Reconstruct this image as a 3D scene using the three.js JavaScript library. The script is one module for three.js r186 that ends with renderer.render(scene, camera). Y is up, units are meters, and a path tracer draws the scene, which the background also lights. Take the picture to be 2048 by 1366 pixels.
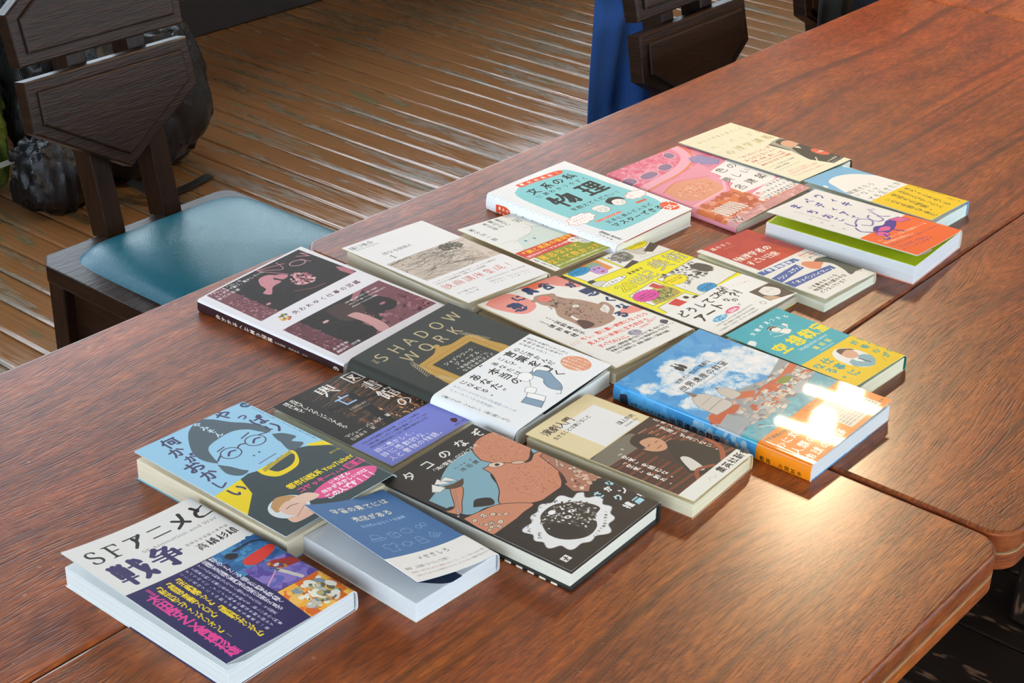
import * as THREE from 'three';
import { RoundedBoxGeometry } from 'three/addons/geometries/RoundedBoxGeometry.js';
import { mergeGeometries, mergeVertices } from 'three/addons/utils/BufferGeometryUtils.js';
import { MarchingCubes } from 'three/addons/objects/MarchingCubes.js';
import { RectAreaLightUniformsLib } from 'three/addons/lights/RectAreaLightUniformsLib.js';
import { createNoise2D, createNoise3D } from 'simplex-noise';

// ---------------------------------------------------------------- camera, sky, lamp, exposure
const scene = new THREE.Scene();
const renderer = new THREE.WebGLRenderer({ antialias: true });
renderer.toneMapping = THREE.LinearToneMapping;
renderer.toneMappingExposure = 0.47;
renderer.shadowMap.enabled = true;
RectAreaLightUniformsLib.init();

const camera = new THREE.PerspectiveCamera(23.16, 2048 / 1366, 0.05, 60);
camera.position.set(-1.02392, 1.50502, 1.0659);
camera.up.set(0.34988, 0.880622, -0.319514);
camera.lookAt(-1.02392 + 0.67861, 1.50502 - 0.473384, 1.0659 - 0.561602);
scene.add(camera);

scene.background = new THREE.Color().setRGB(0.77, 0.91, 1.03);   // overcast daylight outside the windows
scene.backgroundIntensity = 17;

const LAMP_WARM = new THREE.Color().setRGB(1.0, 0.74, 0.45);
const LAMP_AT = [1.535, 1.715, -0.26];

// ---------------------------------------------------------------- helpers
let seed = 12345;
const rnd = () => { seed = (seed * 1664525 + 1013904223) >>> 0; return seed / 4294967296; };
const n2 = createNoise2D(rnd), n2b = createNoise2D(rnd), n3 = createNoise3D(rnd);
const clamp = (x, a = 0, b = 1) => Math.min(b, Math.max(a, x));
const lerp = (a, b, t) => a + (b - a) * t;
const smooth = (a, b, x) => { const t = clamp((x - a) / (b - a)); return t * t * (3 - 2 * t); };
const taken = {};
function numbered(name) { const n = taken[name] = (taken[name] ?? -1) + 1; return n ? name + '_' + String(n).padStart(3, '0') : name; }
function tag(o, label, category, group) { o.userData.label = label; o.userData.category = category; if (group) o.userData.group = group; return o; }
function thing(name, label, category, pos = [0, 0, 0], turn = 0, group) {
  const o = new THREE.Group(); o.name = numbered(name); o.position.set(...pos); o.rotation.y = turn; scene.add(o);
  return tag(o, label, category, group);
}
function shadows(o) { o.castShadow = true; o.receiveShadow = true; return o; }
function part(name, geo, mat, parent) { const m = shadows(new THREE.Mesh(geo, mat)); m.name = name; parent.add(m); return m; }
function structure(name, geo, mat) { const m = geo ? shadows(new THREE.Mesh(geo, mat)) : new THREE.Group(); m.name = name; m.userData.kind = 'structure'; scene.add(m); return m; }
const std = (o) => new THREE.MeshStandardMaterial(o), phys = (o) => new THREE.MeshPhysicalMaterial(o);
const box = (w, h, d, x = 0, y = 0, z = 0) => new THREE.BoxGeometry(w, h, d).translate(x, y, z);
const rbox = (w, h, d, r, x = 0, y = 0, z = 0, seg = 2) => new RoundedBoxGeometry(w, h, d, seg, r).translate(x, y, z);
// planar uv in metres, picked by the way each face points
function boxUV(g, ox = 0, oy = 0, swap = false) {
  g = g.index ? g.toNonIndexed() : g;
  const p = g.attributes.position, uv = new Float32Array(p.count * 2), a = new THREE.Vector3(), b = new THREE.Vector3(), c = new THREE.Vector3(), n = new THREE.Vector3();
  for (let i = 0; i < p.count; i += 3) {
    a.fromBufferAttribute(p, i); b.fromBufferAttribute(p, i + 1); c.fromBufferAttribute(p, i + 2);
    n.copy(b).sub(a).cross(c.clone().sub(a));
    const ax = Math.abs(n.x), ay = Math.abs(n.y), az = Math.abs(n.z);
    [a, b, c].forEach((v, k) => {
      let u, w;
      if (ay >= ax && ay >= az) { u = v.x; w = v.z; } else if (az >= ax) { u = v.x; w = v.y; } else { u = v.z; w = v.y; }
      if (swap) [u, w] = [w, u];
      uv[(i + k) * 2] = u + ox; uv[(i + k) * 2 + 1] = w + oy;
    });
  }
  g.setAttribute('uv', new THREE.BufferAttribute(uv, 2));
  return g;
}
function dataTex(w, h, fn, srgb = true, rep = [1, 1]) {
  const d = new Uint8Array(w * h * 4);
  for (let y = 0; y < h; y++) for (let x = 0; x < w; x++) {
    const c = fn(x / w, y / h, x, y), i = (y * w + x) * 4;
    if (typeof c === 'number') d[i] = d[i + 1] = d[i + 2] = clamp(c) * 255; else { d[i] = clamp(c[0]) * 255; d[i + 1] = clamp(c[1]) * 255; d[i + 2] = clamp(c[2]) * 255; }
    d[i + 3] = 255;
  }
  const t = new THREE.DataTexture(d, w, h); t.magFilter = t.minFilter = THREE.LinearFilter; t.wrapS = t.wrapT = THREE.MirroredRepeatWrapping;
  if (srgb) t.colorSpace = THREE.SRGBColorSpace;
  t.repeat.set(...rep); t.needsUpdate = true;
  return t;
}

// ---------------------------------------------------------------- wood
// table top: red-brown varnished wood, grain along x; texture spans 1.4 m x 0.9 m
function tableWood(sx, sy, hue) {
  const W = 2048, H = 1312, height = new Float32Array(W * H), scratches = new Float32Array(W * H);
  const line = (x, y, a, len, bend, s) => { for (let t = 0; t < len; t += 0.7) { const X = Math.round(x), Y = Math.round(y); if (X >= 0 && Y >= 0 && X < W && Y < H) scratches[Y * W + X] = Math.max(scratches[Y * W + X], s * (0.5 + 0.5 * n2(t * 0.05, len))); x += Math.cos(a) * 0.7; y += Math.sin(a) * 0.7; a += bend; } };
  for (let i = 0; i < 260; i++) line(rnd() * W, rnd() * H, rnd() * 6.3, 10 + rnd() * rnd() * 170, (rnd() - 0.5) * 0.02, 0.12 + rnd() * 0.45);
  for (let i = 0; i < 330; i++) { const x = rnd() * W, y = rnd() * H, r = rnd() < 0.8 ? 1.2 : 2.6; for (let dy = -3; dy <= 3; dy++) for (let dx = -3; dx <= 3; dx++) if (dx * dx + dy * dy < r * r) { const X = Math.round(x + dx), Y = Math.round(y + dy); if (X >= 0 && Y >= 0 && X < W && Y < H) scratches[Y * W + X] = 0.5 * (rnd() < 0.8); } }
  const col = dataTex(W, H, (u, v, x, y) => {
    const X = u * 1.4 + sx, Y = v * 0.9 + sy, warp = n2(X * 1.5, Y * 4) * 0.05;
    const band = n2(X * 0.6 + 9, (Y + warp * 0.4) * 20) * 0.55 + n2(X * 1.4, (Y + warp) * 55) * 0.35;
    const fleck = n2(X * 34, Y * 190) * 0.6 + n2b(X * 70, Y * 420) * 0.5;      // short dark flecks along the grain
    const blot = n2b(X * 9, Y * 13) * 0.6 + n2b(X * 26, Y * 60) * 0.6;
    const pore = smooth(0.3, 0.75, n2(X * 14 + 3, Y * 560 + warp * 300));
    const t = 0.52 + band * 0.26 + fleck * 0.26 + blot * 0.16;
    height[y * W + x] = 0.62 + fleck * 0.03 + band * 0.08 - pore * 0.34 - scratches[y * W + x] * 0.5;
    const dark = [0.34, 0.135, 0.044], light = [0.76, 0.405, 0.143], red = n2b(X * 3 + 5, Y * 6) * 0.5 + 0.5;
    let c = [0, 1, 2].map((k) => lerp(dark[k], light[k], clamp(t)) * (1 - pore * 0.22) * (1 - 0.24 * smooth(0.45, 0.85, n2(X * 0.7 + 4, (Y + warp * 0.2) * 46) + 0.2 * fleck)));
    c = [c[0] * hue[0], c[1] * (1.05 - 0.12 * red) * hue[1], c[2] * (1.02 - 0.14 * red) * hue[2]];
    const s = scratches[y * W + x] * 0.8;
    return [lerp(c[0], 0.8, s), lerp(c[1], 0.6, s), lerp(c[2], 0.42, s)];
  }, true, [1 / 1.4, 1 / 0.9]);
  const bump = dataTex(W, H, (u, v, x, y) => height[y * W + x], false, [1 / 1.4, 1 / 0.9]);
  return phys({ map: col, bumpMap: bump, bumpScale: 0.0009, roughness: 0.46, specularIntensity: 0.5, clearcoat: 0.5, clearcoatRoughness: 0.25 });
}
const tableMat = [tableWood(0, 0, [1, 1, 1]), tableWood(3.7, 2.1, [0.94, 0.92, 0.9])];
// dark stained chair wood, grain along x
const darkWood = (() => {
  const g = (X, Y) => n2(X * 4, Y * 70) * 0.4 + n2b(X * 24, Y * 360) * 0.6;
  const map = dataTex(512, 512, (u, v) => { const t = 0.5 + 0.5 * g(u * 0.5, v * 0.5); return [lerp(0.10, 0.21, t), lerp(0.058, 0.122, t), lerp(0.032, 0.07, t)]; }, true, [2, 2]);
  const bump = dataTex(512, 512, (u, v) => 0.5 + 0.4 * g(u * 0.5, v * 0.5), false, [2, 2]);
  return phys({ map, bumpMap: bump, bumpScale: 0.0006, roughness: 0.4, specularIntensity: 0.45 });
})();
const floorMats = [0, 1, 2, 3, 4].map((k) => {
  // worn floor boards, grain along the board (texture v), 75 mm x 2.4 m
  const W = 128, H = 2048, worn = [0.05, 0.3, -0.1, 0.45, 0.15][k], hgt = new Float32Array(W * H);
  const wear = (X, Y) => smooth(0.1, 0.6, n2(X * 14 + k * 7, Y * 2.2 + k * 3) * 0.7 + n2b(X * 60, Y * 6 + k) * 0.45 + worn - 0.2);
  const map = dataTex(W, H, (u, v, x, y) => {
    const X = u * 0.075 + k, Y = v * 2.4, g = n2(X * 120, Y * 1.6) * 0.45 + n2b(X * 460, Y * 5) * 0.45 + n2(X * 900, Y * 14) * 0.25, w = wear(X, Y), chip = smooth(0.35, 0.6, n2b(X * 150, Y * 11 + 4)) * w;
    hgt[y * W + x] = 0.6 + g * 0.16 - chip * 0.4 - w * 0.12;
    const t = 0.5 + 0.45 * g, a = [lerp(0.45, 0.62, t), lerp(0.31, 0.44, t), lerp(0.19, 0.28, t)], b = [lerp(0.34, 0.51, t), lerp(0.28, 0.43, t), lerp(0.2, 0.33, t)];
    const c = [0, 1, 2].map((i) => lerp(lerp(a[i], b[i], w * 0.85), [0.55, 0.45, 0.33][i], chip * 0.3)), green = smooth(0.78, 0.92, n2b(X * 12 + 2, Y * 3 + k * 5)) * 0.5;
    return [lerp(c[0], 0.33, green), lerp(c[1], 0.4, green), lerp(c[2], 0.3, green)];
  }, true);
  const bump = dataTex(W, H, (u, v, x, y) => hgt[y * W + x], false);
  const rough = dataTex(W, H, (u, v) => { const X = u * 0.075 + k, Y = v * 2.4; return 0.16 + 0.16 * wear(X, Y) - 0.08 * smooth(0.2, 0.5, n2b(X * 90 + 8, Y * 9)); }, false);
  return phys({ map, bumpMap: bump, bumpScale: 0.0005, roughnessMap: rough, roughness: 1 });
});
// ---------------------------------------------------------------- the room
const ROOM = { x0: -3.2, x1: 6.6, z0: -2.62, z1: 4.2, top: 3.1 };
{
  const floor = structure('floor');
  const sub = part('subfloor', box(ROOM.x1 - ROOM.x0 + 0.4, 0.06, ROOM.z1 - ROOM.z0 + 0.4, (ROOM.x0 + ROOM.x1) / 2, -0.055, (ROOM.z0 + ROOM.z1) / 2), std({ color: 0x2a1c12, roughness: 0.9 }), floor);
  sub.name = 'subfloor';
  // each board is its own piece: worn round along both edges
  const L = ROOM.z1 - ROOM.z0, wd = 0.0745, pitch = 0.0765;
  const prof = new THREE.Shape();
  const r = 0.006, hw = wd / 2;
  prof.moveTo(-hw, -0.024); prof.lineTo(hw, -0.024); prof.lineTo(hw, -r * 0.7); prof.quadraticCurveTo(hw - 0.001, -0.0006, hw - r * 1.6, 0); prof.quadraticCurveTo(0, 0.0005, -hw + r * 1.6, 0); prof.quadraticCurveTo(-hw + 0.001, -0.0006, -hw, -r * 0.7); prof.closePath();
  const geos = [0, 1, 2, 3, 4].map((k) => {
    const g = new THREE.ExtrudeGeometry(prof, { depth: L, bevelEnabled: false, curveSegments: 4 });
    const p = g.attributes.position, uv = g.attributes.uv;
    for (let i = 0; i < p.count; i++) uv.setXY(i, p.getX(i) / 0.075 + 0.5, p.getZ(i) / 2.4 + k * 0.37);
    return g;
  });
  for (let x = ROOM.x0, i = 0; x < ROOM.x1; x += pitch, i++) {
    const k = Math.floor(rnd() * 5), m = part('floorboard', geos[k], floorMats[(k + i) % 5], floor);
    m.name = 'floorboard' + (i ? '_' + String(i).padStart(3, '0') : '');
    m.position.set(x, -0.0006 * rnd(), ROOM.z0);
  }
}
const plaster = std({ color: 0xd6d1c8, roughness: 0.9 });
const wallWood = phys({ map: darkWood.map, bumpMap: darkWood.bumpMap, bumpScale: 0.0004, color: 0x8a7668, roughness: 0.5 });
const ceilMat = std({ color: 0x8f8070, roughness: 0.9 });
structure('ceiling', box(ROOM.x1 - ROOM.x0 + 0.4, 0.15, ROOM.z1 - ROOM.z0 + 0.4, (ROOM.x0 + ROOM.x1) / 2, ROOM.top + 0.075, (ROOM.z0 + ROOM.z1) / 2), ceilMat);
structure('wall_right', box(0.2, ROOM.top, ROOM.z1 - ROOM.z0 + 0.4, ROOM.x1 + 0.1, ROOM.top / 2, (ROOM.z0 + ROOM.z1) / 2), plaster);
const frameMat = std({ color: 0x4a382b, roughness: 0.5 });
const paneMat = phys({ color: 0xffffff, roughness: 0.02, transmission: 1, thickness: 0, ior: 1.5 });
let windowCount = 0;
// a wall with window openings [a0, a1, y0, y1] (a runs along x, or along z for the side walls); panes, mullions and a sill in each opening
function windowWall(name, alongX, at, side, from, to, openings) {
  const bx = (la, h, d, a, y, c) => alongX ? box(la, h, d, a, y, c) : box(d, h, la, c, y, a);
  const as = [from - 0.2, ...openings.flatMap((o) => [o[0], o[1]]), to + 0.2], gs = [], c = at + side * 0.1;
  for (let i = 0; i < as.length; i += 2) gs.push(bx(as[i + 1] - as[i], ROOM.top, 0.2, (as[i] + as[i + 1]) / 2, ROOM.top / 2, c));
  for (const [a0, a1, y0, y1] of openings) gs.push(bx(a1 - a0, y0, 0.2, (a0 + a1) / 2, y0 / 2, c), bx(a1 - a0, ROOM.top - y1, 0.2, (a0 + a1) / 2, (y1 + ROOM.top) / 2, c));
  structure(name, mergeGeometries(gs), plaster);
  for (const [a0, a1, y0, y1] of openings) {
    const w = structure('window_' + (++windowCount)), ca = (a0 + a1) / 2, cy = (y0 + y1) / 2, W = a1 - a0, H = y1 - y0, f = 0.05;
    part('window_frame', mergeGeometries([bx(W, f, 0.09, ca, y0 + f / 2, c), bx(W, f, 0.09, ca, y1 - f / 2, c), bx(f, H - 2 * f, 0.09, a0 + f / 2, cy, c), bx(f, H - 2 * f, 0.09, a1 - f / 2, cy, c)]), frameMat, w);
    part('mullion', mergeGeometries([bx(0.045, H - 2 * f, 0.06, ca, cy, c), bx(W - 2 * f, 0.035, 0.05, ca, y0 + H * 0.62, c)]), frameMat, w);
    for (const [p, q] of [[a0 + f, ca - 0.0225], [ca + 0.0225, a1 - f]]) for (const [r, s] of [[y0 + f, y0 + H * 0.62 - 0.0175], [y0 + H * 0.62 + 0.0175, y1 - f]]) {
      const g = new THREE.PlaneGeometry(q - p, s - r); if (!alongX) g.rotateY(Math.PI / 2);
      part('pane', alongX ? g.translate((p + q) / 2, (r + s) / 2, c) : g.translate(c, (r + s) / 2, (p + q) / 2), paneMat, w);
    }
    part('window_sill', bx(W + 0.12, 0.035, 0.14, ca, y0 - 0.0175, at - side * 0.05), frameMat, w);
  }
}
windowWall('wall_back', true, ROOM.z0, -1, ROOM.x0, ROOM.x1, [[-0.6, 0.6, 0.8, 2.2], [0.7, 1.9, 0.8, 2.2], [2.0, 3.2, 0.8, 2.2], [3.3, 4.5, 0.8, 2.2]]);
windowWall('wall_front', true, ROOM.z1, 1, ROOM.x0, ROOM.x1, [[-2.8, -1.0, 0.8, 2.6], [-0.6, 1.2, 0.8, 2.6], [1.6, 3.4, 0.8, 2.6], [3.8, 5.6, 0.8, 2.6]]);
windowWall('wall_left', false, ROOM.x0, -1, ROOM.z0, ROOM.z1, [[-1.6, 0.0, 0.8, 2.6], [0.4, 2.0, 0.8, 2.6], [2.4, 3.8, 0.8, 2.6]]);
// dark panelling along the foot of the back wall
{
  const g = structure('trim_1');
  part('panelling', box(ROOM.x1 - ROOM.x0, 0.74, 0.03, (ROOM.x0 + ROOM.x1) / 2, 0.37, ROOM.z0 + 0.015), wallWood, g);
  part('cap_rail', rbox(ROOM.x1 - ROOM.x0, 0.04, 0.05, 0.008, (ROOM.x0 + ROOM.x1) / 2, 0.745, ROOM.z0 + 0.025), wallWood, g);
  const b = structure('baseboard_back', rbox(ROOM.x1 - ROOM.x0, 0.12, 0.025, 0.006, (ROOM.x0 + ROOM.x1) / 2, 0.06, ROOM.z0 + 0.0425), wallWood);
}
// pendant lamp over the tables, outside the picture: two warm tubes under a small shade
{
  const [lx, ly, lz] = LAMP_AT, lamp = thing('pendant_lamp', 'small pendant lamp with two warm tubes hanging above the far table', 'lamp', [lx, ly, lz]);
  part('cord', new THREE.CylinderGeometry(0.004, 0.004, ROOM.top - ly - 0.1, 8).translate(0, (ROOM.top - ly + 0.1) / 2, 0), std({ color: 0x15110d, roughness: 0.6 }), lamp);
  const shade = new THREE.LatheGeometry([[0.012, 0.1], [0.05, 0.095], [0.13, 0.05], [0.165, 0.025], [0.161, 0.025], [0.126, 0.046], [0.05, 0.088], [0.012, 0.09]].map((p) => new THREE.Vector2(...p)), 32);
  part('shade', shade, std({ color: 0x2b2a26, roughness: 0.5, side: THREE.DoubleSide }), lamp);
  const glow = std({ color: 0xffe2b8, emissive: LAMP_WARM, emissiveIntensity: 95, roughness: 0.4 });
  for (const s of [-1, 1]) {
    const b = part('lamp_tube', new THREE.CapsuleGeometry(0.009, 0.19, 6, 16).rotateX(Math.PI / 2).translate(s * 0.05, 0.012 - s * 0.016, 0), glow, lamp);
    const l = new THREE.PointLight(LAMP_WARM, 3.7); l.name = 'lamp_light'; l.position.set(s * 0.05, -0.02 - s * 0.016, 0); l.shadow.radius = 1; l.castShadow = true; lamp.add(l);
  }
}
// ---------------------------------------------------------------- brush lettering
// A glyph is a list of pen strokes on a 100 x 100 square: "xxyy xxyy ..." is a line, "~" before it a curve, ";" ends a stroke.
const PEN = {
  ア: '1218 8618 7035 5548;~5030 5060 2492', イ: '~7510 5040 1258;5235 5293', ウ: '5008 5024;1844 1825 8225;~8225 7465 3594', エ: '1820 8220;5020 5082;0882 9282', オ: '1028 9028;6408 6490 5086;~6230 4060 1080',
  カ: '1230 8430 8080 7292 6085;~4408 4250 1592', キ: '1832 8024;1060 9050;~4508 5293', ク: '~3808 3030 1055;3224 8224;~8224 7065 2595', ケ: '~3008 2532 1052;3030 9230;~6230 6070 3594', コ: '1822 8222 8285;1285 8885',
  サ: '0832 9232;3008 3062;~7008 7065 3595', シ: '2012 4024;1036 3248;~1590 6075 8824', ス: '1820 7820;~7820 5560 1092;5455 9092', セ: '0844 8830 6858;3208 3282 4090 8888', ソ: '1518 3040;~8012 7060 2595',
  タ: '~3808 3030 1055;3224 8224;~8224 7065 2595;3045 6570', チ: '~7812 5022 1826;0848 9248;~5020 5260 2894', ツ: '1222 2645;4215 5340;~8816 7865 3095', テ: '2014 8014;0842 9242;~5242 5070 2594', ト: '3208 3294;3238 7562',
  ナ: '0836 9236;~5208 5260 2094', ニ: '1825 8225;0880 9280', ヌ: '1818 7818;~7818 6065 1594;2840 8088', ネ: '4806 5820;1228 8228 5050 1070;5050 5095;6255 8875', ノ: '~8010 6060 1592',
  ハ: '~3222 2555 0885;~6018 8055 9285', ヒ: '2008 2080 3088 8886;~8028 5045 2050', フ: '1220 8520;~8520 7570 2894', ヘ: '0860 3830 4630 9278', ホ: '0828 9228;5006 5092 4088;2845 1075;7245 9075',
  マ: '0820 9020;~9020 7550 5268;3050 6488', ミ: '2210 8024;2242 7656;1576 8593', ム: '~4210 3050 1582;1582 8572;6550 9092', メ: '~7808 6060 1592;2832 8082', モ: '1818 8218;0848 9248;4218 4282 5290 8888',
  ヤ: '0838 8822 6852;2810 4693', ユ: '2028 7028 6282;0682 9482', ヨ: '1815 8015 8090;2250 8050;1288 8088', ラ: '2012 8012;1238 8638;~8638 7570 3094', リ: '2512 2560;~7508 7560 3594', ル: '~3018 3060 0888;5812 5888 9255',
  レ: '2210 2288 9045', ロ: '1820 8220 8285 1885 1820', ワ: '1850 1820 8420;~8420 7865 3594', ン: '1218 3538;~1588 6570 9028', ー: '0850 9250',
  あ: '1222 8220;~4208 4055 4880;~6535 4590 1580 1565 4050 8050 9070 7090 5594', い: '~1518 1860 3282 4270;~7022 8550 8465', う: '~3510 5014 6618;~1842 5530 7550 6580 3595', え: '~4008 5010 6416;2038 7034 1590;~3868 5060 5580 7090 9088',
  お: '1030 6828;~3808 3880 2088 1578 5055 8865 8085 6088;7220 9036', か: '~0835 5028 6040 5590 3885;~3808 3060 1094;7222 9250', き: '1825 7818;1545 8535;~4206 5545 6862;~2570 3092 7090', く: '7008 2850 7294', け: '~1810 1050 2092;3532 9232;~7008 7260 5094',
  こ: '~2020 5022 7618;~1865 3088 8485', さ: '1528 8522;~4806 5840 7262;~2568 3592 7290', し: '~3008 2870 4092 8868', す: '0824 9222;~5806 5860 4570 3055 4542 5858 5280 3296', せ: '0840 9234;~7008 7250 6065;~2818 2880 4090 8088', そ: '2514 7212 1848 8844;~5050 4075 5590 7592',
  た: '0826 5524;~3806 3040 1092;~5545 7042 8844;~5072 5890 9088', ち: '1026 8524;~4206 3035 2560;~2560 5042 8055 7585 3594', つ: '~0832 6020 9245 7080 3588', て: '0822 9018;~8820 5045 5080 7892', と: '~3210 3830 4048;~8025 3045 1575 3592 8588',
  な: '0826 5022;~3506 2840 1062;6518 8832;~6840 6880 4592 3880 5570 9090', に: '~1810 1050 2092;~4528 6530 8526;~4068 5088 9086', ぬ: '~2015 2550 4588;~5010 4050 1588 1065 5530 9055 7590 6078 9292', ね: '3006 3094;~0828 3826 0878;~0878 5530 8850 7885 6080 9292', の: '~5222 4865 2082 1055 4020 8535 9065 6090',
  は: '~1810 1050 2092;3530 9228;~7008 7060 6590 4284 5570 9088', ひ: '~0822 3818 1560 4592 7060 6820 9255', ふ: '~4206 5814 6418;~5032 4550 5868 5090 3080;~1570 1080 2088;~7855 8868 9280', へ: '0862 3830 4530 9278', ほ: '~1810 1050 2092;3818 9018;3842 9240;~6818 6865 6090 4085 5572 9090',
  ま: '1222 8820;1545 8543;~5206 5265 4590 2285 3572 8890', み: '2014 5514 2575;~2575 1088 0875 4055 9270;~7845 7570 5594', む: '0828 5824;~3008 3060 1872 1055 3060 3088 8888 8068;7020 9034', め: '~2018 2555 4585;~6010 4565 1588 1060 6030 9060 6094', も: '~4806 4265 5592 7880 7462;1530 7528;1055 7052',
  や: '~0845 6025 8845 5560;4808 5824;2520 4894', ゆ: '~1015 1060 2050 5520 8850 5070 4060;~5806 6060 4294', よ: '5030 8528;~5006 5265 4590 2282 3872 8590', ら: '3508 6020;~2530 2260;~2260 5542 8060 6088 3094', り: '~2812 2240 3055;~6808 7855 4894',
  る: '2014 7514 1858;~1858 5538 8865 6094 3588 4572 6088', れ: '3006 3094;~0828 3826 0878;~0878 5828 7038 6880 9485', ろ: '2014 7514 1860;~1860 5540 8862 7088 3594', わ: '3006 3094;~0828 3826 0878;~0878 5530 9055 5592', を: '1022 8020;~4506 3035 1560;~1560 4040 5562 5072;~8835 4560 2580 4592 8090', ん: '~4808 3055 0892;~0892 4040 5075 6090 9265',
  '、': '~1070 2080 2690', '。': '~1078 1868 2678 1888 1078', '・': '4850 5250', '「': '8508 5508 5560', '」': '4540 4592 1592', '『': '8808 5008 5060 6060 6018 8818 8808', '』': '1292 5092 5040 4040 4082 1282 1292', '!': '5006 5066;5086 5090', '?': '~2528 5006 7828 5052 5066;5086 5090', '×': '1818 8282;8218 1882', '…': '1850 2050;4950 5150;8050 8250', '(': '~7004 4550 7096', ')': '~3004 5550 3096', '〈': '7008 4050 7092', '〉': '3008 6050 3092',
  // parts of characters and whole characters
  単: '2006 2818;4804 5016;8006 7018;2024 8024 8060 2060 2024;2042 8042;5024 5098;0574 9574', 戈: '0530 9526;~4505 5560 9292 9578;~8545 5580 2595;7008 8520', 争: '~4004 3015 1825;3812 7012 5530;2032 8032 8060;0546 9546;2060 8060;5032 5092 4088', 高: '5002 5014;0514 9514;3024 7024 7040 3040 3024;1598 1550 8550 8598 7696;3262 6862 6882 3282 3262',
  喬: '~7004 5010 2012;0820 9220;5010 4030 1040;5222 8840;3440 6640 6654 3454 3440;1298 1262 8862 8898 8096;3270 6670 6688 3488 3270', 木: '0530 9530;5004 5098;~4832 3565 0882;~5232 6865 9482', 彡: '~8005 5022 2030;~8532 5052 1562;~9062 5590 1096', 厷: '0528 9524;~4504 3040 0890;5048 3082 8578;7062 9092', 隹: '~3504 2525 0840;2225 2298;~5006 5816 6020;2220 9520;2442 9042;2465 9065;2290 9690;5820 5890',
  宀: '5010 5035;0890 0838 9238 8680', 于: '2015 8015;0545 9545;5015 5090 3884', 由: '1528 8528 8595 1595 1528;1560 8560;5002 5095', 舟: '~5002 4015 3520;2020 8020 8098 6894;2020 2060 0898;0855 9550;4530 5542;4565 5578', 監: '0808 4808;0808 0850 4850;0822 4422 4438 0838;2808 2822;2838 2850;~6504 6022 5032;6016 9516;7028 8534;1560 8560 8292 1892 1560;3860 3892;6060 6092;0595 9595',
  幾: '2004 1018 2822 1036 3036;7004 6018 7822 6036 8036;0548 9548;~4504 5565 9295;~7852 5580 4090;2548 0590;2870 4088;8508 9520', 重: '~7504 5010 2512;0522 9522;2032 8032 8062 2062 2032;2047 8047;5008 5092;1275 8875;0592 9592', 力: '0830 8830 8488 7095 6088;~4505 4250 1092', 士: '0540 9540;5005 5092;1592 8592', 走: '1818 5518;3504 3535;0835 6235;3535 3580;3555 5555;~2050 1570 0592;1572 3090 9592', 刀: '1018 8818 8078 6895 5588;~4518 4055 1095',
  日: '2008 8008 8095 2095 2008;2050 8050', 土: '1535 8535;5005 5090;0590 9590', 寸: '0535 9535;6505 6590 4585;2555 4075', 空: '5002 5012;0830 0814 9214 8830;~3818 3035 1245;6018 6038 8838;2055 8055;5055 5090;0892 9292', 覀: '0510 9510;1532 8532 8590 1590 1532;3810 3888;6210 6288', 女: '~4504 3060 8095;~7530 5080 1095;0535 9535', 塞: '5002 5010;0826 0812 9212 9026;2028 8028;2038 8038;0550 9550;3520 3550;6520 6550;3550 1068;6550 9068;2574 7574;5060 5094;0894 9294',
  立: '5004 5020;1024 9024;3035 3880;7035 6280;0590 9590', 斤: '~8005 5015 2020;2020 2050 0895;2045 9545;6545 6598', 世: '0538 9538;1810 1890 8890;5008 5065 8065 8008', 糸: '5004 2528 5038;7025 2062 8058;7048 8562;5060 5098;2572 1090;7572 9088', 己: '1512 8512 8550 2050;2050 2088 3094 9090 9278', 太: '0535 9535;~5004 4560 0895;5038 7075 9595;4280 5292', 田: '1010 9010 9092 1092 1010;1050 9050;5010 5092',
  啓: '0804 5504;1014 4814 4830 1030;1014 1030 0555;6804 5528;6018 9518;~8818 7545 5055;6830 9555;2562 7562 7596 2596 2562', 之: '5004 5515;1525 8525 2080;2080 1090 9592', 牛: '~3005 2525 0845;2530 8530;0555 9555;5005 5098', 別: '1008 5008 5038 1038 1008;0550 5850 5090 3885;~3038 3070 0595;7515 7565;9205 9292 8088', 文: '5004 5018;0820 9220;~7520 6060 0895;~2520 4060 9595', 言: '4504 5512;0518 9518;2032 8032;2046 8046;2260 7860 7895 2295 2260', 火: '2025 2845;8025 7045;~5004 4865 0895;~5235 6875 9595',
  米: '0545 9545;5004 5096;2010 3535;8010 6535;4548 0880;5548 9280', 攵: '~3004 2525 0540;2220 9520;~7520 6560 0596;~2835 5570 9596', 々: '~4005 3030 1050;3525 8525 3080;4555 6575', 扌: '0530 9530;5504 5590 3085;0568 9550', 艹: '0550 9550;3020 3080;7020 7080', 囗: '1006 9006 9096 1096 1006', 玉: '1510 8510;1548 8548;0890 9290;5010 5090;6865 8078', 阝: '1508 1598;1508 8508 5040 8060 6080 4575', 全: '5004 0840;5004 9540;2045 8045;2068 8068;0894 9294;5045 5094', 亻: '~8005 5035 1055;5535 5598', 十: '0545 9545;5005 5098', 口: '1515 8515 8590 1590 1515',
  専: '1010 9010;2022 8022 8052 2052 2022;2037 8037;5002 5062;0562 9562;7062 7094 5590;2572 4085', 門: '1098 1008 4508 4540 1040;1024 4524;5540 5508 9008 9098 8095;5524 9024;5540 9040', 売: '1512 8512;5003 5030;2530 7530;1058 1042 9042 9058;~3855 3580 0896;6255 6290 9590 9580', 果: '2005 8005 8045 2045 2005;2025 8025;5005 5098;0560 9560;4562 0890;5562 9290', 广: '5002 5014;1016 9516;1016 1060 0298', 卜: '5005 5095;5045 9045', 生: '~3005 2525 0842;2528 9028;1558 8558;5004 5092;0592 9592', 氵: '3008 7022;1035 5050;2095 8555', 舌: '~8005 5012 2015;0535 9535;5012 5055;2055 8055 8095 2095 2055',
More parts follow.
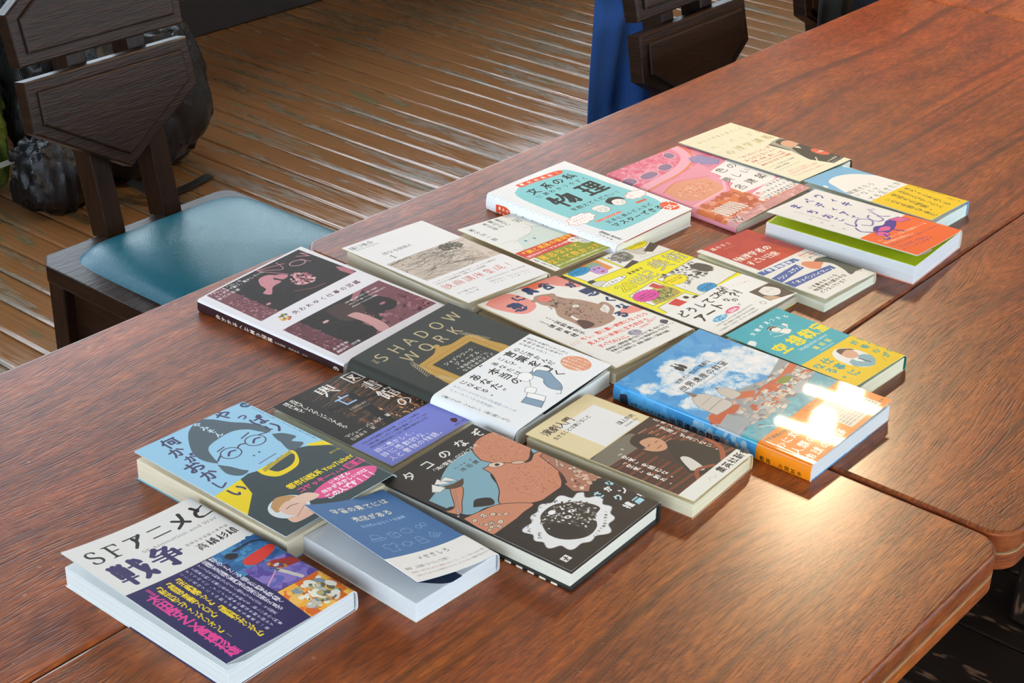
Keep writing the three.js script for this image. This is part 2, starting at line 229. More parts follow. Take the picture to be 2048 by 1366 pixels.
  咸: '1012 9512;1012 1060 0295;2830 5530;2845 5545 5570 2870 2845;~6004 6560 9592 9575;8535 6085;7503 9010', 心: '1045 0880;2830 2885 4595 7090 7565;5020 6045;8035 9565', 矢: '~3505 2525 0840;3018 8518;0548 9548;~5020 4865 0895;5250 9595', 豆: '0508 9508;2025 8025 8052 2052 2025;3060 4080;7060 6080;0594 9594', 扁: '4503 5510;1014 8514 8536 1536;1014 1050 0295;2898 2850 9050 9098;2872 9072;5050 5098;7050 7098', 上: '5005 5090;5040 8540;0590 9590', 成: '1020 9520;1020 1060 0295;1048 4548 4080 3076;~6004 6560 9592 9575;8545 6080;7503 9012',
  企: '5004 0840;5004 9540;5040 5090;5062 8562;2555 2590;0892 9292', 画: '0508 9508;2525 7525 7575 2575 2525;2550 7550;5008 5075;1030 1092 9092 9030', 兌: '2004 3520;8004 6520;2025 8025 8052 2052 2025;~3852 3580 0896;6252 6290 9590 9578', 者: '2018 7018;4504 4535;0535 9535;~8508 5045 0570;3052 8052 8096 3096 3052;3074 8074', 毎: '~3004 2018 0828;2015 9015;2532 8232 7695;2532 1578 9578;0556 9556;4532 4578', 賢: '0806 4806;0806 0842 4842;0818 4418 4430 0830;5808 9008 6842;6016 9042;2550 7550 7586 2586 2550;2562 7562;2574 7574;3588 1598;6588 8598', 也: '~0540 5035 9025 8565 7262;5005 5070;2520 2585 3592 9590 9275',
  襄: '5003 5012;0814 9214;2022 8022;2034 8034;3522 3545;6522 6545;0546 9546;4548 0875;3062 3094 5085;5055 7078 9592;8058 6570', 廌: '1026 9526;1026 1065 0298;2538 9038;2550 9050 9026;4026 4050;6526 6550;2550 2565 9065 8596;2578 8578;3085 2596;5085 5096;7085 7596', 図: '1006 9006 9096 1096 1006;3528 4545;5525 6040;7025 3080;3545 7080', 書: '2014 8014 8040;0527 9527;2040 8040;0852 9252;5002 5060;2564 7564 7598 2598 2564;2580 7580', 食: '5003 0835;5003 9530;5020 5035;2538 7538 7565 2565 2538;2552 7552;2565 2595 5085;5565 9595;8068 6578', 㠯: '2508 7508 7540 2540;2508 2598;2560 8060 8096 2596',
  興: '0860 9560;1012 1060;2510 1012;1028 2828;1044 2844;9012 9060;7512 9012;7228 9028;7244 9044;3808 6408 6450;3808 3858;3818 6418;4428 5828 5842 4442 4428;3068 1092;6868 9092', 亡: '5004 5022;0824 9224;2524 2588 8588', 弋: '0535 9530;~4505 5565 9592 9570;7008 8520', 王: '1510 8510;2050 8050;0590 9590;5010 5090', 見: '2505 7505 7560 2560 2505;2523 7523;2541 7541;~3860 3580 0896;6260 6290 9590 9578', 白: '4802 4015;1518 8518 8595 1595 1518;1555 8555', 頁: '0508 9508;5008 4522;2022 8022 8074 2074 2022;2040 8040;2056 8056;3576 1096;6576 9096', 央: '2025 8025;2025 2055;8025 8055;0555 9555;~5004 4860 0895;5255 9595', 子: '2010 8010 5035;5035 5090 3585;0550 9550', 尺: '2010 8510 8545 2045;2010 2060 0595;~5545 6575 9595',
  禺: '2006 8006 8042 2042 2006;2024 8024;1096 1056 9056 9096 8094;5006 5080;3080 7076', 勺: '~4004 3525 1045;3225 9025 8590 7096 6090;4045 6065', 勿: '~3504 3025 0848;2825 9025 8590 7596 6590;~5530 4060 1580;~7530 6068 3090', 五: '1510 8510;4510 3590;2045 7545 7590;0590 9590', 人: '~5004 4560 0595;~4835 6575 9595', 中: '1525 8525 8562 1562 1525;5004 5098', 大: '0535 9535;~5004 4560 0595;5238 7075 9595', 学: '1806 2820;4504 5018;8206 7220;0842 0826 9226 9042;2542 7042 5055;5055 5094 3590;0865 9265', 至: '1010 9010;4510 2535 8032;7022 8842;2062 8062;5040 5092;0592 9592', 車: '1012 9012;2028 8028 8066 2066 2028;2047 8047;0582 9582;5003 5098', 介: '5004 0850;5004 9550;~3545 3575 1598;6545 6598', 恵上: '1018 9018;2035 8035 8080 2080 2035;2057 8057;5002 5090',
  莫: '0512 9512;3003 3022;7003 7022;2526 7526 7556 2556 2526;2541 7541;0568 9568;5056 1096;5068 9096', 昜: '2005 8005 8040 2040 2005;2022 8022;0550 9550;3055 0875;2565 9065 8594 6590;5068 2092;7068 4594', 多: '~4004 3020 1030;3812 7812 4038;~5538 4055 1568;5048 9048 2595', 采: '~8004 5010 2012;2020 3032;5018 5230;8016 7030;0545 9545;5035 5098;4548 0888;5548 9288', 厂: '1008 9508;1008 1060 0298', 止: '5005 5090;5045 8545;2540 2590;0592 9592', 史: '1525 8525 8552 1552 1525;~5003 4560 0896;2558 9596', 礻: '4003 6015;1028 8028 1065;4852 4898;5852 9075',
  本: '0528 9528;5004 5098;4830 0572;5230 9572;3078 7078', 当: '5003 5030;2010 3025;8010 6525;1540 8540 8595 1595;1567 8567', 自: '4802 4015;2018 8018 8096 2096 2018;2044 8044;2070 8070', 分: '~3804 2525 0545;~6204 7525 9545;2548 7548 7090 5592;~4548 4070 1595', 気: '~3004 2018 0832;2815 9515;2830 8530;1045 7545;7545 7875 9295 9580;2558 6090;6055 2092', 未: '2022 8022;0545 9545;5004 5098;4848 0885;5248 9285', 出: '5004 5092;2015 2045 8045 8015;1052 1092 9092 9052', 会: '5004 0838;5004 9538;3038 7038;1555 8555;4555 2590 8085;6570 8595', 孚: '~8004 5010 2012;2020 3032;5018 5230;8016 7030;2042 7542 5055;5055 5094 3590;0568 9568', 葉: '0512 9512;3003 3020;7003 7020;0535 9535;2525 2555 8555;5022 5050;7525 7555;0570 9570;5058 5098;4570 0892;5570 9292', 万: '0512 9512;4512 4050 0895;4042 8542 8090 6086',
  以: '1510 2075 4562;4515 5535;~8506 7560 4095;6570 9095', 実: '5002 5012;0830 0815 9215 9030;2540 7540;1555 8555;0570 9570;5028 4875 0896;5272 9596', 足: '2508 7508 7538 2538 2508;5038 5090;5062 8562;2055 2090;0892 9592', 戋: '1020 8020;0845 9240;~4504 5565 9595 9580;8560 4090;7505 8815', 夬: '1525 8025 8050;0550 9550;~4504 4560 0595;5252 9595', 疋: '1010 9010;5010 5088;5045 8545;2845 2085;1568 4085 9592', 片: '2505 2550 0598;2535 9035;6505 6535;2562 8062 8098', 反: '1012 9012;1012 1060 0298;2535 8035;~8035 6570 2095;~3045 5575 9595', 彳: '~8004 5020 1530;~8528 5050 1062;5252 5298', 望: '5003 5010;0515 5015;2015 2040 5036;6004 6030 5048;6004 9504 9548 8846;6018 9518;6030 9530;1558 8558;2075 8075;0594 9594;5058 5094', 岡: '1098 1008 9008 9098 8096;3018 3830;7018 6230;2038 8038;3050 3078 7078 7050;5038 5078',
  失: '~3005 2522 1038;2520 8520;0548 9548;~5004 4865 0895;5250 9595', 事: '0514 9514;2526 7526 7540 2540 2526;1552 8552 8576;0564 9564;1576 8576;5003 5094 3590', 金: '5003 0835;5003 9535;2540 7540;1558 8558;5040 5092;2568 3282;7568 6882;0594 9594', 永: '4003 5212;2530 5530 5592 4088;0845 4045 1080;8035 6050;5542 9590', 井: '0530 9530;0562 9562;~3205 3265 1098;6805 6898', 良: '5002 5010;2012 8012 8052 2052;2032 8032;2012 2095 5085;5052 9595;8058 6570', 禾: '~8003 5010 2014;0532 9532;5012 5098;4835 0575;5235 9575', 里: '1508 8508 8552 1552 1508;1530 8530;5008 5092;1572 8572;0592 9592', 予: '2008 8008 5028;3520 6035;0542 9542 8060;5042 5094 3590', 光: '5003 5040;2012 3032;8012 6532;0542 9542;~3842 3575 0896;6242 6290 9590 9578', 平: '1510 8510;2520 3540;7520 6540;0550 9550;5010 5098', 手: '~8004 5010 2012;1530 8530;0555 9555;5012 5092 3588', 倉: '5003 0535;5003 9535;2535 8035 8060;2035 2072 0598;2047 8047;2060 8060;3072 8072 8098 3098 3072', 刂: '3015 3070;8505 8594 6090', 录: '2008 8008 8040;2024 8024;0540 9540;5040 5094 3890;2055 3568;0892 4070;8052 6065;6065 9592',
  賓: '5002 5010;0824 0812 9212 9024;2528 7528;5018 5040;1545 4540 6540 8548;2550 7550 7586 2586 2550;2562 7562;2574 7574;3588 1598;6588 8598', 竜: '5003 5012;1014 9014;3020 3830;7020 6230;0534 9534;2042 8042 8070 2070 2042;2056 8056;5042 5090 9592 9280', 冓: '0512 9512;3003 3032;7003 7032;1022 9022;0532 9532;2042 8042 8095 7092;2042 2098;2058 8058;0575 9575;5032 5075', 座中: '2510 0845;2825 4550;7010 5545;7225 9545;5002 5090;1560 8560;0590 9590', 能: '3003 1025 4822;4012 4828;1598 1538 5038 5098 4296;1556 5056;1574 5074;6003 6040 9540;9010 6025;6050 6095 9595;9058 6072', 責: '1510 8510;2022 8022;0535 9535;5003 5035;2544 7544 7584 2584 2544;2557 7557;2570 7570;3586 1598;6586 8598', 壬: '~8004 5010 1514;0548 9548;5012 5090;1592 8592', 考: '2018 7018;4503 4535;0535 9535;~8508 5045 0575;3552 8550;3552 3068 8068 7596 5592', 或: '0525 9525;1540 4540 4565 1565 1540;0880 4872;~5504 6060 9595;8540 5085;7505 8515', 工: '1515 8515;5015 5088;0588 9588', 一: '0850 9250',
  叚: '0808 4508 4530 0830;0808 0898;0848 4048;0868 4068;5508 9008 9030 5530;5545 9045 5095;5552 9595', 辶: '1508 3025;0540 3040 2080;2078 0592;2080 4092 9592', 艮: '2006 8006 8045 2045;2025 8025;2006 2095 5085;5045 9595;8055 6068', 尸: '1508 8508 8535 1535;1508 1560 0298', 侖: '5003 0835;5003 9535;2538 7538;1598 1552 8552 8598 8096;1574 8574;3852 3896;6252 6296', 月: '2508 8008 8096 6592;2508 2560 0598;2532 8032;2558 8058', 東: '1012 9012;2028 8028 8062 2062 2028;2045 8045;5003 5098;4562 0590;5562 9590', 先: '~3004 2518 1030;2518 8518;5004 5045;0545 9545;~3845 3575 0896;6245 6290 9590 9578', 系: '~8504 5010 2014;4812 2530 5545;7028 2558 8058;7048 8562;5058 5098;2570 1090;7570 9088', 孝: '2018 7018;4503 4535;0535 9535;~8508 5045 0570;3055 7055 5068;5068 5096 3592;0578 9575',
  色: '~3804 3018 0830;3512 7012 5528;2028 8528 8552 2052;2028 2088 3094 9292 9578;5028 5052', 美: '3003 3815;7003 6215;1018 9018;1532 8532;0546 9546;5018 5060;0562 9562;~5060 4580 0596;5265 9596', 夕: '~4004 3030 0555;3525 8025;~8025 6570 2095;3548 5562', 建: '0812 3012 1540 3040;~3040 2570 0595;1055 4090 9592;4514 8514 8540;3827 9527;4540 8540;4552 8852;3866 9566;6503 6580', 築: '3003 1025;2010 4510;3014 3824;7003 6020;6510 9510;7014 8024;1034 4534;2834 2858;0862 4858;5532 8532 8850 9660;5532 5055 4562;6042 7050;0572 9572;5064 5098;4574 0895;5574 9295', 西: '0510 9510;1532 8532 8592 1592 1532;3810 3860;6210 6265 8265', 直: '1012 9012;5003 5028;2528 8028 8080 2580 2528;2545 8045;2562 8062;0830 0894 9594', 最: '2505 7505 7532 2532 2505;2518 7518;0542 9542;2042 2092;0592 4882;2058 4258;2074 4274;4842 4898;5552 9052 5596;5562 9596', 義: '3003 3812;7003 6212;1014 9014;1524 8524;0536 9536;5014 5036;~4042 2548 0852;0564 9560;2848 2894 1590;0884 4572;~5040 6075 9598 9585;8568 5592;7542 8550',
  幸: '1515 8515;5003 5030;0530 9530;3036 3848;7036 6248;1552 8552;0572 9572;5052 5098', 常: '5003 5022;2508 3520;7508 6520;0838 0824 9224 9038;3042 7042 7058 3058 3042;1598 1568 8568 8592 7892;5058 5098', 羽: '0808 4508 4590 3085;1525 2540;0865 4050;5508 9208 9290 8085;6225 7240;5565 9250', 竹: '3005 0850;2025 4525;3030 4060;7005 5550;6825 9525;7530 8860', 示: '2010 8010;0535 9535;5035 5094 3890;2550 1080;7550 9080', 術: '2004 0820;2228 0548;1545 1598;3030 6230;4508 4596;4535 2870;4838 6268;5012 6020;6815 9515;6540 9840;8240 8292 7288', 刍: '~4004 3020 0835;3518 7018 5835;2038 8538 8592 1592;2065 8565', 具: '2505 7505 7566 2566 2505;2525 7525;2545 7545;0572 9572;3578 1596;6578 9096', 合: '5003 0838;5003 9538;3040 7040;2558 7558 7595 2595 2558', 亜: '0808 9508;1525 8525 8560 1560 1525;3808 3890;6208 6290;0590 9590', 呂: '2505 7505 7540 2540 2505;1555 8555 8596 1596 1555;5040 5055', 真: '1512 8512;5003 5022;2522 7522 7566 2566 2522;2536 7536;2551 7551;0574 9574;3580 1596;6580 9096', 石: '0510 9510;4510 0860;2548 8548 8592 2592 2548',
  疒: '5502 5512;2014 9514;2014 2060 0598;0530 1545;0562 2052', 丙: '0510 9510;1098 1032 9032 9098 8095;5010 4060 3070;5050 7075', 来: '1018 9018;2530 3545;7530 6545;0550 9550;5003 5098;4552 0890;5552 9290', 向: '5003 4018;1098 1020 9020 9098 8095;3042 7042 7075 3075 3042', 交: '5003 5018;0520 9520;3028 1048;7028 9048;~7045 5575 0896;~2845 5075 9596', 殳: '3008 2545 0850;3008 7008 7035 9035;1555 8055;~8055 6080 1096;~2560 5080 9596', 求: '0525 9525;5004 5092 3588;1540 3055;0890 4565;8038 6055;5545 9592;7005 8518', 共: '1030 9030;0562 9562;3005 3062;7005 7062;3570 1095;6570 9095', 九: '0535 7535 7588 8594 9590 9575;~4504 4055 0595', 亦: '5003 5018;0520 9520;~3520 3565 1595;6520 6592 5088;1845 0875;8045 9570', 亥: '5003 5018;0520 9520;5020 2048 6045;7535 1085;6062 0598;6070 9595',
  貴: '2510 7510 7530 2530 2510;5003 5042;0542 9542;2550 7550 7586 2586 2550;2562 7562;2574 7574;3588 1598;6588 8598', 産: '5003 5012;1014 9014;3018 3830;7018 6230;1034 9534;1034 1065 0298;3842 2560;3554 8554;3572 8072;5842 5892;2292 9592', 龶: '1530 8530;2060 8060;0592 9592;5005 5092', 啇: '5003 5012;0812 9212;3018 3830;7018 6230;1098 1032 9032 9098;5036 5060;3046 7046;3460 6660 6684 3484 3460', 可: '0512 9512;8012 8090 6086;2030 6030 6065 2065 2030', 修: '2504 0535;1528 1598;3520 3580;5504 4025;4820 9020;8520 4055;5828 9555;8555 6068;8865 6080;9275 5596', 夫: '1522 8522;0545 9545;~5004 4865 0595;5248 9595', 天: '1012 9012;0542 9542;~5012 4865 0595;5245 9595', 耳: '0510 9510;2510 2575;7010 7098;2532 7032;2554 7054;0580 9570', 目: '2006 8006 8096 2096 2006;2035 8035;2065 8065', 公: '~3504 2525 0545;~6504 7525 9545;4545 2085 8080;6560 8595', 又: '0810 8810;~8810 6060 0595;~2825 5570 9595',
  寅: '5002 5012;0830 0815 9215 9030;2032 8032;2044 8044 8078 2078 2044;2060 8060;5032 5078;3582 1098;6582 9098', 豦: '5003 5020;5010 8510;1522 9022 8632;1522 1560 0298;4022 4038 8036;1542 9042;6042 3060;4555 8075 7098;6062 3080;7078 3098;9055 8065', 入: '3505 5008;~5008 4560 0595;~5020 6570 9595', 鳥: '4502 4010;2512 8012 8042 2542;2512 2568;2527 8027;2555 9555;2568 9268 8896 7592;1580 0895;3578 3890;5278 5588;6878 7286', 尚: '5003 5025;2508 3022;7508 6822;1098 1030 9030 9098 8095;3250 6850 6878 3278 3250', 劵: '0520 9520;2535 7535;0550 9550', 何: '~3005 2030 0545;1832 1898;3518 9818;8818 8890 7286;4538 7038 7068 4568 4538', 巾: '1598 1530 8530 8590 7588;5004 5098', 専田: '1010 9010', 市: '5002 5015;0818 9218;2090 2038 8038 8088 7286;5018 5098', 都者: '2018 7018;4504 4535;0535 9535;~8508 5045 0570;3052 8052 8096 3096 3052;3074 8074', 云: '1515 8515;0545 9545;4545 2088 8582;6560 8595', 困: '1006 9006 9096 1096 1006;2538 7538;5018 5085;4840 2870;5240 7270', 部左: '5003 5016;1018 9018;3022 3840;7022 6240;0545 9545;2558 7858 7895 2595 2558', 四: '1012 9012 9090 1090 1012;3512 3050 2260;6212 6250 8852', 百: '0508 9508;5008 4525;2025 8025 8095 2095 2025;2058 8058', 科: '~4503 2510 0812;0528 4828;2710 2798;2632 0568;2832 4860;5820 7030;5545 6855;5072 9862;8203 8298', 赤: '1518 8518;5003 5035;0535 9535;~3535 3570 1595;6535 6592 5288;1550 0575;8250 9572', 小: '5004 5092 3888;2535 0875;7535 9275', 起巳: '2510 8510 8545 2545;2510 2588 9088 9075', 朝左: '1515 8515;5003 5030;2530 7530 7562 2562 2530;2546 7546;0575 9575;5062 5098',
  丁: '0512 9512;5512 5590 3586', 歹: '0510 9510;4510 2545;3035 8035;~8035 6070 1596;3552 5065', 冊: '2098 2010 8010 8098 7696;0548 9548;4010 4098;6010 6098', 今: '5004 0845;5004 9545;3045 7045;2060 7560 5098', 声: '1512 8512;5003 5030;2530 7530;2045 8045 8070 2070;2045 2070 0898;5045 5070', 三: '1515 8515;2050 8050;0588 9588', 年: '~3004 2025 0842;2518 8518;2842 8542;2842 2868;0568 9568;5518 5598', 夂: '~4004 3030 1055;3522 8022;~8022 6070 1596;~3045 5575 9596', 下: '0510 9510;5010 5098;5540 7560', 方: '5003 5020;0522 9522;~4522 4060 0896;4248 8048 7590 5588', 受: '~8004 5008 2012;2016 3028;5016 5226;8014 7026;0845 0835 9235 9045;2555 7555;~7555 6080 1096;~3060 5582 9596', 表: '1512 8512;2028 8028;0544 9544;5003 5044;4544 0870;3060 3096 5085;5048 9596;8055 6568', 必: '~8008 5060 1096;1045 0870;2830 2885 4595 7090 7570;5012 6030;8540 9565', 巛: '3508 2040 3585;6008 4540 6085;8508 7040 8585', 旅右: '~3004 2520 1532;2018 9518;4032 2050;3550 3596 6080;5035 6070 9595;8545 6560', 忄: '5004 5098;1530 1050;8028 9045', 元: '2015 8015;0542 9542;~3842 3575 0896;6242 6290 9590 9578', 匕: '8020 2550;2505 2585 3592 9090 9275', 脳右: '1505 2522;4504 5020;8005 7022;1535 1595 8595 8535;3045 7080;7045 3080', 不: '0510 9510;5510 1055;5035 5098;5545 9070', 然: '~3004 2025 0540;2515 5015;~5015 3545 1060;2028 3538;5525 9825;7505 7030;~7030 6550 5060;7535 9560;1580 0895;3580 3894;6080 6594;8578 9594', 祭: '~3804 2520 0835;3012 5012 2545;5508 9512 5535 9548;3050 7050;1862 8862;5062 5096;2870 1090;7270 9090', 豕: '1010 9010;5010 2530;~4022 6050 5098 4090;4540 1060;5055 0885;8530 6045;6045 9592', 角: '~4003 3018 1030;3512 7012 5528;2028 8028 8096 6592;2028 2070 0898;2048 8048;2068 8068;5028 5068',
};
// characters put together from parts: H left|right, V top|bottom, I inside, G hung at the upper left, N seated on the lower left; the number is the share of the first part
const BUILT = {
  戦: 'H52 単 戈', 橋: 'H38 木 喬', 杉: 'H45 木 彡', 雄: 'H42 厷 隹', 宇: 'V36 宀 于', 宙: 'V36 宀 由', 艦: 'H42 舟 監', 機: 'H36 木 幾', 動: 'H58 重 力', 召: 'V50 刀 口', 超: 'N 走 召', 寺: 'V42 土 寸', 時: 'H38 日 寺', 要: 'V50 覀 女', 亲: 'V52 立 木', 新: 'H52 亲 斤', 紀: 'H46 糸 己', 特: 'H40 牛 寺', 対: 'H55 文 寸', 炎: 'V50 火 火', 談: 'H44 言 炎', 娄: 'V55 米 女', 数: 'H52 娄 攵', 苗: 'V34 艹 田', 描: 'H34 扌 苗', 国: 'I 囗 玉', 安: 'V38 宀 女', 呆: 'V42 口 木', 保: 'H34 亻 呆', 早: 'V52 日 十', 章: 'V46 立 早', 障: 'H32 阝 章', 読: 'H44 言 売', 占: 'V45 卜 口', 店: 'G 广 占', 活: 'H32 氵 舌', 感: 'V66 咸 心', 短: 'H48 矢 豆', 編: 'H42 糸 扁', 集: 'V60 隹 木', 誠: 'H44 言 成', 説: 'H44 言 兌', 著: 'V28 艹 者', 海: 'H32 氵 毎', 池: 'H32 氵 也', 譲: 'H40 言 襄', 推: 'H36 扌 隹', 薦: 'V26 艹 廌', 官: 'V36 宀 㠯', 館: 'H46 食 官', 古: 'V48 十 口', 代: 'H36 亻 弋', 現: 'H40 王 見', 須: 'H36 彡 頁', 英: 'V30 艹 央', 訳: 'H46 言 尺', 愚: 'V62 禺 心', 的: 'H46 白 勺', 物: 'H44 牛 勿', 吾: 'V50 五 口', 語: 'H44 言 吾', 室: 'V36 宀 至', 庫: 'G 广 車', 界: 'V48 田 介', 知: 'H54 矢 口', 恵: 'V58 恵上 心', 墓: 'V70 莫 土', 場: 'H36 土 昜', 彩: 'H58 采 彡', 紹: 'H46 糸 召', 林: 'H48 木 木', 林止: 'V52 林 止', 歴: 'G 厂 林止', 草: 'V30 艹 早', 思: 'V56 田 心', 社: 'H44 礻 土', 浮: 'H32 氵 孚', 践: 'H46 足 戋', 決: 'H32 氵 夬', 定: 'V36 宀 疋', 版: 'H44 片 反', 待: 'H34 彳 寺', 仕: 'H34 亻 士', 鑑: 'H42 金 監', 和: 'H54 禾 口', 野: 'H52 里 予', 創: 'H64 倉 刂', 記: 'H48 言 己', 録: 'H46 金 录', 濱: 'H28 氵 賓', 他: 'H34 亻 也', 映: 'H40 日 央', 講: 'H42 言 冓', 座: 'G 广 座中', 態: 'V62 能 心', 任: 'H34 亻 壬', 國: 'I 囗 或', 功: 'H46 工 力', 郎: 'H58 良 阝', 音: 'V50 立 日', 意: 'V66 音 心', 志: 'V46 士 心', 暇: 'H36 日 叚', 退: 'N 辶 艮', 屈: 'G 尸 出', 倫: 'H32 亻 侖', 理: 'H40 王 里', 明: 'H46 日 月', 折: 'H42 扌 斤', 哲: 'V58 折 口', 私: 'H52 禾 ム', 教: 'H54 孝 攵', 進: 'N 辶 隹', 部: 'H60 部左 阝', 名: 'V56 夕 口', 価: 'H34 亻 西', 値: 'H32 亻 直', 習: 'V52 羽 白', 頭: 'H46 豆 頁', 筧: 'V34 竹 見', 菜: 'V30 艹 采', 奈: 'V46 大 示', 急: 'V60 刍 心', 悪: 'V58 亜 心', 宮: 'V34 宀 呂', 磯: 'H38 石 幾', 穂: 'H44 禾 恵', 病: 'G 疒 丙', 米大: 'V55 米 大', 類: 'H50 米大 頁', 間: 'I 門 日', 投: 'H38 扌 殳', 球: 'H38 王 求', 軌: 'H54 車 九', 跡: 'H44 足 亦', 刻: 'H64 亥 刂', 遺: 'N 辶 貴', 素: 'V42 龶 糸', 敵: 'H56 啇 攵', 奇: 'V44 大 可', 地: 'H38 土 也', 迷: 'N 辶 米', 謎: 'H42 言 迷', 音戈: 'H52 音 戈', 職: 'H36 耳 音戈', 相: 'H50 木 目', 想: 'V62 相 心', 植: 'H40 木 直', 松: 'H44 木 公', 奴: 'H52 女 又', 努: 'V52 奴 力', 好: 'H52 女 子', 演: 'H28 氵 寅', 劇: 'H68 豦 刂', 工鳥: 'H34 工 鳥', 鴻: 'H26 氵 工鳥', 芝: 'V34 艹 之', 居: 'G 尸 古', 都: 'H62 都者 阝', 伝: 'H36 亻 云', 起: 'N 走 起巳', 朝: 'H52 朝左 月', 回: 'I 囗 口', 門日: 'I 門 日', 惑: 'V60 或 心', 休: 'H36 亻 木', 作: 'H36 亻 士', 際: 'H30 阝 祭', 家: 'V32 宀 豕', 刀牛: 'V46 刀 牛', 解: 'H46 角 刀牛', 関: 'I 門 天', 係: 'H34 亻 系', 持: 'H36 扌 寺', 広: 'G 广 ム', 町: 'H56 田 丁', 残: 'H42 歹 戋', 働: 'H28 亻 動', 変: 'V50 亦 夂', 聞: 'I 門 耳', 秘: 'H42 禾 必', 密: 'V34 宀 必', 巡: 'N 辶 巛', 旅: 'H46 方 旅右', 城: 'H34 土 成', 性: 'H30 忄 生', 各: 'V58 夂 口', 格: 'H40 木 各', 域: 'H34 土 或', 芸: 'V34 艹 云', 化: 'H38 亻 匕', 脳: 'H40 月 脳右', 迫: 'N 辶 白', 議: 'H40 言 義',
};
const KANA = {}; // voiced and small kana
[...'がかぎきぐくげけごこざさじしずすぜせぞそだたぢちづつでてどとばはびひぶふべへぼほガカギキグクゲケゴコザサジシズスゼセゾソダタヂチヅツデテドトバハビヒブフベヘボホヴウ'].forEach((c, i, a) => { if (i % 2 === 0) KANA[c] = [a[i + 1], '゛']; });
[...'ぱはぴひぷふぺへぽほパハピヒプフペヘポホ'].forEach((c, i, a) => { if (i % 2 === 0) KANA[c] = [a[i + 1], '゜']; });
[...'ゃやゅゆょよっつァアィイゥウェエォオャヤュユョヨッツ'].forEach((c, i, a) => { if (i % 2 === 0) KANA[c] = [a[i + 1], 's']; });
PEN['゛'] = '7604 8420;9000 9814'; PEN['゜'] = '~8202 9210 8220 7211 8202';
const GLYPHS = new Map(), MISSING = new Set();
function glyph(ch) {
  if (GLYPHS.has(ch)) return GLYPHS.get(ch);
  let out = [];
  if (PEN[ch]) out = PEN[ch].split(';').map((s) => {
    const curve = s[0] === '~', pts = s.replace('~', '').trim().split(' ').map((q) => [+q.slice(0, 2) / 100, +q.slice(2, 4) / 100]);
    if (!curve || pts.length < 3) return pts;
    return new THREE.SplineCurve(pts.map((p) => new THREE.Vector2(...p))).getPoints(pts.length * 5).map((p) => [p.x, p.y]);
  });
  else if (KANA[ch]) {
    const [b, m] = KANA[ch], g = glyph(b);
    out = m === 's' ? g.map((s) => s.map(([x, y]) => [0.15 + x * 0.66, 0.3 + y * 0.66])) : [...g.map((s) => s.map(([x, y]) => [x * 0.92, y * 0.94 + 0.06])), ...glyph(m)];
  } else if (BUILT[ch]) {
    const [op, a, b] = BUILT[ch].split(' '), k = +op.slice(1) / 100, at = (g, x0, y0, x1, y1) => g.map((s) => s.map(([x, y]) => [lerp(x0, x1, x), lerp(y0, y1, y)])), A = glyph(a), B = glyph(b);
    if (op[0] === 'H') out = [...at(A, 0, 0, k - 0.01, 1), ...at(B, k, 0, 1, 1)];
    if (op[0] === 'V') out = [...at(A, 0.02, 0, 0.98, k), ...at(B, 0.02, k, 0.98, 1)];
    if (op[0] === 'I') out = [...A, ...(a === '門' ? at(B, 0.26, 0.46, 0.74, 0.96) : at(B, 0.2, 0.2, 0.8, 0.84))];
    if (op[0] === 'G') out = [...A, ...at(B, 0.26, b === '丙' || a === '广' || a === '疒' ? 0.24 : a === '厂' ? 0.16 : 0.4, 0.97, 0.98)];
    if (op[0] === 'N') out = [...A, ...(a === '走' ? at(B, 0.55, 0.12, 0.98, 0.7) : at(B, 0.32, 0.03, 0.97, 0.8))];
  } else MISSING.add(ch);
  GLYPHS.set(ch, out);
  return out;
}
const LATIN = /[\x20-\x7e“”]/;
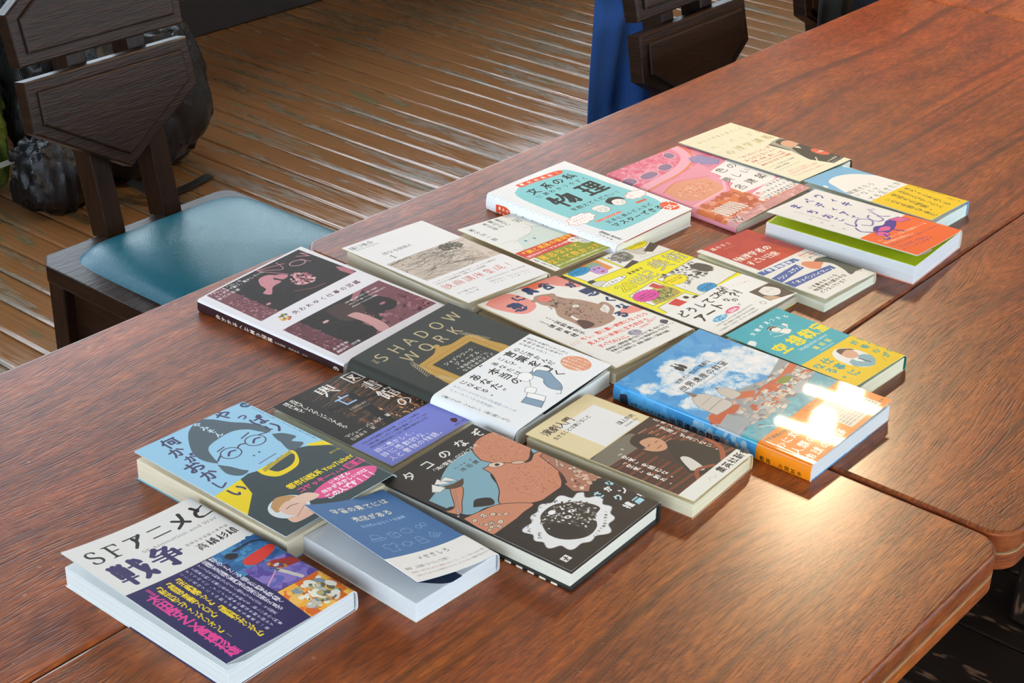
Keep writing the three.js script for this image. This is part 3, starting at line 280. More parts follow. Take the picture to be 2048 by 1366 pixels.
// a page of print: a canvas measured in millimetres
function sheet(w, h, bg, S = 5.6) {
  const c = document.createElement('canvas'); c.width = Math.round(w * S); c.height = Math.round(h * S);
  const g = c.getContext('2d'); g.scale(S, S); g.fillStyle = bg; g.fillRect(0, 0, w, h); g.lineJoin = 'round';
  const P = {
    g, w, h, canvas: c,
    rect(x, y, a, b, col) { g.fillStyle = col; g.fillRect(x, y, a, b); return P; },
    poly(pts, col, line, lw = 0.5, curve) {
      g.beginPath();
      if (curve) { const q = pts.map(([x, y]) => new THREE.Vector2(x, y)); const s = new THREE.SplineCurve([...q, q[0]]).getPoints(q.length * 6); s.forEach((p, i) => i ? g.lineTo(p.x, p.y) : g.moveTo(p.x, p.y)); }
      else pts.forEach(([x, y], i) => i ? g.lineTo(x, y) : g.moveTo(x, y));
      g.closePath(); if (col) { g.fillStyle = col; g.fill(); } if (line) { g.strokeStyle = line; g.lineWidth = lw; g.stroke(); } return P;
    },
    blob(pts, col, line, lw) { return P.poly(pts, col, line, lw, true); },
    oval(x, y, a, b, col, turn = 0, line, lw = 0.5) { g.beginPath(); g.ellipse(x, y, a, b, turn, 0, 7); if (col) { g.fillStyle = col; g.fill(); } if (line) { g.strokeStyle = line; g.lineWidth = lw; g.stroke(); } return P; },
    line(pts, col, lw = 0.4, curve) { g.beginPath(); const q = curve ? new THREE.SplineCurve(pts.map((p) => new THREE.Vector2(...p))).getPoints(pts.length * 6).map((p) => [p.x, p.y]) : pts; q.forEach(([x, y], i) => i ? g.lineTo(x, y) : g.moveTo(x, y)); g.strokeStyle = col; g.lineWidth = lw; g.lineCap = 'round'; g.stroke(); return P; },
    // one character in the square of side s centred at x, y
    char(ch, x, y, s, col, wt = 0.1, o = {}) {
      const st = glyph(ch); g.strokeStyle = col; g.lineCap = o.cap ?? (wt > 0.165 ? 'butt' : 'round'); const sx = s * (o.sx ?? 0.94), sy = s * 0.94;
      for (const pts of st) {
        if (o.serif) { for (let i = 1; i < pts.length; i++) { const dx = Math.abs(pts[i][0] - pts[i - 1][0]), dy = Math.abs(pts[i][1] - pts[i - 1][1]), flat = dx > dy * 2.6; g.lineWidth = s * wt * (flat ? 0.45 : 1.15 - 0.35 * (i / pts.length)); g.beginPath(); g.moveTo(x + (pts[i - 1][0] - 0.5) * sx, y + (pts[i - 1][1] - 0.5) * sy); g.lineTo(x + (pts[i][0] - 0.5) * sx, y + (pts[i][1] - 0.5) * sy); g.stroke(); } }
        else { g.lineWidth = s * wt; g.beginPath(); pts.forEach(([a, b], i) => { const X = x + (a - 0.5) * sx, Y = y + (b - 0.5) * sy; i ? g.lineTo(X, Y) : g.moveTo(X, Y); }); g.stroke(); }
      }
      return P;
    },
    // a row from the centre of the first character to the centre of the last one
    row(t, x0, y0, x1, y1, s, col, wt = 0.1, o = {}) {
      const a = [...t], n = Math.max(1, a.length - 1);
      a.forEach((ch, i) => {
        const x = lerp(x0, x1, i / n), y = lerp(y0, y1, i / n);
        if (ch === ' ' || ch === '　') return;
        if (LATIN.test(ch) && !PEN[ch]) { g.fillStyle = col; g.font = (o.bold ? 'bold ' : '') + s * 1.05 + 'px ' + (o.serif ? 'serif' : 'sans-serif'); g.textAlign = 'center'; g.textBaseline = 'middle'; g.fillText(ch, x, y); return; }
        if (o.down && (ch === 'ー' || ch === '…' || '「」『』()'.includes(ch))) { g.save(); g.translate(x, y); g.rotate(Math.PI / 2); if (ch === 'ー') g.scale(1, -1); P.char(ch, 0, 0, s, col, wt, o); g.restore(); return; }
        if (o.edge) P.char(ch, x, y, s, o.edge, wt + (o.edgeBy ?? 0.12), { ...o, cap: 'round', serif: false });
        P.char(ch, x, y, s, col, wt, o);
      });
      return P;
    },
    col(t, x0, y0, x1, y1, s, c2, wt, o = {}) { return P.row(t, x0, y0, x1, y1, s, c2, wt, { ...o, down: true }); },
    latin(t, x, y, s, col, o = {}) { g.save(); g.translate(x, y); g.rotate(o.turn ?? 0); g.fillStyle = col; g.font = (o.bold ? 'bold ' : '') + (o.italic ? 'italic ' : '') + s + 'px ' + (o.font ?? 'sans-serif'); g.textAlign = o.align ?? 'left'; g.textBaseline = 'middle'; if (o.width) { const k = o.width / g.measureText(t).width; g.scale(k, 1); } g.fillText(t, 0, 0); g.restore(); return P; },
    dabs(n, x0, y0, x1, y1, r0, r1, cols, inside) { for (let i = 0; i < n; i++) { const x = lerp(x0, x1, rnd()), y = lerp(y0, y1, rnd()), r = lerp(r0, r1, rnd()); if (inside && !inside(x, y)) continue; P.oval(x, y, r * (0.6 + rnd()), r * (0.5 + rnd() * 0.6), cols[Math.floor(rnd() * cols.length)], rnd() * 3); } return P; },
    clip(pts, fn, curve) { g.save(); g.beginPath(); const q = curve ? new THREE.SplineCurve([...pts, pts[0]].map((p) => new THREE.Vector2(...p))).getPoints(pts.length * 6).map((p) => [p.x, p.y]) : pts; q.forEach(([x, y], i) => i ? g.lineTo(x, y) : g.moveTo(x, y)); g.closePath(); g.clip(); fn(P); g.restore(); return P; },
    tex() { const t = new THREE.CanvasTexture(c); t.colorSpace = THREE.SRGBColorSpace; t.magFilter = t.minFilter = THREE.LinearFilter; return t; },
  };
  return P;
}
// ---------------------------------------------------------------- books
const TOP = 0.72;   // height of the table tops
// a thin bent sheet: f(s, t) gives a point in metres, s and t from 0 to 1; face 0 is the printed side, face 1 the back and the cut edges
function bent(f, ns, nt, thick, uvOf, flip) {
  const pos = [], nor = [], uv = [], idx = [], N = (ns + 1) * (nt + 1), e = 1e-3, P = (s, t) => new THREE.Vector3(...f(s, t));
  const normal = (s, t) => { const a = P(Math.min(1, s + e), t).sub(P(Math.max(0, s - e), t)), b = P(s, Math.min(1, t + e)).sub(P(s, Math.max(0, t - e))), n = b.cross(a).normalize(); return flip ? n.negate() : n; };
  const put = (p, n, u) => { pos.push(p.x, p.y, p.z); nor.push(n.x, n.y, n.z); uv.push(...u); };
  for (let j = 0; j <= nt; j++) for (let i = 0; i <= ns; i++) put(P(i / ns, j / nt), normal(i / ns, j / nt), uvOf(i / ns, j / nt));
  for (let j = 0; j <= nt; j++) for (let i = 0; i <= ns; i++) { const n = normal(i / ns, j / nt); put(P(i / ns, j / nt).addScaledVector(n, -thick), n.clone().negate(), uvOf(i / ns, j / nt)); }
  const quad = (a, b, c, d, turn) => turn ? idx.push(a, c, b, a, d, c) : idx.push(a, b, c, a, c, d);
  for (let j = 0; j < nt; j++) for (let i = 0; i < ns; i++) { const a = j * (ns + 1) + i; quad(a, a + ns + 1, a + ns + 2, a + 1, flip); }
  const first = idx.length;
  for (let j = 0; j < nt; j++) for (let i = 0; i < ns; i++) { const a = N + j * (ns + 1) + i; quad(a, a + ns + 1, a + ns + 2, a + 1, !flip); }
  // cut edges, with their own corners
  const rim = []; for (let i = 0; i < ns; i++) rim.push(i); for (let j = 0; j < nt; j++) rim.push(j * (ns + 1) + ns); for (let i = ns; i > 0; i--) rim.push(nt * (ns + 1) + i); for (let j = nt; j > 0; j--) rim.push(j * (ns + 1));
  rim.forEach((a, k) => {
    const b = rim[(k + 1) % rim.length], v = (q) => new THREE.Vector3(pos[q * 3], pos[q * 3 + 1], pos[q * 3 + 2]), A = v(a), B = v(b), C = v(b + N), D = v(a + N), n = B.clone().sub(A).cross(D.clone().sub(A)).normalize(); if (flip) n.negate();
    const base = pos.length / 3; [[A, a], [B, b], [C, b], [D, a]].forEach(([p, q]) => put(p, n, [uv[q * 2], uv[q * 2 + 1]])); quad(base, base + 1, base + 2, base + 3, flip);
  });
  const g = new THREE.BufferGeometry();
  g.setAttribute('position', new THREE.Float32BufferAttribute(pos, 3)); g.setAttribute('normal', new THREE.Float32BufferAttribute(nor, 3)); g.setAttribute('uv', new THREE.Float32BufferAttribute(uv, 2));
  g.setIndex(idx); g.addGroup(0, first, 0); g.addGroup(first, idx.length - first, 1);
  return g;
}
// cut edges of the leaves: fine lines one above the other
const pageLines = (() => {
  const H = 256, row = []; for (let y = 0; y < H; y++) row.push(0.95 + 0.03 * Math.sin(y * 2.1) * rnd() + 0.03 * (rnd() - 0.5) + 0.02 * n2(y * 0.11, 2));
  const map = dataTex(64, H, (u, v, x, y) => { const k = row[y] + 0.03 * n2(x * 0.05, y * 0.4); return [k, k, k]; }, true, [4, 26]), bump = dataTex(64, H, (u, v, x, y) => row[y] - 0.3, false, [4, 26]);
  return { map, bump };
})();
const pageMats = {};
function pageMat(color) { return pageMats[color] ??= std({ color, map: pageLines.map, bumpMap: pageLines.bump, bumpScale: 0.00005, roughness: 0.85 }); }
const paper = (color, roughness = 0.6) => std({ color, roughness });
/* o: at [x, z], yaw, w, h (mm), tops [TL, TR, BR, BL] heights of the cover's corners (mm), spine 'L' or 'R', block height of the leaves, print: sheet, band: first mm covered by the paper band,
   bow: how the cover rises from spine to fore-edge, gloss, inside, pages, spineColor or spinePrint, bandSpine, leaf, flap, back, hard */
function book(label, o) {
  const mm = 0.001, { w, h, tops } = o, L = o.spine === 'L', gl = o.gloss ?? 0.4;
  const b = thing('book', label, 'book', [o.at[0], TOP + (o.lift ?? 0) * mm, o.at[1]], o.yaw, 'books laid out on the tables');
  if (o.tilt) b.rotation.set(o.tilt[0], o.yaw, o.tilt[1], 'YXZ');
  const [TL, TR, BR, BL] = tops, sT = L ? TL : TR, sB = L ? BL : BR, fT = L ? TR : TL, fB = L ? BR : BL, bow = o.bow ?? 0.8;
  const Y = (d, z) => { const s = clamp(d / w), hs = lerp(sT, sB, z / h), hf = lerp(fT, fB, z / h); return hs + (hf - hs) * Math.pow(s, bow) + (o.bulge ?? 0) * Math.sin(Math.PI * Math.min(1, s)) + (o.wave ? o.wave(s, z / h) : 0); };
  const X = (d, z) => { const lift = Math.max(0, Y(w, z) - Y(0, z)); const k = Math.sqrt(1 - Math.min(0.5, (lift / w) ** 2)) ; const q = d * (o.shrink ? k : 1); return L ? q : w - q; };
  const low = Math.min(...tops), block = o.block ?? low - 0.9, r = o.round ?? Math.min(6, low * 0.42), rtOf = (top) => Math.min(r * 1.1, top * 0.5);
  const dOf = (s) => s < 0.3 ? r - r * Math.sin((1 - s / 0.3) * Math.PI / 2) : lerp(r, w, (s - 0.3) / 0.7);   // finer steps where the cover rounds over into the spine
  const print = phys({ map: o.print.tex(), roughness: lerp(0.62, 0.45, gl), specularIntensity: 0.35, clearcoat: gl > 0.5 ? (gl - 0.5) * 2 : 0, clearcoatRoughness: o.coatRough ?? 0.06 }), inside = paper(o.inside ?? 0xf2efe8);
  const uvOf = (z0, z1) => (s, t) => { const d = dOf(s), z = lerp(z0, z1, t); return [(L ? d : w - d) / w, 1 - z / h]; };
  const front = (z0, z1, up) => (s, t) => { const d = dOf(s), z = lerp(z0, z1, t), top = Y(r, z) + up, a = Math.asin(clamp((r - d) / r)), y = d < r ? top - rtOf(top) * (1 - Math.cos(a)) + 0.12 : Y(d, z) + up + 0.12 * clamp((r * 2 - d) / r); return [X(d, z) * mm + (d < r ? (L ? -1 : 1) * up * Math.sin(a) * mm : 0), y * mm, z * mm]; };
  // the back of the book: round over the top, down, round under
  const backbone = (z0, z1, up) => (s, t) => {
    const z = lerp(z0, z1, t), top = Y(r, z) + up, a = clamp(s / 0.4) * Math.PI / 2, c = clamp((s - 0.75) / 0.25) * Math.PI / 2, rt = rtOf(top), rb = Math.min(2.2, top * 0.3);
    let d, y;
    if (s <= 0.4) { d = r - Math.sin(a) * (r + up); y = top - rt * (1 - Math.cos(a)); } else if (s < 0.75) { d = -up; y = lerp(top - rt, rb, (s - 0.4) / 0.35); } else { d = -up + rb * (1 - Math.cos(c)); y = rb * (1 - Math.sin(c)) + 0.02; }
    d -= (o.swell ?? 0.4) * Math.sin(Math.PI * clamp((top - rt - y) / (top - rt)));
    return [(L ? d : w - d) * mm, Math.max(0.02, y) * mm, z * mm];
  };
  const down = (s) => 1 - (s < 0.4 ? s * 0.25 : 0.1 + (s - 0.4) * 1.5);
  const cover = part('front_cover', bent(front(0, h, 0), 30, 10, (o.hard ? 2.2 : 0.35) * mm, uvOf(0, h), !L), [print, inside], b);
  const spineMat = o.spinePrint ? phys({ map: o.spinePrint.tex(), roughness: lerp(0.62, 0.45, gl), specularIntensity: 0.35, clearcoat: gl > 0.5 ? (gl - 0.5) * 2 : 0, clearcoatRoughness: 0.1 }) : paper(o.spineColor ?? 0xeeeeea, lerp(0.62, 0.3, gl));
  part('spine', bent(backbone(0, h, 0), 14, 4, 0.35 * mm, (s, t) => [t, down(s)], L), [spineMat, inside], b);
  const bi = o.hard ? 3 : 0.8, bf = o.hard ? 3 : (o.fore ?? 1.2), x0 = L ? r * 0.5 : bf, x1 = L ? w - bf : w - r * 0.5;
  part('pages', boxUV(rbox((x1 - x0) * mm, (block - (o.hard ? 2.4 : 0.5)) * mm, (h - bi * 2) * mm, 0.4 * mm, (x0 + x1) / 2 * mm, (block + (o.hard ? 2.4 : 0.5)) / 2 * mm, h / 2 * mm, 1), 0.003 * b.id, 0.0017 * b.id), pageMat(o.pages ?? 0xf3eee2), b);
  part('first_page', box((x1 - x0 - 0.8) * mm, 0.2 * mm, (h - bi * 2 - 0.8) * mm, (x0 + x1) / 2 * mm, (block + 0.1) * mm, h / 2 * mm), std({ color: o.page1 ?? o.pages ?? 0xf3eee2, roughness: 0.6 }), b);
  part('back_cover', rbox((w - 2.6) * mm, (o.hard ? 2.3 : 0.45) * mm, h * mm, 0.15 * mm, (L ? w / 2 + 1.1 : w / 2 - 1.1) * mm, (o.hard ? 1.2 : 0.26) * mm, h / 2 * mm, 1), o.back !== undefined ? paper(o.back, 0.45) : spineMat, b);
  if (o.band !== undefined) {
    const bandPaper = paper(0xf4f2ec), bs = o.spinePrint ? spineMat : paper(o.bandSpine ?? 0xeeeeea, 0.4);
    const bd = part('paper_band', bent(front(o.band, h - 0.3, 0.3), 30, 8, 0.15 * mm, uvOf(o.band, h - 0.3), !L), [print, bandPaper], b);
    part('band_spine', bent(backbone(o.band, h - 0.3, 0.3), 14, 3, 0.15 * mm, (s, t) => [lerp(o.band / h, 1, t), down(s)], L), [bs, bandPaper], bd);
    part('band_back', box((w - 2.4) * mm, 0.12 * mm, (h - o.band - 0.5) * mm, (L ? w / 2 + 1.3 : w / 2 - 1.3) * mm, 0.5 * mm, (h + o.band) / 2 * mm), bs, bd);
  }
  // the jacket's folded flap, or a loose first leaf, hanging between cover and leaves
  for (const [name, fl] of [['jacket_flap', o.flap], ['flyleaf', o.leaf]]) if (fl) {
    const fw = fl.width ?? w * 0.55, m = paper(fl.color ?? 0xf3efe6, fl.rough ?? 0.6), z0 = fl.z0 ?? 0.4, z1 = h - (fl.z1 ?? 0.4);
    const f = (s, t) => { const q = s * fw, z = lerp(z0, z1, t), d = w - q - (fl.back ?? 0), top = Y(d, z) - 0.5, gap = (fl.drop ?? 3) * Math.pow(smooth(0, 0.85, s), fl.pow ?? 0.5); return [X(d, z) * mm, Math.max(block + 0.3, top - (fl.gap0 ?? 0.25) - gap) * mm, z * mm]; };
    part(name, bent(f, 14, 6, 0.2 * mm, (s, t) => [s, t], L), [m, m], b);
  }
  return b;
}
const INK = '#26221f';
// --- science-fiction animation and war
{
  const P = sheet(130, 189, '#efeeec');
  P.row('SF', 15, 22, 33, 22, 24, INK, 0.1, { serif: true }).row('アニメと', 54, 21, 119, 21, 21, INK, 0.15, { serif: true });
  P.row('戦争', 25, 54, 59, 54, 32, '#3a2d63', 0.15, { serif: true });
  P.latin('SF Animation and War', 48, 37, 5, '#8b8a8c', { font: 'serif', width: 74 });
  P.row('高橋杉雄', 87, 61, 118, 61, 9.4, '#2c2a2c', 0.11, { serif: true }).row('国際安全保障の専門家', 80, 52, 119, 52, 3.4, '#8a8888', 0.09);
  P.rect(0, 77.5, 130, 112, '#251c58');
  P.poly([[82, 77.5], [130, 77.5], [130, 116], [86, 108]], '#2f6fa8').dabs(70, 84, 79, 130, 112, 1.5, 6, ['#3c86bd', '#255d95', '#4b93c4', '#2b4f86']);
  P.blob([[88, 86], [93, 83], [99, 88], [96, 92], [90, 91]], '#231f24').blob([[93, 105], [97, 98], [121, 96], [127, 99], [122, 105], [102, 110]], '#e0392f').line([[100, 84], [118, 84], [129, 92]], '#1f2a3a', 2.4, true);
  P.clip([[86, 108], [130, 116], [130, 150], [86, 147]], () => { P.rect(80, 100, 60, 55, '#6450a4').dabs(90, 84, 106, 131, 152, 2, 7, ['#7462b6', '#55439a', '#8a77c4', '#5d62b4']); P.blob([[104, 118], [109, 114], [125, 122], [129, 130], [119, 130], [108, 125]], '#a8322c').line([[106, 126], [109, 134], [113, 146]], '#d8cfc4', 4).line([[105, 126], [85, 138]], '#e6a3c0', 1.1).dabs(14, 103, 116, 116, 128, 0.8, 2, ['#c98a4a', '#ded6cf', '#4d5a80']); });
  P.clip([[86, 148], [130, 150], [130, 189], [82, 189]], () => { P.rect(80, 145, 60, 50, '#e8781f').dabs(80, 82, 146, 131, 190, 2, 7, ['#f0902c', '#f6b23a', '#dd6a1c', '#f7c25a']); P.dabs(90, 92, 156, 122, 184, 1, 4, ['#e9e6d8', '#c9c6ba', '#f4f1e2', '#6f6a58', '#b8b27a', '#8a9aa5']); });
  P.col('『宇宙戦艦ヤマト』『機動戦士ガンダム』', 42.5, 84, 42.5, 180, 6.6, '#f3d51a', 0.13).col('『超時空要塞マクロス』', 33.5, 84, 33.5, 140, 6.6, '#f3d51a', 0.13).col('『新世紀エヴァンゲリオン』…', 24.5, 84, 24.5, 164, 6.6, '#f3d51a', 0.13);
  P.col('太田啓之×', 13.5, 94, 13.5, 140, 11.4, '#ea3f9a', 0.16).col('高橋杉雄', 13.5, 148, 13.5, 180, 10.6, '#ea3f9a', 0.16).col('特別対談', 17, 82, 17, 89, 3.2, '#ea3f9a', 0.12);
  P.col('数々のSFアニメで描かれた戦争を読み解く', 80, 81, 80, 158, 5.2, '#e9e9f2', 0.11).col('国際安全保障の専門家が現実の世界から見る', 73.5, 81, 73.5, 164, 5.2, '#e9e9f2', 0.11);
  [['アニメの中の戦争はどのように描かれてきたのか、その歴史', 67, 166], ['と現実の戦いの間にあるものを教える、新しい学の入門書', 61, 178], ['すべての人に。アニメと戦争の関係を解き明かす', 55.5, 175], ['ここに名作アニメの数々が集まる最高の一冊', 50, 176]].forEach(([t, x, y]) => P.col(t, x, 81, x, y, 3.5, '#d6d6e6', 0.1));
  book('white book with large black title, indigo paper band and yellow lettering, nearest the lower left', { at: [-0.4379, 0.1377], yaw: 0.002, w: 130, h: 189, spine: 'R', tops: [32, 20, 18.8, 26], block: 18, bow: 2, shrink: false, print: P, band: 77.5, gloss: 0.55, pages: 0xdde1e0, page1: 0xe6eaea, inside: 0xe9edf0, spineColor: 0xefeeec, bandSpine: 0x251c58, back: 0xeceef0, leaf: { color: 0xe8eef0, width: 120, drop: 14, pow: 0.4 } });
}
// --- blue and yellow portrait cover
{
  const P = sheet(127, 186, '#9fd2f1'), D = '#4a5568', G = '#3d4a4e', V = '#463f66';
  P.poly([[0, 102], [33, 98], [40, 122], [0, 142]], '#f4d90c').poly([[108, 96], [127, 104], [127, 116], [110, 104]], '#f4d90c');
  P.blob([[73, -3], [82, 6], [90, 21], [99, 33], [106, 50], [102, 58], [97, 55], [91, 41], [78, 34], [55, 37], [45, 43], [39, 57], [36, 66], [30, 52], [34, 34], [52, 9]], '#566672');
  P.poly([[0, 142], [24, 121], [32, 98], [42, 96], [52, 99], [89, 97], [96, 94], [108, 100], [127, 117], [127, 186], [0, 186]], G);
  P.blob([[100, 62], [108, 68], [112, 80], [104, 83], [109, 92], [101, 96], [92, 94], [95, 78]], '#566672').blob([[34, 67], [40, 78], [46, 92], [36, 94], [30, 83]], '#566672');
  P.poly([[36, 66], [45, 43], [55, 38], [78, 35], [92, 42], [98, 56], [96, 78], [90, 95], [70, 101], [50, 98], [43, 88]], '#9fd2f1');
  P.blob([[50, 98], [70, 97], [91, 94], [92, 102], [80, 116], [58, 118], [50, 108]], '#f4d90c').blob([[58, 104], [72, 101], [89, 99], [86, 106], [76, 112], [62, 112]], G);
  for (let i = 0; i < 26; i++) { const x = 54 + i * 1.4; P.line([[x, 104 - i * 0.15], [x + 1.5, 100 - i * 0.2 - rnd() * 2]], G, 0.6); }
  P.oval(54.5, 61, 9.5, 8.4, null, -0.15, V, 1.1).oval(83, 60, 9.5, 8.4, null, -0.1, V, 1.1).line([[63.5, 59], [69, 56], [74, 58]], V, 1.6, true).line([[45, 58], [38, 63]], V, 1.6).line([[92, 55], [99, 57]], V, 1.6);
  P.line([[50, 63], [55, 59], [60, 60]], V, 2, true).line([[79, 62], [84, 58], [89, 59]], V, 2, true).line([[48, 51], [57, 49]], V, 1.2).line([[77, 49], [88, 46]], V, 1.4).oval(65, 78, 1.2, 1, D).oval(72, 77, 1.4, 1, D).line([[59, 91], [80, 89]], V, 0.8, true);
  [['や', 94, 7, 17], ['っ', 103, 20, 13], ['ぱ', 109, 36, 17], ['り', 109, 55, 18], ['何', 30, 11, 17], ['か', 24, 27, 16], ['が', 26, 43, 13], ['お', 18, 56, 18], ['か', 19, 74, 17], ['し', 15, 91, 14], ['い', 19, 109, 18]].forEach(([c, x, y, s]) => P.char(c, x, y, s, V, 0.13));
  P.col('やみそん', 66.5, 4, 68, 30, 8, '#cfe6f5', 0.14).oval(121, 6, 6, 5, '#2f4a68').row('文庫', 119, 6, 123, 6, 4, '#9fd2f1', 0.12);
  P.col('何かがおかしいと思っている人のための都市伝説の数々', 121, 15, 121, 96, 2.8, '#3a6a94', 0.08).row('都市伝説', 113, 122, 124, 122, 3.4, '#c9b40f', 0.1);
  P.row('都市伝説系', 53, 136, 83, 137, 8, '#f4d90c', 0.14).latin('YouTuber', 88, 138, 8.4, '#f4d90c', { bold: true, width: 34 });
  P.row('コヤッキー', 55, 146, 84, 147, 7.6, '#ea4f92', 0.14).row('さんも', 90, 148, 100, 148, 4.6, '#ea4f92', 0.13).rect(104, 144, 20, 9, '#ea4f92').row('困惑', 109, 148.5, 119, 148.5, 7, G, 0.13);
  P.oval(88, 164, 34, 11.5, '#ee5f9c', 0.05).poly([[58, 158], [60, 166], [49, 163]], '#ee5f9c').row('いちばん', 80, 156, 98, 156, 5.4, '#fff', 0.13).row('何かがおかしいのは', 66, 162, 111, 163, 5.6, '#fff', 0.13).row('この人です!!!', 64, 170, 112, 171, 7.6, '#fff', 0.15);
  P.oval(31, 157, 18, 16, '#dfeaf0').blob([[20, 147], [32, 140], [44, 147], [45, 158], [36, 152], [24, 156], [18, 156]], '#c99a63').blob([[22, 154], [34, 150], [44, 156], [42, 168], [30, 172], [22, 165]], '#efc9b4').blob([[38, 150], [54, 152], [60, 162], [50, 164], [40, 158]], '#f1cdb8').line([[27, 158], [33, 157], [39, 159]], '#7a4e3c', 0.7).blob([[18, 168], [32, 172], [44, 168], [46, 178], [20, 178]], '#f0c4ae').line([[26, 172], [40, 165]], '#dca58e', 1.5);
  book('light blue book with drawn face in glasses and knit cap over dark grey and yellow', { at: [-0.305, 0.0579], yaw: 0.0071, w: 127, h: 186, spine: 'R', tops: [28, 22.5, 25, 26.5], block: 19.6, bow: 0.7, print: P, gloss: 0.55, pages: 0xe9dcc0, inside: 0xd9e6ee, spineColor: 0x9fd2f1, back: 0x6fb6dd, flap: { color: 0xe9e4da, width: 75, drop: 2.6 } });
}
// --- small blue book with icons
{
  const P = sheet(93, 129, '#3b6ea8');
  P.row('宇宙の果てには', 20, 15, 75, 15, 8, '#e8e3cd', 0.11).row('売店がある', 29, 31, 64, 31, 8, '#e8e3cd', 0.11).row('生活感のあるSF短編集', 25, 43, 70, 43, 4.2, '#9fc0e4', 0.09);
  const I = '#8db6dd';
  P.oval(21, 65, 8, 2, null, 0, I).blob([[16, 64], [18, 58], [24, 58], [26, 64]], null, I).poly([[35, 60], [41, 58], [45, 61], [45, 66], [39, 68], [35, 65]], null, I).line([[35, 60], [39, 62], [45, 61]], I).line([[39, 62], [39, 68]], I).oval(55, 62, 5, 4, null, 0, I).line([[55, 62], [55, 59]], I).oval(69, 62, 2.6, 2.4, null, 0, I).oval(75, 61, 2.6, 2.4, null, 0, I);
  P.poly([[16, 75], [20, 73], [24, 75], [28, 73], [29, 78], [26, 79], [26, 85], [18, 85], [18, 79], [15, 79]], null, I).oval(39, 79, 4, 3.2, null, 0, I).line([[32, 77], [35, 79], [32, 81]], I).line([[46, 77], [43, 79], [46, 81]], I).poly([[52, 74], [57, 74], [59, 84], [51, 84]], null, I).line([[51, 79], [59, 79]], I).poly([[70, 73], [77, 79], [70, 83], [66, 79]], null, I).oval(71, 79, 2, 1.6, null, 0, I);
  P.rect(0, 93, 93, 36, '#f1f0ee').row('せきしろ', 38, 101, 60, 101, 6, '#6a6a70', 0.1).row('著', 31, 101, 31, 101, 3, '#6a6a70');
  P.row('解説 上田誠(ヨーロッパ企画)', 7, 111, 52, 111, 3.6, '#7d7b80', 0.08).row('感想を一言でまとめると最高におもしろい。そして時に生活の間に', 7, 117, 88, 117, 2.6, '#b79a94', 0.09).row('出会ってしまった人の気持ちになった。どこにもない物語があるだろう', 8, 122, 88, 121.5, 2.6, '#9a9496', 0.09);
  book('small blue book with pale line icons and white paper band, its cover standing open', { at: [-0.286, 0.2422], yaw: -0.0354, w: 93, h: 129, spine: 'R', tops: [45, 18.6, 17.6, 37], block: 16.4, bow: 1.5, shrink: true, print: P, band: 93, gloss: 0.35, pages: 0xdcdfe2, page1: 0xe4e7ea, inside: 0xdfe4e8, spineColor: 0x3b6ea8, bandSpine: 0xf1f0ee, back: 0xf0efec, flap: { color: 0x1e3252, width: 50, drop: 9, pow: 0.7, z0: 6 } });
}
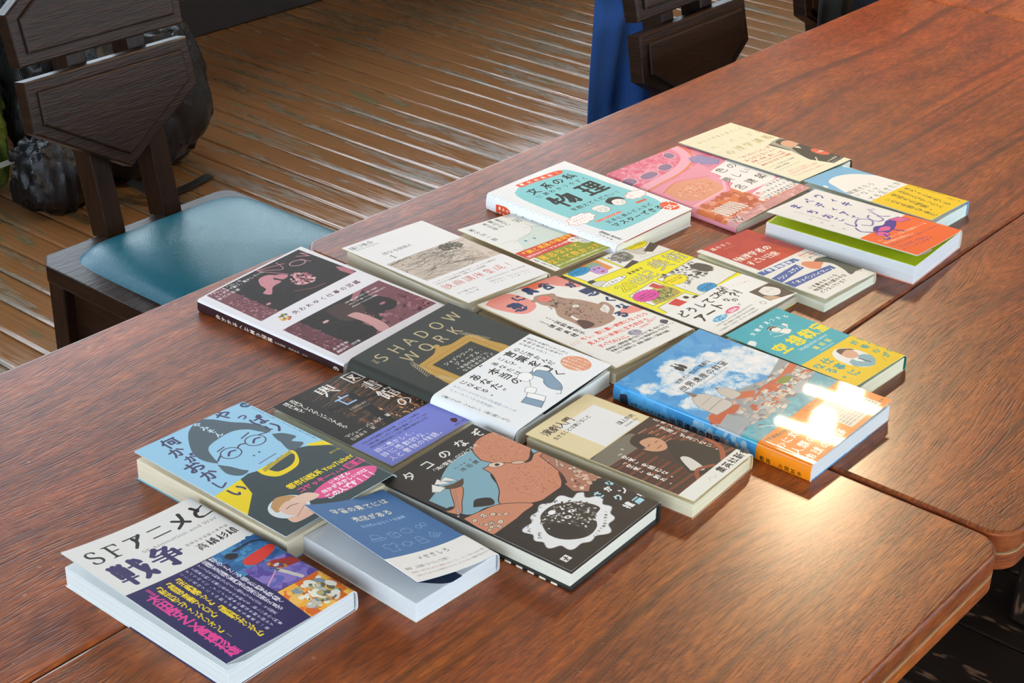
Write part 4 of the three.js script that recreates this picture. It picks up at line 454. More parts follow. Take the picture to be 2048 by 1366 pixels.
// --- octopus cover
{
  const P = sheet(126, 198, '#2c241f'), B = '#86b2c2', S = '#d58d6d', Dk = '#3a2018';
  P.blob([[4, 50], [22, 44], [44, 32], [66, 26], [92, 30], [100, 60], [70, 62], [56, 84], [42, 98], [26, 92], [8, 86]], B).blob([[112, 84], [126, 60], [130, 90]], B).blob([[0, 68], [10, 70], [8, 80], [0, 80]], '#2c241f').blob([[20, 84], [30, 78], [40, 86], [34, 94]], '#2c241f');
  P.blob([[80, 44], [88, 28], [104, 20], [122, 22], [134, 36], [130, 58], [118, 68], [104, 74], [88, 62]], S, Dk, 0.9);
  P.blob([[71, 53], [86, 58], [104, 76], [120, 72], [134, 84], [122, 98], [108, 106], [96, 118], [80, 124], [58, 118], [38, 99], [54, 84], [68, 66]], S, Dk, 0.9);
  P.blob([[118, 78], [134, 84], [134, 140], [120, 138], [100, 144], [94, 130], [108, 108]], '#b5785f', Dk, 0.8).blob([[2, 88], [20, 92], [38, 98], [56, 118], [40, 120], [20, 122], [0, 120]], S, Dk, 0.8).blob([[0, 70], [10, 72], [24, 57], [32, 50], [38, 56], [34, 62], [20, 72], [6, 82]], S, Dk, 0.7);
  P.dabs(3200, 40, 20, 130, 126, 0.15, 0.5, ['rgba(120,60,40,0.5)', 'rgba(70,30,20,0.5)', 'rgba(236,190,165,0.6)', 'rgba(200,90,50,0.4)'], (x, y) => { const d = (x - 108) ** 2 / 500 + (y - 46) ** 2 / 600, e = (x - 88) ** 2 / 900 + (y - 94) ** 2 / 600; return d < 1 || e < 1; });
  P.oval(83, 58, 7, 4, '#e6cdb8', 0.6, Dk, 0.5).oval(83.5, 58.5, 2.2, 2, '#3a2a22').oval(98, 70, 6, 2.6, '#dcb59e', 0.7, Dk, 0.5);
  const sucker = (x, y, r) => P.oval(x, y, r, r * 0.85, '#ecdcc8', 0, Dk, 0.4).oval(x, y, r * 0.35, r * 0.3, '#b98a72');
  for (let i = 0; i < 26; i++) sucker(lerp(116, 128, rnd()), lerp(88, 138, i / 25), 1.2 + 2 * (i / 25)); for (let i = 0; i < 10; i++) sucker(lerp(104, 122, rnd()), lerp(122, 140, rnd()), 1.6 + rnd() * 1.4);
  for (let i = 0; i < 20; i++) sucker(lerp(2, 30, rnd()), lerp(96, 118, rnd()), 1.2 + rnd() * 1.6); for (let i = 0; i < 11; i++) sucker(lerp(4, 31, i / 10) - 2, lerp(80, 54, i / 10) + 3, 1.3 - i * 0.04);
  P.blob([[48, 50], [36, 49], [24, 44], [30, 53], [40, 56]], '#5b4330', '#2a1d15', 0.5); [[15, 44, 24, 36, 28, 48], [25, 38, 33, 34, 36, 47], [32, 38, 40, 37, 43, 49]].forEach(([a, b, c, d, e, f]) => P.poly([[a, b], [c, d], [e, f], [a + 5, b + 5]], '#f0eee6', '#555', 0.4));
  P.row('タコのなぞ', 22, 13, 113, 13, 12.5, '#f6f3ec', 0.12).row('「海の賢者」のひみつ88', 42, 24, 96, 25, 5.4, '#f2efe8', 0.1).row('池田譲', 59, 41, 75, 42, 5.6, '#3a3a3a', 0.1).row('海の学者 著', 56, 35, 75, 36, 2.4, '#3a3a3a', 0.08);
  P.rect(0, 121, 126, 77, '#2c241f'); // the paper band, with the creature splat over its edge
  P.blob([[2, 88], [20, 92], [38, 98], [50, 112], [30, 121], [0, 121]], null);
  P.poly([[96, 121], [126, 121], [126, 139], [112, 136], [100, 143], [92, 133]], '#b5785f').dabs(26, 98, 121, 127, 138, 1, 2.4, ['#ecdcc8', '#d9b79c', '#6b4434']);
  const sp = [], cx = 55, cy = 157; for (let i = 0; i < 90; i++) { const a = i / 90 * 6.283, k = 0.9 + 0.055 * Math.cos(a * 13 + 0.6) + 0.035 * Math.cos(a * 8 + 1) + 0.03 * Math.cos(a * 5) + (Math.abs(a - 5.75) < 0.1 ? 0.12 : 0); sp.push([cx + Math.cos(a) * 45 * k, cy + Math.sin(a) * 34 * k]); }
  P.blob(sp, '#f3f3f3', '#cfcbd2', 0.8);
  P.blob([[33, 146], [45, 134], [62, 132], [74, 138], [84, 150], [86, 164], [74, 168], [62, 178], [46, 180], [32, 170], [28, 156]], '#3a332d');
  P.dabs(330, 34, 134, 86, 172, 0.4, 1.5, ['#efece6', '#57504a', '#3a332d', '#cfcac2', '#7a726a'], (x, y) => x - y * 0.6 > -48 && (x - 58) ** 2 / 760 + (y - 153) ** 2 / 420 < 1);
  P.blob([[30, 152], [40, 146], [50, 158], [52, 172], [44, 179], [32, 170], [28, 160]], '#2e2823');
  P.oval(58, 152, 3.6, 2.4, '#fff', 0.5, '#222', 0.5).oval(58, 152, 1.2, 1, '#222').oval(67, 149, 3.4, 2.2, '#fff', 0.4, '#222', 0.5).oval(67, 149, 1.1, 0.9, '#222').oval(55, 138, 4, 3, '#fff', 0, '#444', 0.5).oval(35, 150, 0.8, 0.8, '#eee');
  P.row('すみ', 62, 125.5, 70, 130, 5, '#222', 0.1).row('ひかりに', 36, 132, 55, 126, 3.4, '#222', 0.09).row('すごい', 22, 140, 28, 134, 4, '#222', 0.09).row('なぞの', 20, 152, 25, 148, 3.6, '#222', 0.1).row('海の人気者!', 66, 182, 84, 172, 3, '#222', 0.09).row('どこまでも広', 50, 184, 70, 181, 2.6, '#222', 0.09);
  P.row('さかなクン', 102, 153, 121, 165, 8.6, '#2c241f', 0.1); P.rect(98, 146, 28, 26, '#2c241f'); [['さ', 101, 152, 10, '#aee0f2'], ['か', 113, 153, 8.4, '#fff'], ['な', 121, 149, 8, '#aee0f2'], ['ク', 108, 167, 9, '#c8ecf7'], ['ン', 119, 164, 9, '#fff'], ['推', 104, 180, 9.4, '#fff'], ['薦', 115, 182, 9.4, '#aee0f2'], ['!', 122, 180, 9, '#fff']].forEach(([c, x, y, s, k]) => P.char(c, x, y, s, k, 0.17));
  P.rect(7, 181, 8, 7, '#f3f0ea').line([[8.5, 184.5], [13.5, 184.5]], '#2c241f', 0.8).line([[11, 182], [11, 187.4]], '#2c241f', 0.8).line([[12.5, 182.5], [9.5, 187]], '#2c241f', 0.8);
  const o4 = book('black glossy hardback with a big octopus drawing and a white splat', { at: [-0.1908, 0.237], yaw: 0.0408, w: 126, h: 198, spine: 'R', tops: [20.6, 19.6, 20, 19.8], block: 17.4, bow: 0.9, print: P, band: 121, gloss: 0.85, coatRough: 0.04, pages: 0xe6e2d2, inside: 0x2a2724, spineColor: 0x241f1b, bandSpine: 0x241f1b, back: 0x1d1a18, hard: true, round: 4 });
  const mark = paper(0xe9e2cf); for (let i = 0; i < 9; i++) part('white_mark', box(0.0006, 0.0015, 0.006, -0.0002, 0.0012, 0.09 + i * 0.0115), mark, o4.getObjectByName('back_cover'));
}
// --- history of libraries
{
  const P = sheet(105, 149, '#2f2a24');
  P.dabs(90, 28, 4, 104, 98, 1.5, 5, ['#5a3a26', '#4a3122', '#3a2a20', '#6b4630', '#241f1b']).clip([[0, 0], [30, 0], [34, 98], [0, 98]], () => P.rect(0, 0, 40, 98, '#2c2822'));
  for (let i = 0; i < 40; i++) { const y = 8 + i * 2.3; P.line([[42 + 10 * Math.sin(i), y], [100, y - 12]], ['#8a5a3a', '#241c16', '#a06a45'][i % 3], 0.5); }
  P.poly([[62, 30], [70, 34], [60, 98], [48, 98]], '#1d1916').poly([[30, 40], [96, 52], [96, 57], [30, 46]], '#221d19').dabs(60, 64, 66, 100, 97, 0.6, 1.8, ['#c07a4e', '#d9a06c', '#7c4a30', '#3a2a20']);
  [['図', 91, 13, 20], ['書', 92, 36, 20], ['館', 91, 58, 20], ['の', 90, 79, 17], ['興', 56, 14, 21]].forEach(([c, x, y, s]) => P.char(c, x, y, s, '#f5f3ee', 0.095, { serif: true })); P.char('亡', 55, 39, 20, '#a9cdf2', 0.1);
  P.col('古代アレクサンドリアから', 20, 6, 20, 72, 6.2, '#f2efe8', 0.12).col('現代まで', 12.5, 6, 13, 25, 6, '#f2efe8', 0.12);
  P.latin('LIBRARY', 45, 55, 4.6, '#d8cdbd', { font: 'serif', width: 21 }).latin('An Unquiet History', 45, 60, 2.6, '#b9ac9a', { font: 'serif', width: 21 });
  P.row('マシュー・バトルズ 著', 10, 86, 61, 86, 5.4, '#f3f0ea', 0.1).row('白須英子 訳', 10, 92.5, 36, 92, 4.8, '#e6e2da', 0.09);
  P.rect(0, 99.5, 105, 50, '#7d86dc');
  P.row('中世大学図書館や王室文庫、イスラーム世界の', 10, 105, 80, 105.5, 3.5, '#2a2a55', 0.09).row('「知恵の館」やユダヤ人の書物の墓場「ゲニーザ」など、', 10, 110, 87, 111, 3.3, '#2a2a55', 0.09).row('多彩な図書館を紹介しながら書物の歴史をたどる。', 10, 115, 82, 116, 3.5, '#2a2a55', 0.09);
  P.row('時に愚かしく、', 11, 122, 54, 123.5, 7, '#f4f4ff', 0.08).row('時に感動的な、', 10, 131, 62, 133, 7.4, '#f4f4ff', 0.08).row('人と書物の物語。', 10, 140, 71, 141.5, 7.6, '#f4f4ff', 0.08);
  P.blob([[90, 137], [93, 133], [97, 136], [95, 140], [91, 141]], '#4a1f3a').row('草思社文庫', 88, 144, 98, 144, 2.4, '#3a2a5a', 0.08);
  book('dark photo paperback with white vertical title and lavender paper band', { at: [-0.1614, 0.0717], yaw: 0.0149, w: 105, h: 149, spine: 'R', tops: [14, 10.6, 12.6, 13.4], block: 9.8, bow: 0.8, print: P, band: 99.5, gloss: 0.45, pages: 0xe6d9b8, inside: 0xeae2cc, spineColor: 0x2f2a24, bandSpine: 0x7d86dc });
}
// --- shadow work journal
{
  const P = sheet(151, 200, '#3b3e3a'), Gd = '#c9b78c', F = '#c49a4a';
  P.latin('THE', 16, 22, 5.4, Gd, { align: 'center', turn: 1.57 });
  [...'SHADOW'].forEach((c, i) => P.latin(c, [25, 46, 65, 84, 106, 130][i], 21, 20, Gd, { align: 'center' })); [...'WORK'].forEach((c, i) => P.latin(c, [44, 67, 88, 109][i], 41, 20, Gd, { align: 'center' }));
  P.rect(0, 0, 0, 0, F); P.g.lineCap = 'butt';
  P.blob([[36, 58], [60, 56], [73, 50], [86, 56], [112, 58], [116, 80], [112, 110], [36, 110], [31, 82]], F, '#8a6a2c', 0.6).poly([[45, 68], [103, 67], [104, 106], [45, 106]], '#3b3e3a', '#8a6a2c', 0.5).line([[40, 63], [108, 62]], '#a47c34', 0.6).line([[38, 64], [38, 106]], '#a47c34', 0.6).line([[109, 64], [110, 106]], '#a47c34', 0.6);
  for (let i = 0; i < 9; i++) for (const s of [-1, 1]) { const x = 73 + s * (38 + i * 0.6), y = 52 + i * 3; P.oval(x, y, 4.4, 1.4, null, s * (0.9 - i * 0.08), Gd, 0.45); P.oval(33 + i * 0.5, 86 + i * 2.2, 3.6, 1.2, null, 0.6, Gd, 0.45); } P.oval(74, 48, 3.6, 2.6, F, 0, Gd, 0.5).oval(30, 104, 3, 2.4, F);
  P.row('シャドウワーク・', 55, 77, 96, 78, 5.6, '#f0ede4', 0.1).row('ジャーナル', 62, 84.5, 89, 86, 5.6, '#f0ede4', 0.1).row('“本当のあなた”に', 55, 92, 94, 93, 4.8, '#f0ede4', 0.1).row('なるためのガイド', 57, 98, 96, 99, 4.8, '#f0ede4', 0.1); P.dabs(26, 47, 70, 102, 104, 0.15, 0.5, ['#d8d2c2']);
  P.rect(0, 103, 151, 97, '#f4f6f8');
  P.col('自分でも気づいていない、', 142, 108, 142.5, 158, 4.4, INK, 0.09).col('未知の自分と出会う', 136, 108, 137, 150, 4.4, INK, 0.09).col('ためのレッスン……', 129.5, 109, 130, 146, 4.4, INK, 0.09);
  P.col('心に浮かんだ', 117.5, 112, 118, 153, 7.4, INK, 0.1).col('言葉を書く', 106.5, 113, 107, 170, 12, INK, 0.11).col('ことで、', 93.5, 112, 94, 134, 6.6, INK, 0.1).col('あなたは', 83, 113, 83.5, 140, 7, INK, 0.1).col('“本当の', 71.5, 108, 71.5, 147, 12, INK, 0.11).col('あなた”', 52, 114, 52, 151, 11, INK, 0.11).col('になれる。', 38.5, 111, 39, 144, 7, INK, 0.1);
  P.col('すでに100万人以上が実践している', 28, 110, 29, 178, 4, '#8ea7bf', 0.09).col('ジャーナリングの決定版!', 21, 111, 21.5, 160, 4.2, '#8ea7bf', 0.09).col('(著)ケイラ・シャヒーン', 8.5, 111, 10.5, 152, 4.2, '#45474c', 0.09).col('(訳)岡リュウジ', 11.5, 158, 12.5, 184, 4.2, '#45474c', 0.09);
  P.oval(132, 172, 13, 15.5, '#e9a07c').col('TikTok', 140, 162, 140, 180, 4, '#fff', 0.1).col('で大ブーム!', 135, 162, 135, 183, 3.6, '#fff', 0.11).col('全米ベストセラー', 129.5, 160, 129.5, 184, 3.4, '#fff', 0.11).col('待望の日本語版', 124, 163, 124, 182, 3, '#fff', 0.1);
  P.blob([[88, 148], [99, 150], [104, 160], [98, 172], [92, 184], [84, 190], [80, 180], [84, 170], [90, 164]], '#8aa5bd', '#33404c', 0.5).blob([[98, 146], [106, 148], [109, 158], [104, 160], [99, 151], [92, 152]], '#fff', '#33404c', 0.5).blob([[74, 146], [84, 142], [90, 148], [86, 156], [76, 156]], '#fff', '#555', 0.4).line([[80, 156], [72, 164]], '#555', 0.4).line([[84, 190], [78, 194], [76, 190]], '#33404c', 0.5);
  P.poly([[44, 174], [54, 172], [58, 190], [48, 194]], '#8aa5bd', '#33404c', 0.5).poly([[54, 172], [62, 168], [66, 186], [58, 190]], '#fff', '#33404c', 0.5).blob([[60, 166], [68, 162], [72, 170], [64, 174]], '#fff', '#555', 0.4);
  book('dark grey book with gold picture frame, thin gold capitals and broad white paper band', { at: [-0.062, 0.0676], yaw: 0.0428, w: 151, h: 200, spine: 'L', tops: [19, 22.6, 22.2, 16.5], block: 15.4, bow: 0.5, round: 8, swell: 1.2, print: P, band: 103, gloss: 0.5, pages: 0xe9ebe6, inside: 0x3a3d3c, spineColor: 0x34383a, bandSpine: 0xf0f2f4, back: 0x34383a, flap: { color: 0x2e3433, width: 105, drop: 3 }, leaf: { color: 0xdfe4e4, width: 130, drop: 4.6, back: 2 } });
}
// --- picture book of vanishing jobs
{
  const P = sheet(150, 203, '#eceaf0'), spn = sheet(203, 16, '#351f24', 6);
  const photo = (a) => P.clip(a, () => { P.poly(a, '#2d2624'); P.dabs(240, ...a[0], ...a[2], 0.3, 1.2, ['#38302c', '#241f1e', '#3c332f']); });
  photo([[11, 2], [143, 3], [146, 85], [9, 83]]); photo([[10, 112], [146, 116], [147, 194], [9, 188]]);
  P.clip([[11, 2], [143, 3], [146, 85], [9, 83]], () => {
    P.rect(9, 2, 24, 82, '#7d4b54').dabs(160, 9, 30, 34, 84, 0.4, 1.6, ['#9a6870', '#6b3c46', '#b07f84', '#5a3039']);
    P.blob([[60, 30], [68, 19], [80, 19], [86, 28], [78, 30], [80, 40], [66, 42], [54, 52], [50, 44], [58, 40]], '#cf8a95').blob([[80, 24], [90, 28], [94, 36], [84, 38]], '#c98490'); P.dabs(130, 86, 36, 112, 70, 1, 2.6, ['#dba3a8', '#c58089', '#e8bcbc', '#a8636f'], (x, y) => (x - 98) ** 2 / 150 + (y - 52) ** 2 / 220 < 1); P.line([[74, 66], [92, 76], [106, 78]], '#a8636f', 0.8);
    P.line([[96, 34], [80, 4], [100, 22], [106, 6]], '#cf8a95', 1, true).line([[82, 4], [110, 14]], '#cf8a95', 1).oval(120, 24, 9, 5.6, null, 0.3, '#dba3a8', 1.1).line([[130, 12], [140, 22], [138, 10], [146, 20]], '#cf8a95', 1.2).line([[132, 32], [128, 20]], '#cf8a95', 1).poly([[136, 70], [140, 60], [146, 70], [144, 85], [138, 85]], '#b5707c').oval(38, 64, 3, 2, '#cf8a95');
  });
  P.clip([[10, 112], [146, 116], [147, 194], [9, 188]], () => {
    P.poly([[120, 116], [147, 116], [147, 196], [90, 194], [60, 190], [110, 160]], '#7d4b54').dabs(120, 70, 150, 147, 194, 0.5, 3, ['#8f5a63', '#5a3138', '#a26e75', '#3b2426']).rect(9, 112, 22, 80, '#6d3f49').dabs(140, 9, 112, 32, 190, 0.4, 1.4, ['#9a6870', '#54303a', '#a87881', '#43262c']);
    P.blob([[64, 118], [86, 120], [96, 140], [78, 156], [60, 146]], '#4a3732').blob([[70, 142], [82, 146], [84, 176], [78, 192], [68, 188], [72, 170]], '#cf9b9b').poly([[110, 114], [122, 116], [98, 128], [94, 124]], '#a86c74').blob([[100, 134], [120, 138], [124, 160], [108, 168], [96, 152]], '#2a2220').oval(112, 152, 4, 2, '#b5757c').oval(48, 134, 4, 2, '#d8b0ae');
  });
  P.row('失われゆく仕事の図鑑', 43, 97, 128, 101, 7.4, '#5b333c', 0.1).dabs(50, 23, 91, 35, 101, 0.8, 2.2, ['#e2b84a', '#2f6f8a', '#c5523c', '#3f7f57', '#e9d9b0'], (x, y) => (x - 29) ** 2 + (y - 96) ** 2 < 40);
  P.row('「アレ」も「コレ」も', 15, 5, 53, 6, 4.6, '#f3eef0', 0.1).row('ヒトが手で創り、動かしていた', 17, 11.5, 81, 10, 4.8, '#f3eef0', 0.1).row('時代の記録', 15, 17.5, 39, 18, 4.6, '#f3eef0', 0.1);
  P.row('世界の果ての町に残る「仕事」の記録。', 89, 123, 134, 125, 2.9, '#f3eef0', 0.1).row('今もどこかで働いている人々を描きながら', 89, 128.5, 138, 131, 2.9, '#f3eef0', 0.1).row('失われゆくものたちの物語……', 88, 134, 126, 136, 3, '#f3eef0', 0.1);
  P.row('永井良和', 16, 176.5, 31, 177.5, 4.4, '#f3eef0', 0.1).row('高野光平 ほか著', 14, 183.5, 41, 184.5, 4.2, '#f3eef0', 0.1).row('文・永井', 132, 190, 142, 190.5, 2, '#d8c4c6', 0.1);
  spn.row('失われゆく仕事の図鑑', 30, 9.5, 104, 9.5, 7.4, '#efdccb', 0.11).row('永井良和 高野光平 ほか', 112, 9.5, 154, 9.5, 3.6, '#e0cabb', 0.1).row('の', 193, 9, 193, 9, 8, '#efe4da', 0.14);
  book('white framed book with two dark pink toned photographs and a maroon lettered spine', { at: [-0.0654, -0.144], yaw: 0.0367, w: 150, h: 203, spine: 'L', tops: [13, 20, 16.5, 10.5], block: 9.6, bow: 0.6, round: 2.5, print: P, gloss: 0.55, pages: 0xe8ece6, inside: 0xe4dfe2, spinePrint: spn, back: 0x351f24 });
}
// --- film lectures
{
  const P = sheet(124, 190, '#f0f0f2');
  P.row('濱口竜介', 7.5, 9, 33, 9, 8.4, '#2c2c30', 0.09, { serif: true }).latin('Ryusuke Hamaguchi', 5.5, 16, 3.4, '#8a8a90', { font: 'serif', width: 33 }).row('他なる映画と', 24, 42, 61, 42, 7.2, '#4a4a50', 0.08, { serif: true }).latin('1', 25, 54, 12, '#2c2c30', { font: 'serif', align: 'center' });
  P.clip([[5, 64], [122, 63], [124, 122], [7, 124]], () => {
    P.rect(0, 60, 124, 66, '#cfc0b2').dabs(60, 60, 62, 124, 124, 3, 8, ['#d6c9bc', '#c8b7a8', '#d9cdc2']);
    for (let i = 0; i < 150; i++) { let x = rnd() * 80, y = 64 + rnd() * 60, a = -0.5 + rnd() * 1.2; const pts = [[x, y]]; for (let k = 0; k < 6; k++) { x += Math.cos(a) * 5; y += Math.sin(a) * 3.4; a += (rnd() - 0.5) * 0.7; pts.push([x, y]); } P.line(pts, '#5f564c', 0.15 + rnd() * 0.5, true); }
    P.dabs(420, 4, 62, 84, 98, 0.25, 0.9, ['#5b5548', '#494438', '#6b6456'], (x, y) => n2(x * 0.09, y * 0.12) > 0.2).dabs(260, 74, 64, 108, 84, 0.5, 1.8, ['#575143', '#4a4538', '#645d4e'], (x, y) => (x - 92) ** 2 / 240 + (y - 73) ** 2 / 90 < 1);
  });
  P.row('ハッピーアワーから他者の声へ。すべての講座を', 8, 132, 102, 130, 3.6, '#7a6a68', 0.08).row('三年にわたる映画講座を「言葉」にした全記録集', 8, 137, 80, 135.5, 3.6, '#7a6a68', 0.08).row('映画講座集成!', 13, 148, 104, 148, 13, '#c4564a', 0.075, { serif: true });
  P.row('世界を見る目が変わる、映画の教科書。', 57, 162, 116, 162, 3, '#8a8a8e', 0.08).row('映画を見る人、作る人すべての人に。', 56, 168, 112, 172, 3, '#8a8a8e', 0.08).row('何を見て、何を聞くのか。', 57, 173, 110, 177, 2.8, '#8a8a8e', 0.08).row('すべて語り下ろし', 9, 168, 33, 168, 3.2, '#3a3a3e', 0.09).row('インタビュー集', 14, 174, 30, 174, 2.8, '#5a5a5e', 0.09);
  book('thick white book with sepia photograph of tree branches and red lettering on its band', { at: [0.1089, -0.112], yaw: -0.0486, w: 124, h: 190, spine: 'R', tops: [21.5, 16, 16, 24.5], block: 15.2, bow: 0.8, print: P, band: 124, gloss: 0.3, pages: 0xe9dfc8, inside: 0xe8dcc2, spineColor: 0xf0f0f2, bandSpine: 0xf0f0ee, fore: 6, leaf: { color: 0xe6d2a6, width: 90, drop: 1.6 } });
}
// --- small white paperback with red and olive band
{
  const P = sheet(98, 147, '#eceeec');
  P.col('中動態の', 92, 5, 90, 52, 12, '#4a4a4a', 0.07, { serif: true }).col('世界', 76, 5, 75, 21, 12, '#4a4a4a', 0.07, { serif: true }).col('意志と', 57.5, 7, 56.5, 22, 8, '#4a4a4a', 0.08).col('責任の', 47, 6, 46, 23, 8, '#4a4a4a', 0.08).col('考古学', 36, 8, 35.5, 25, 8, '#4a4a4a', 0.08).col('國分功一郎', 11, 11, 12, 46, 7.4, '#3a3a3a', 0.08);
  P.blob([[74, 42], [62, 56], [46, 58], [30, 63], [22, 78], [20, 92], [88, 92], [92, 72], [85, 62], [86, 48]], '#d5e4de').line([[74, 34], [72, 46], [52, 60], [22, 66]], '#8a8f8c', 0.4, true).line([[88, 44], [84, 62], [92, 80]], '#8a8f8c', 0.4, true).line([[8, 60], [30, 62]], '#8a8f8c', 0.3).line([[6, 80], [20, 88]], '#8a8f8c', 0.3).line([[62, 42], [96, 54]], '#8a8f8c', 0.3).oval(37, 70, 4, 2.6, '#fff', 0, '#777', 0.3).oval(36, 70.4, 2.2, 1.8, '#2f8a96').oval(50, 71, 4, 2.6, '#fff', 0, '#777', 0.3).oval(49, 71.4, 2.2, 1.8, '#2f8a96');
  P.rect(0, 88, 98, 59, '#d63a26').rect(8, 109, 90, 38, '#8f9a1c').rect(0, 109, 8, 38, '#f2f0ea');
  P.row('『暇と退屈の倫理学』', 7, 95, 92, 91.5, 8.6, '#f7c21e', 0.14).row('明日を生きやすくするための哲学', 5, 104, 70, 102.5, 5, '#f6ece4', 0.12).row('意志なんて', 15, 116, 66, 117, 11.5, '#f5bd23', 0.13).row('なくて良かった', 14, 130, 86, 131.5, 11.5, '#f5bd23', 0.13).row('読んでしまえば明日から世界の見え方が変わってくる', 12, 140.5, 90, 141, 4, '#f3efdf', 0.11).col('『能動と受動の出会い』', 3.5, 112, 4.5, 144, 3.2, '#333', 0.09);
  P.oval(80, 104, 10, 7, '#f2f0ea').row('40', 77, 103, 84, 103, 7, '#333', 0.1).oval(87, 114, 9, 7, '#f2f0ea').row('読んで', 82, 113, 92, 113, 3, '#555', 0.09).row('良かった', 82, 117, 92, 117, 2.8, '#555', 0.09);
  book('small pale paperback with two drawn eyes and a red and olive paper band', { at: [0.2379, -0.0608], yaw: -0.0564, w: 98, h: 147, spine: 'R', tops: [16, 7.4, 13.6, 16.6], block: 7, bow: 0.8, print: P, band: 88, gloss: 0.4, pages: 0xe4d5b0, inside: 0xe8dcc0, spineColor: 0xeceeec, bandSpine: 0x8f9a1c, leaf: { color: 0xd9b98a, width: 80, drop: 2.4 } });
}
// --- physics for arts students
{
  const P = sheet(136, 196, '#f3f5f8'), spn = sheet(196, 24, '#f1f3f7', 6), C = '#8ed3da';
  const dots = (Q, w, h) => { for (let y = 2; y < h; y += 5) for (let x = (y % 2) * 2.5 + 1; x < w; x += 5) Q.oval(x, y, 0.5, 0.5, '#b9c3cc'); };
  dots(P, 136, 196);
  P.blob([[24, 22], [52, 12], [108, 14], [122, 34], [124, 90], [127, 150], [108, 172], [60, 176], [26, 170], [18, 140], [16, 70], [18, 36]], C);
  P.blob([[40, 8], [76, 10], [108, 14], [110, 20], [100, 23], [60, 18], [42, 17]], '#ea5a2f').row('東大の先生!', 47, 12.5, 102, 18, 6.4, '#fff', 0.13);
  [...'文系の私'].forEach((c, i) => P.char(c, [42, 65, 84, 105][i], 35, 16, '#232a2c', 0.12)); P.row('に超わかりやすく', 37, 49, 113, 52, 8, '#2b4a50', 0.1); P.char('物', 51, 75, 35, '#2c2a28', 0.125).char('理', 98, 76, 35, '#2c2a28', 0.125); P.row('を教えてください!', 39, 101, 111, 105, 8.4, '#2b3a40', 0.1);
  const cloud = (x, y, rx, ry) => { const q = []; for (let i = 0; i < 18; i++) { const a = i / 18 * 6.283, k = i % 2 ? 1 : 0.86; q.push([x + Math.cos(a) * rx * k, y + Math.sin(a) * ry * k]); } P.blob(q, '#fff', '#e2705a', 0.7); };
  cloud(25, 124, 21, 12); cloud(121, 124, 17, 10); [['人ほどできる', 118], ['物理が好きに', 123], ['なれるんだ', 128]].forEach(([t, y]) => { P.row(t, 14, y, 36, y + 1, 3.2, '#d8685a', 0.08); P.row(t, 111, y, 130, y + 1, 2.8, '#d8685a', 0.08); });
  P.oval(62, 124, 9.5, 9, '#f4f2ee', 0, '#555', 0.5).blob([[52, 122], [54, 114], [64, 113], [72, 118], [68, 121], [58, 120]], '#f4f2ee', '#777', 0.4).line([[57, 124], [61, 124]], '#444', 0.6).line([[64, 125], [68, 125]], '#444', 0.6).line([[60, 129], [66, 129]], '#444', 0.5, true);
  P.oval(90, 124, 9.5, 9, '#f4f2ee', 0, '#555', 0.5).blob([[80, 126], [79, 114], [90, 109], [101, 114], [102, 124], [95, 117], [86, 117]], '#33302e').line([[87, 124], [90, 124]], '#444', 0.6).line([[94, 125], [97, 125]], '#444', 0.6).line([[90, 129], [95, 129]], '#444', 0.5);
  P.poly([[30, 139], [72, 141], [72, 145], [30, 143]], '#e8604a').row('東大の物理の先生が教える', 32, 141, 70, 143, 2.8, '#fff', 0.1).poly([[103, 138], [119, 139], [119, 143], [103, 142]], '#e8604a');
  P.row('文系に進んだ人ほど', 41, 151, 110, 153, 7, '#26383c', 0.1).row('マスターできる', 41, 162, 112, 166, 10, '#26302e', 0.13);
  const st = []; for (let i = 0; i < 32; i++) { const a = i / 32 * 6.283, k = i % 2 ? 12.6 : 11.2; st.push([124 + Math.cos(a) * k * 0.9, 172 + Math.sin(a) * k]); } P.poly(st, '#ea5a2f').latin('35', 122, 174, 13, '#fff', { bold: true, align: 'center' }).row('万部', 129, 178, 133, 178, 4, '#fff', 0.12).row('シリーズ', 117, 165, 130, 166, 3, '#fff', 0.12);
  P.col('物理学者 東大先生', 15, 162, 16, 188, 5, '#3a3a3e', 0.1).col('文系代表', 9, 166, 9, 182, 3.8, '#55555a', 0.1);
  dots(spn, 196, 24); spn.blob([[16, 6], [30, 5], [38, 8], [40, 18], [26, 20], [17, 17]], '#e4552f').row('東大の', 22, 9, 34, 9, 4, '#fff', 0.12).row('先生!', 22, 15, 34, 15, 4, '#fff', 0.12).row('文系の私に超', 48, 12, 92, 12, 9, '#232a2c', 0.12).row('物理を教えて', 108, 12, 170, 12, 10, '#20404a', 0.13);
  book('white dotted thick book with turquoise panel and two cartoon heads', { at: [0.3291, -0.0972], yaw: -0.0509, w: 136, h: 196, spine: 'L', tops: [20, 22.5, 21, 18.4], block: 17.6, bow: 0.5, round: 4, swell: 1, print: P, gloss: 0.4, pages: 0xe9e3cf, inside: 0xd9795c, spinePrint: spn, back: 0xf1f3f7, leaf: { color: 0xdd8a70, width: 120, drop: 1.2 } });
}
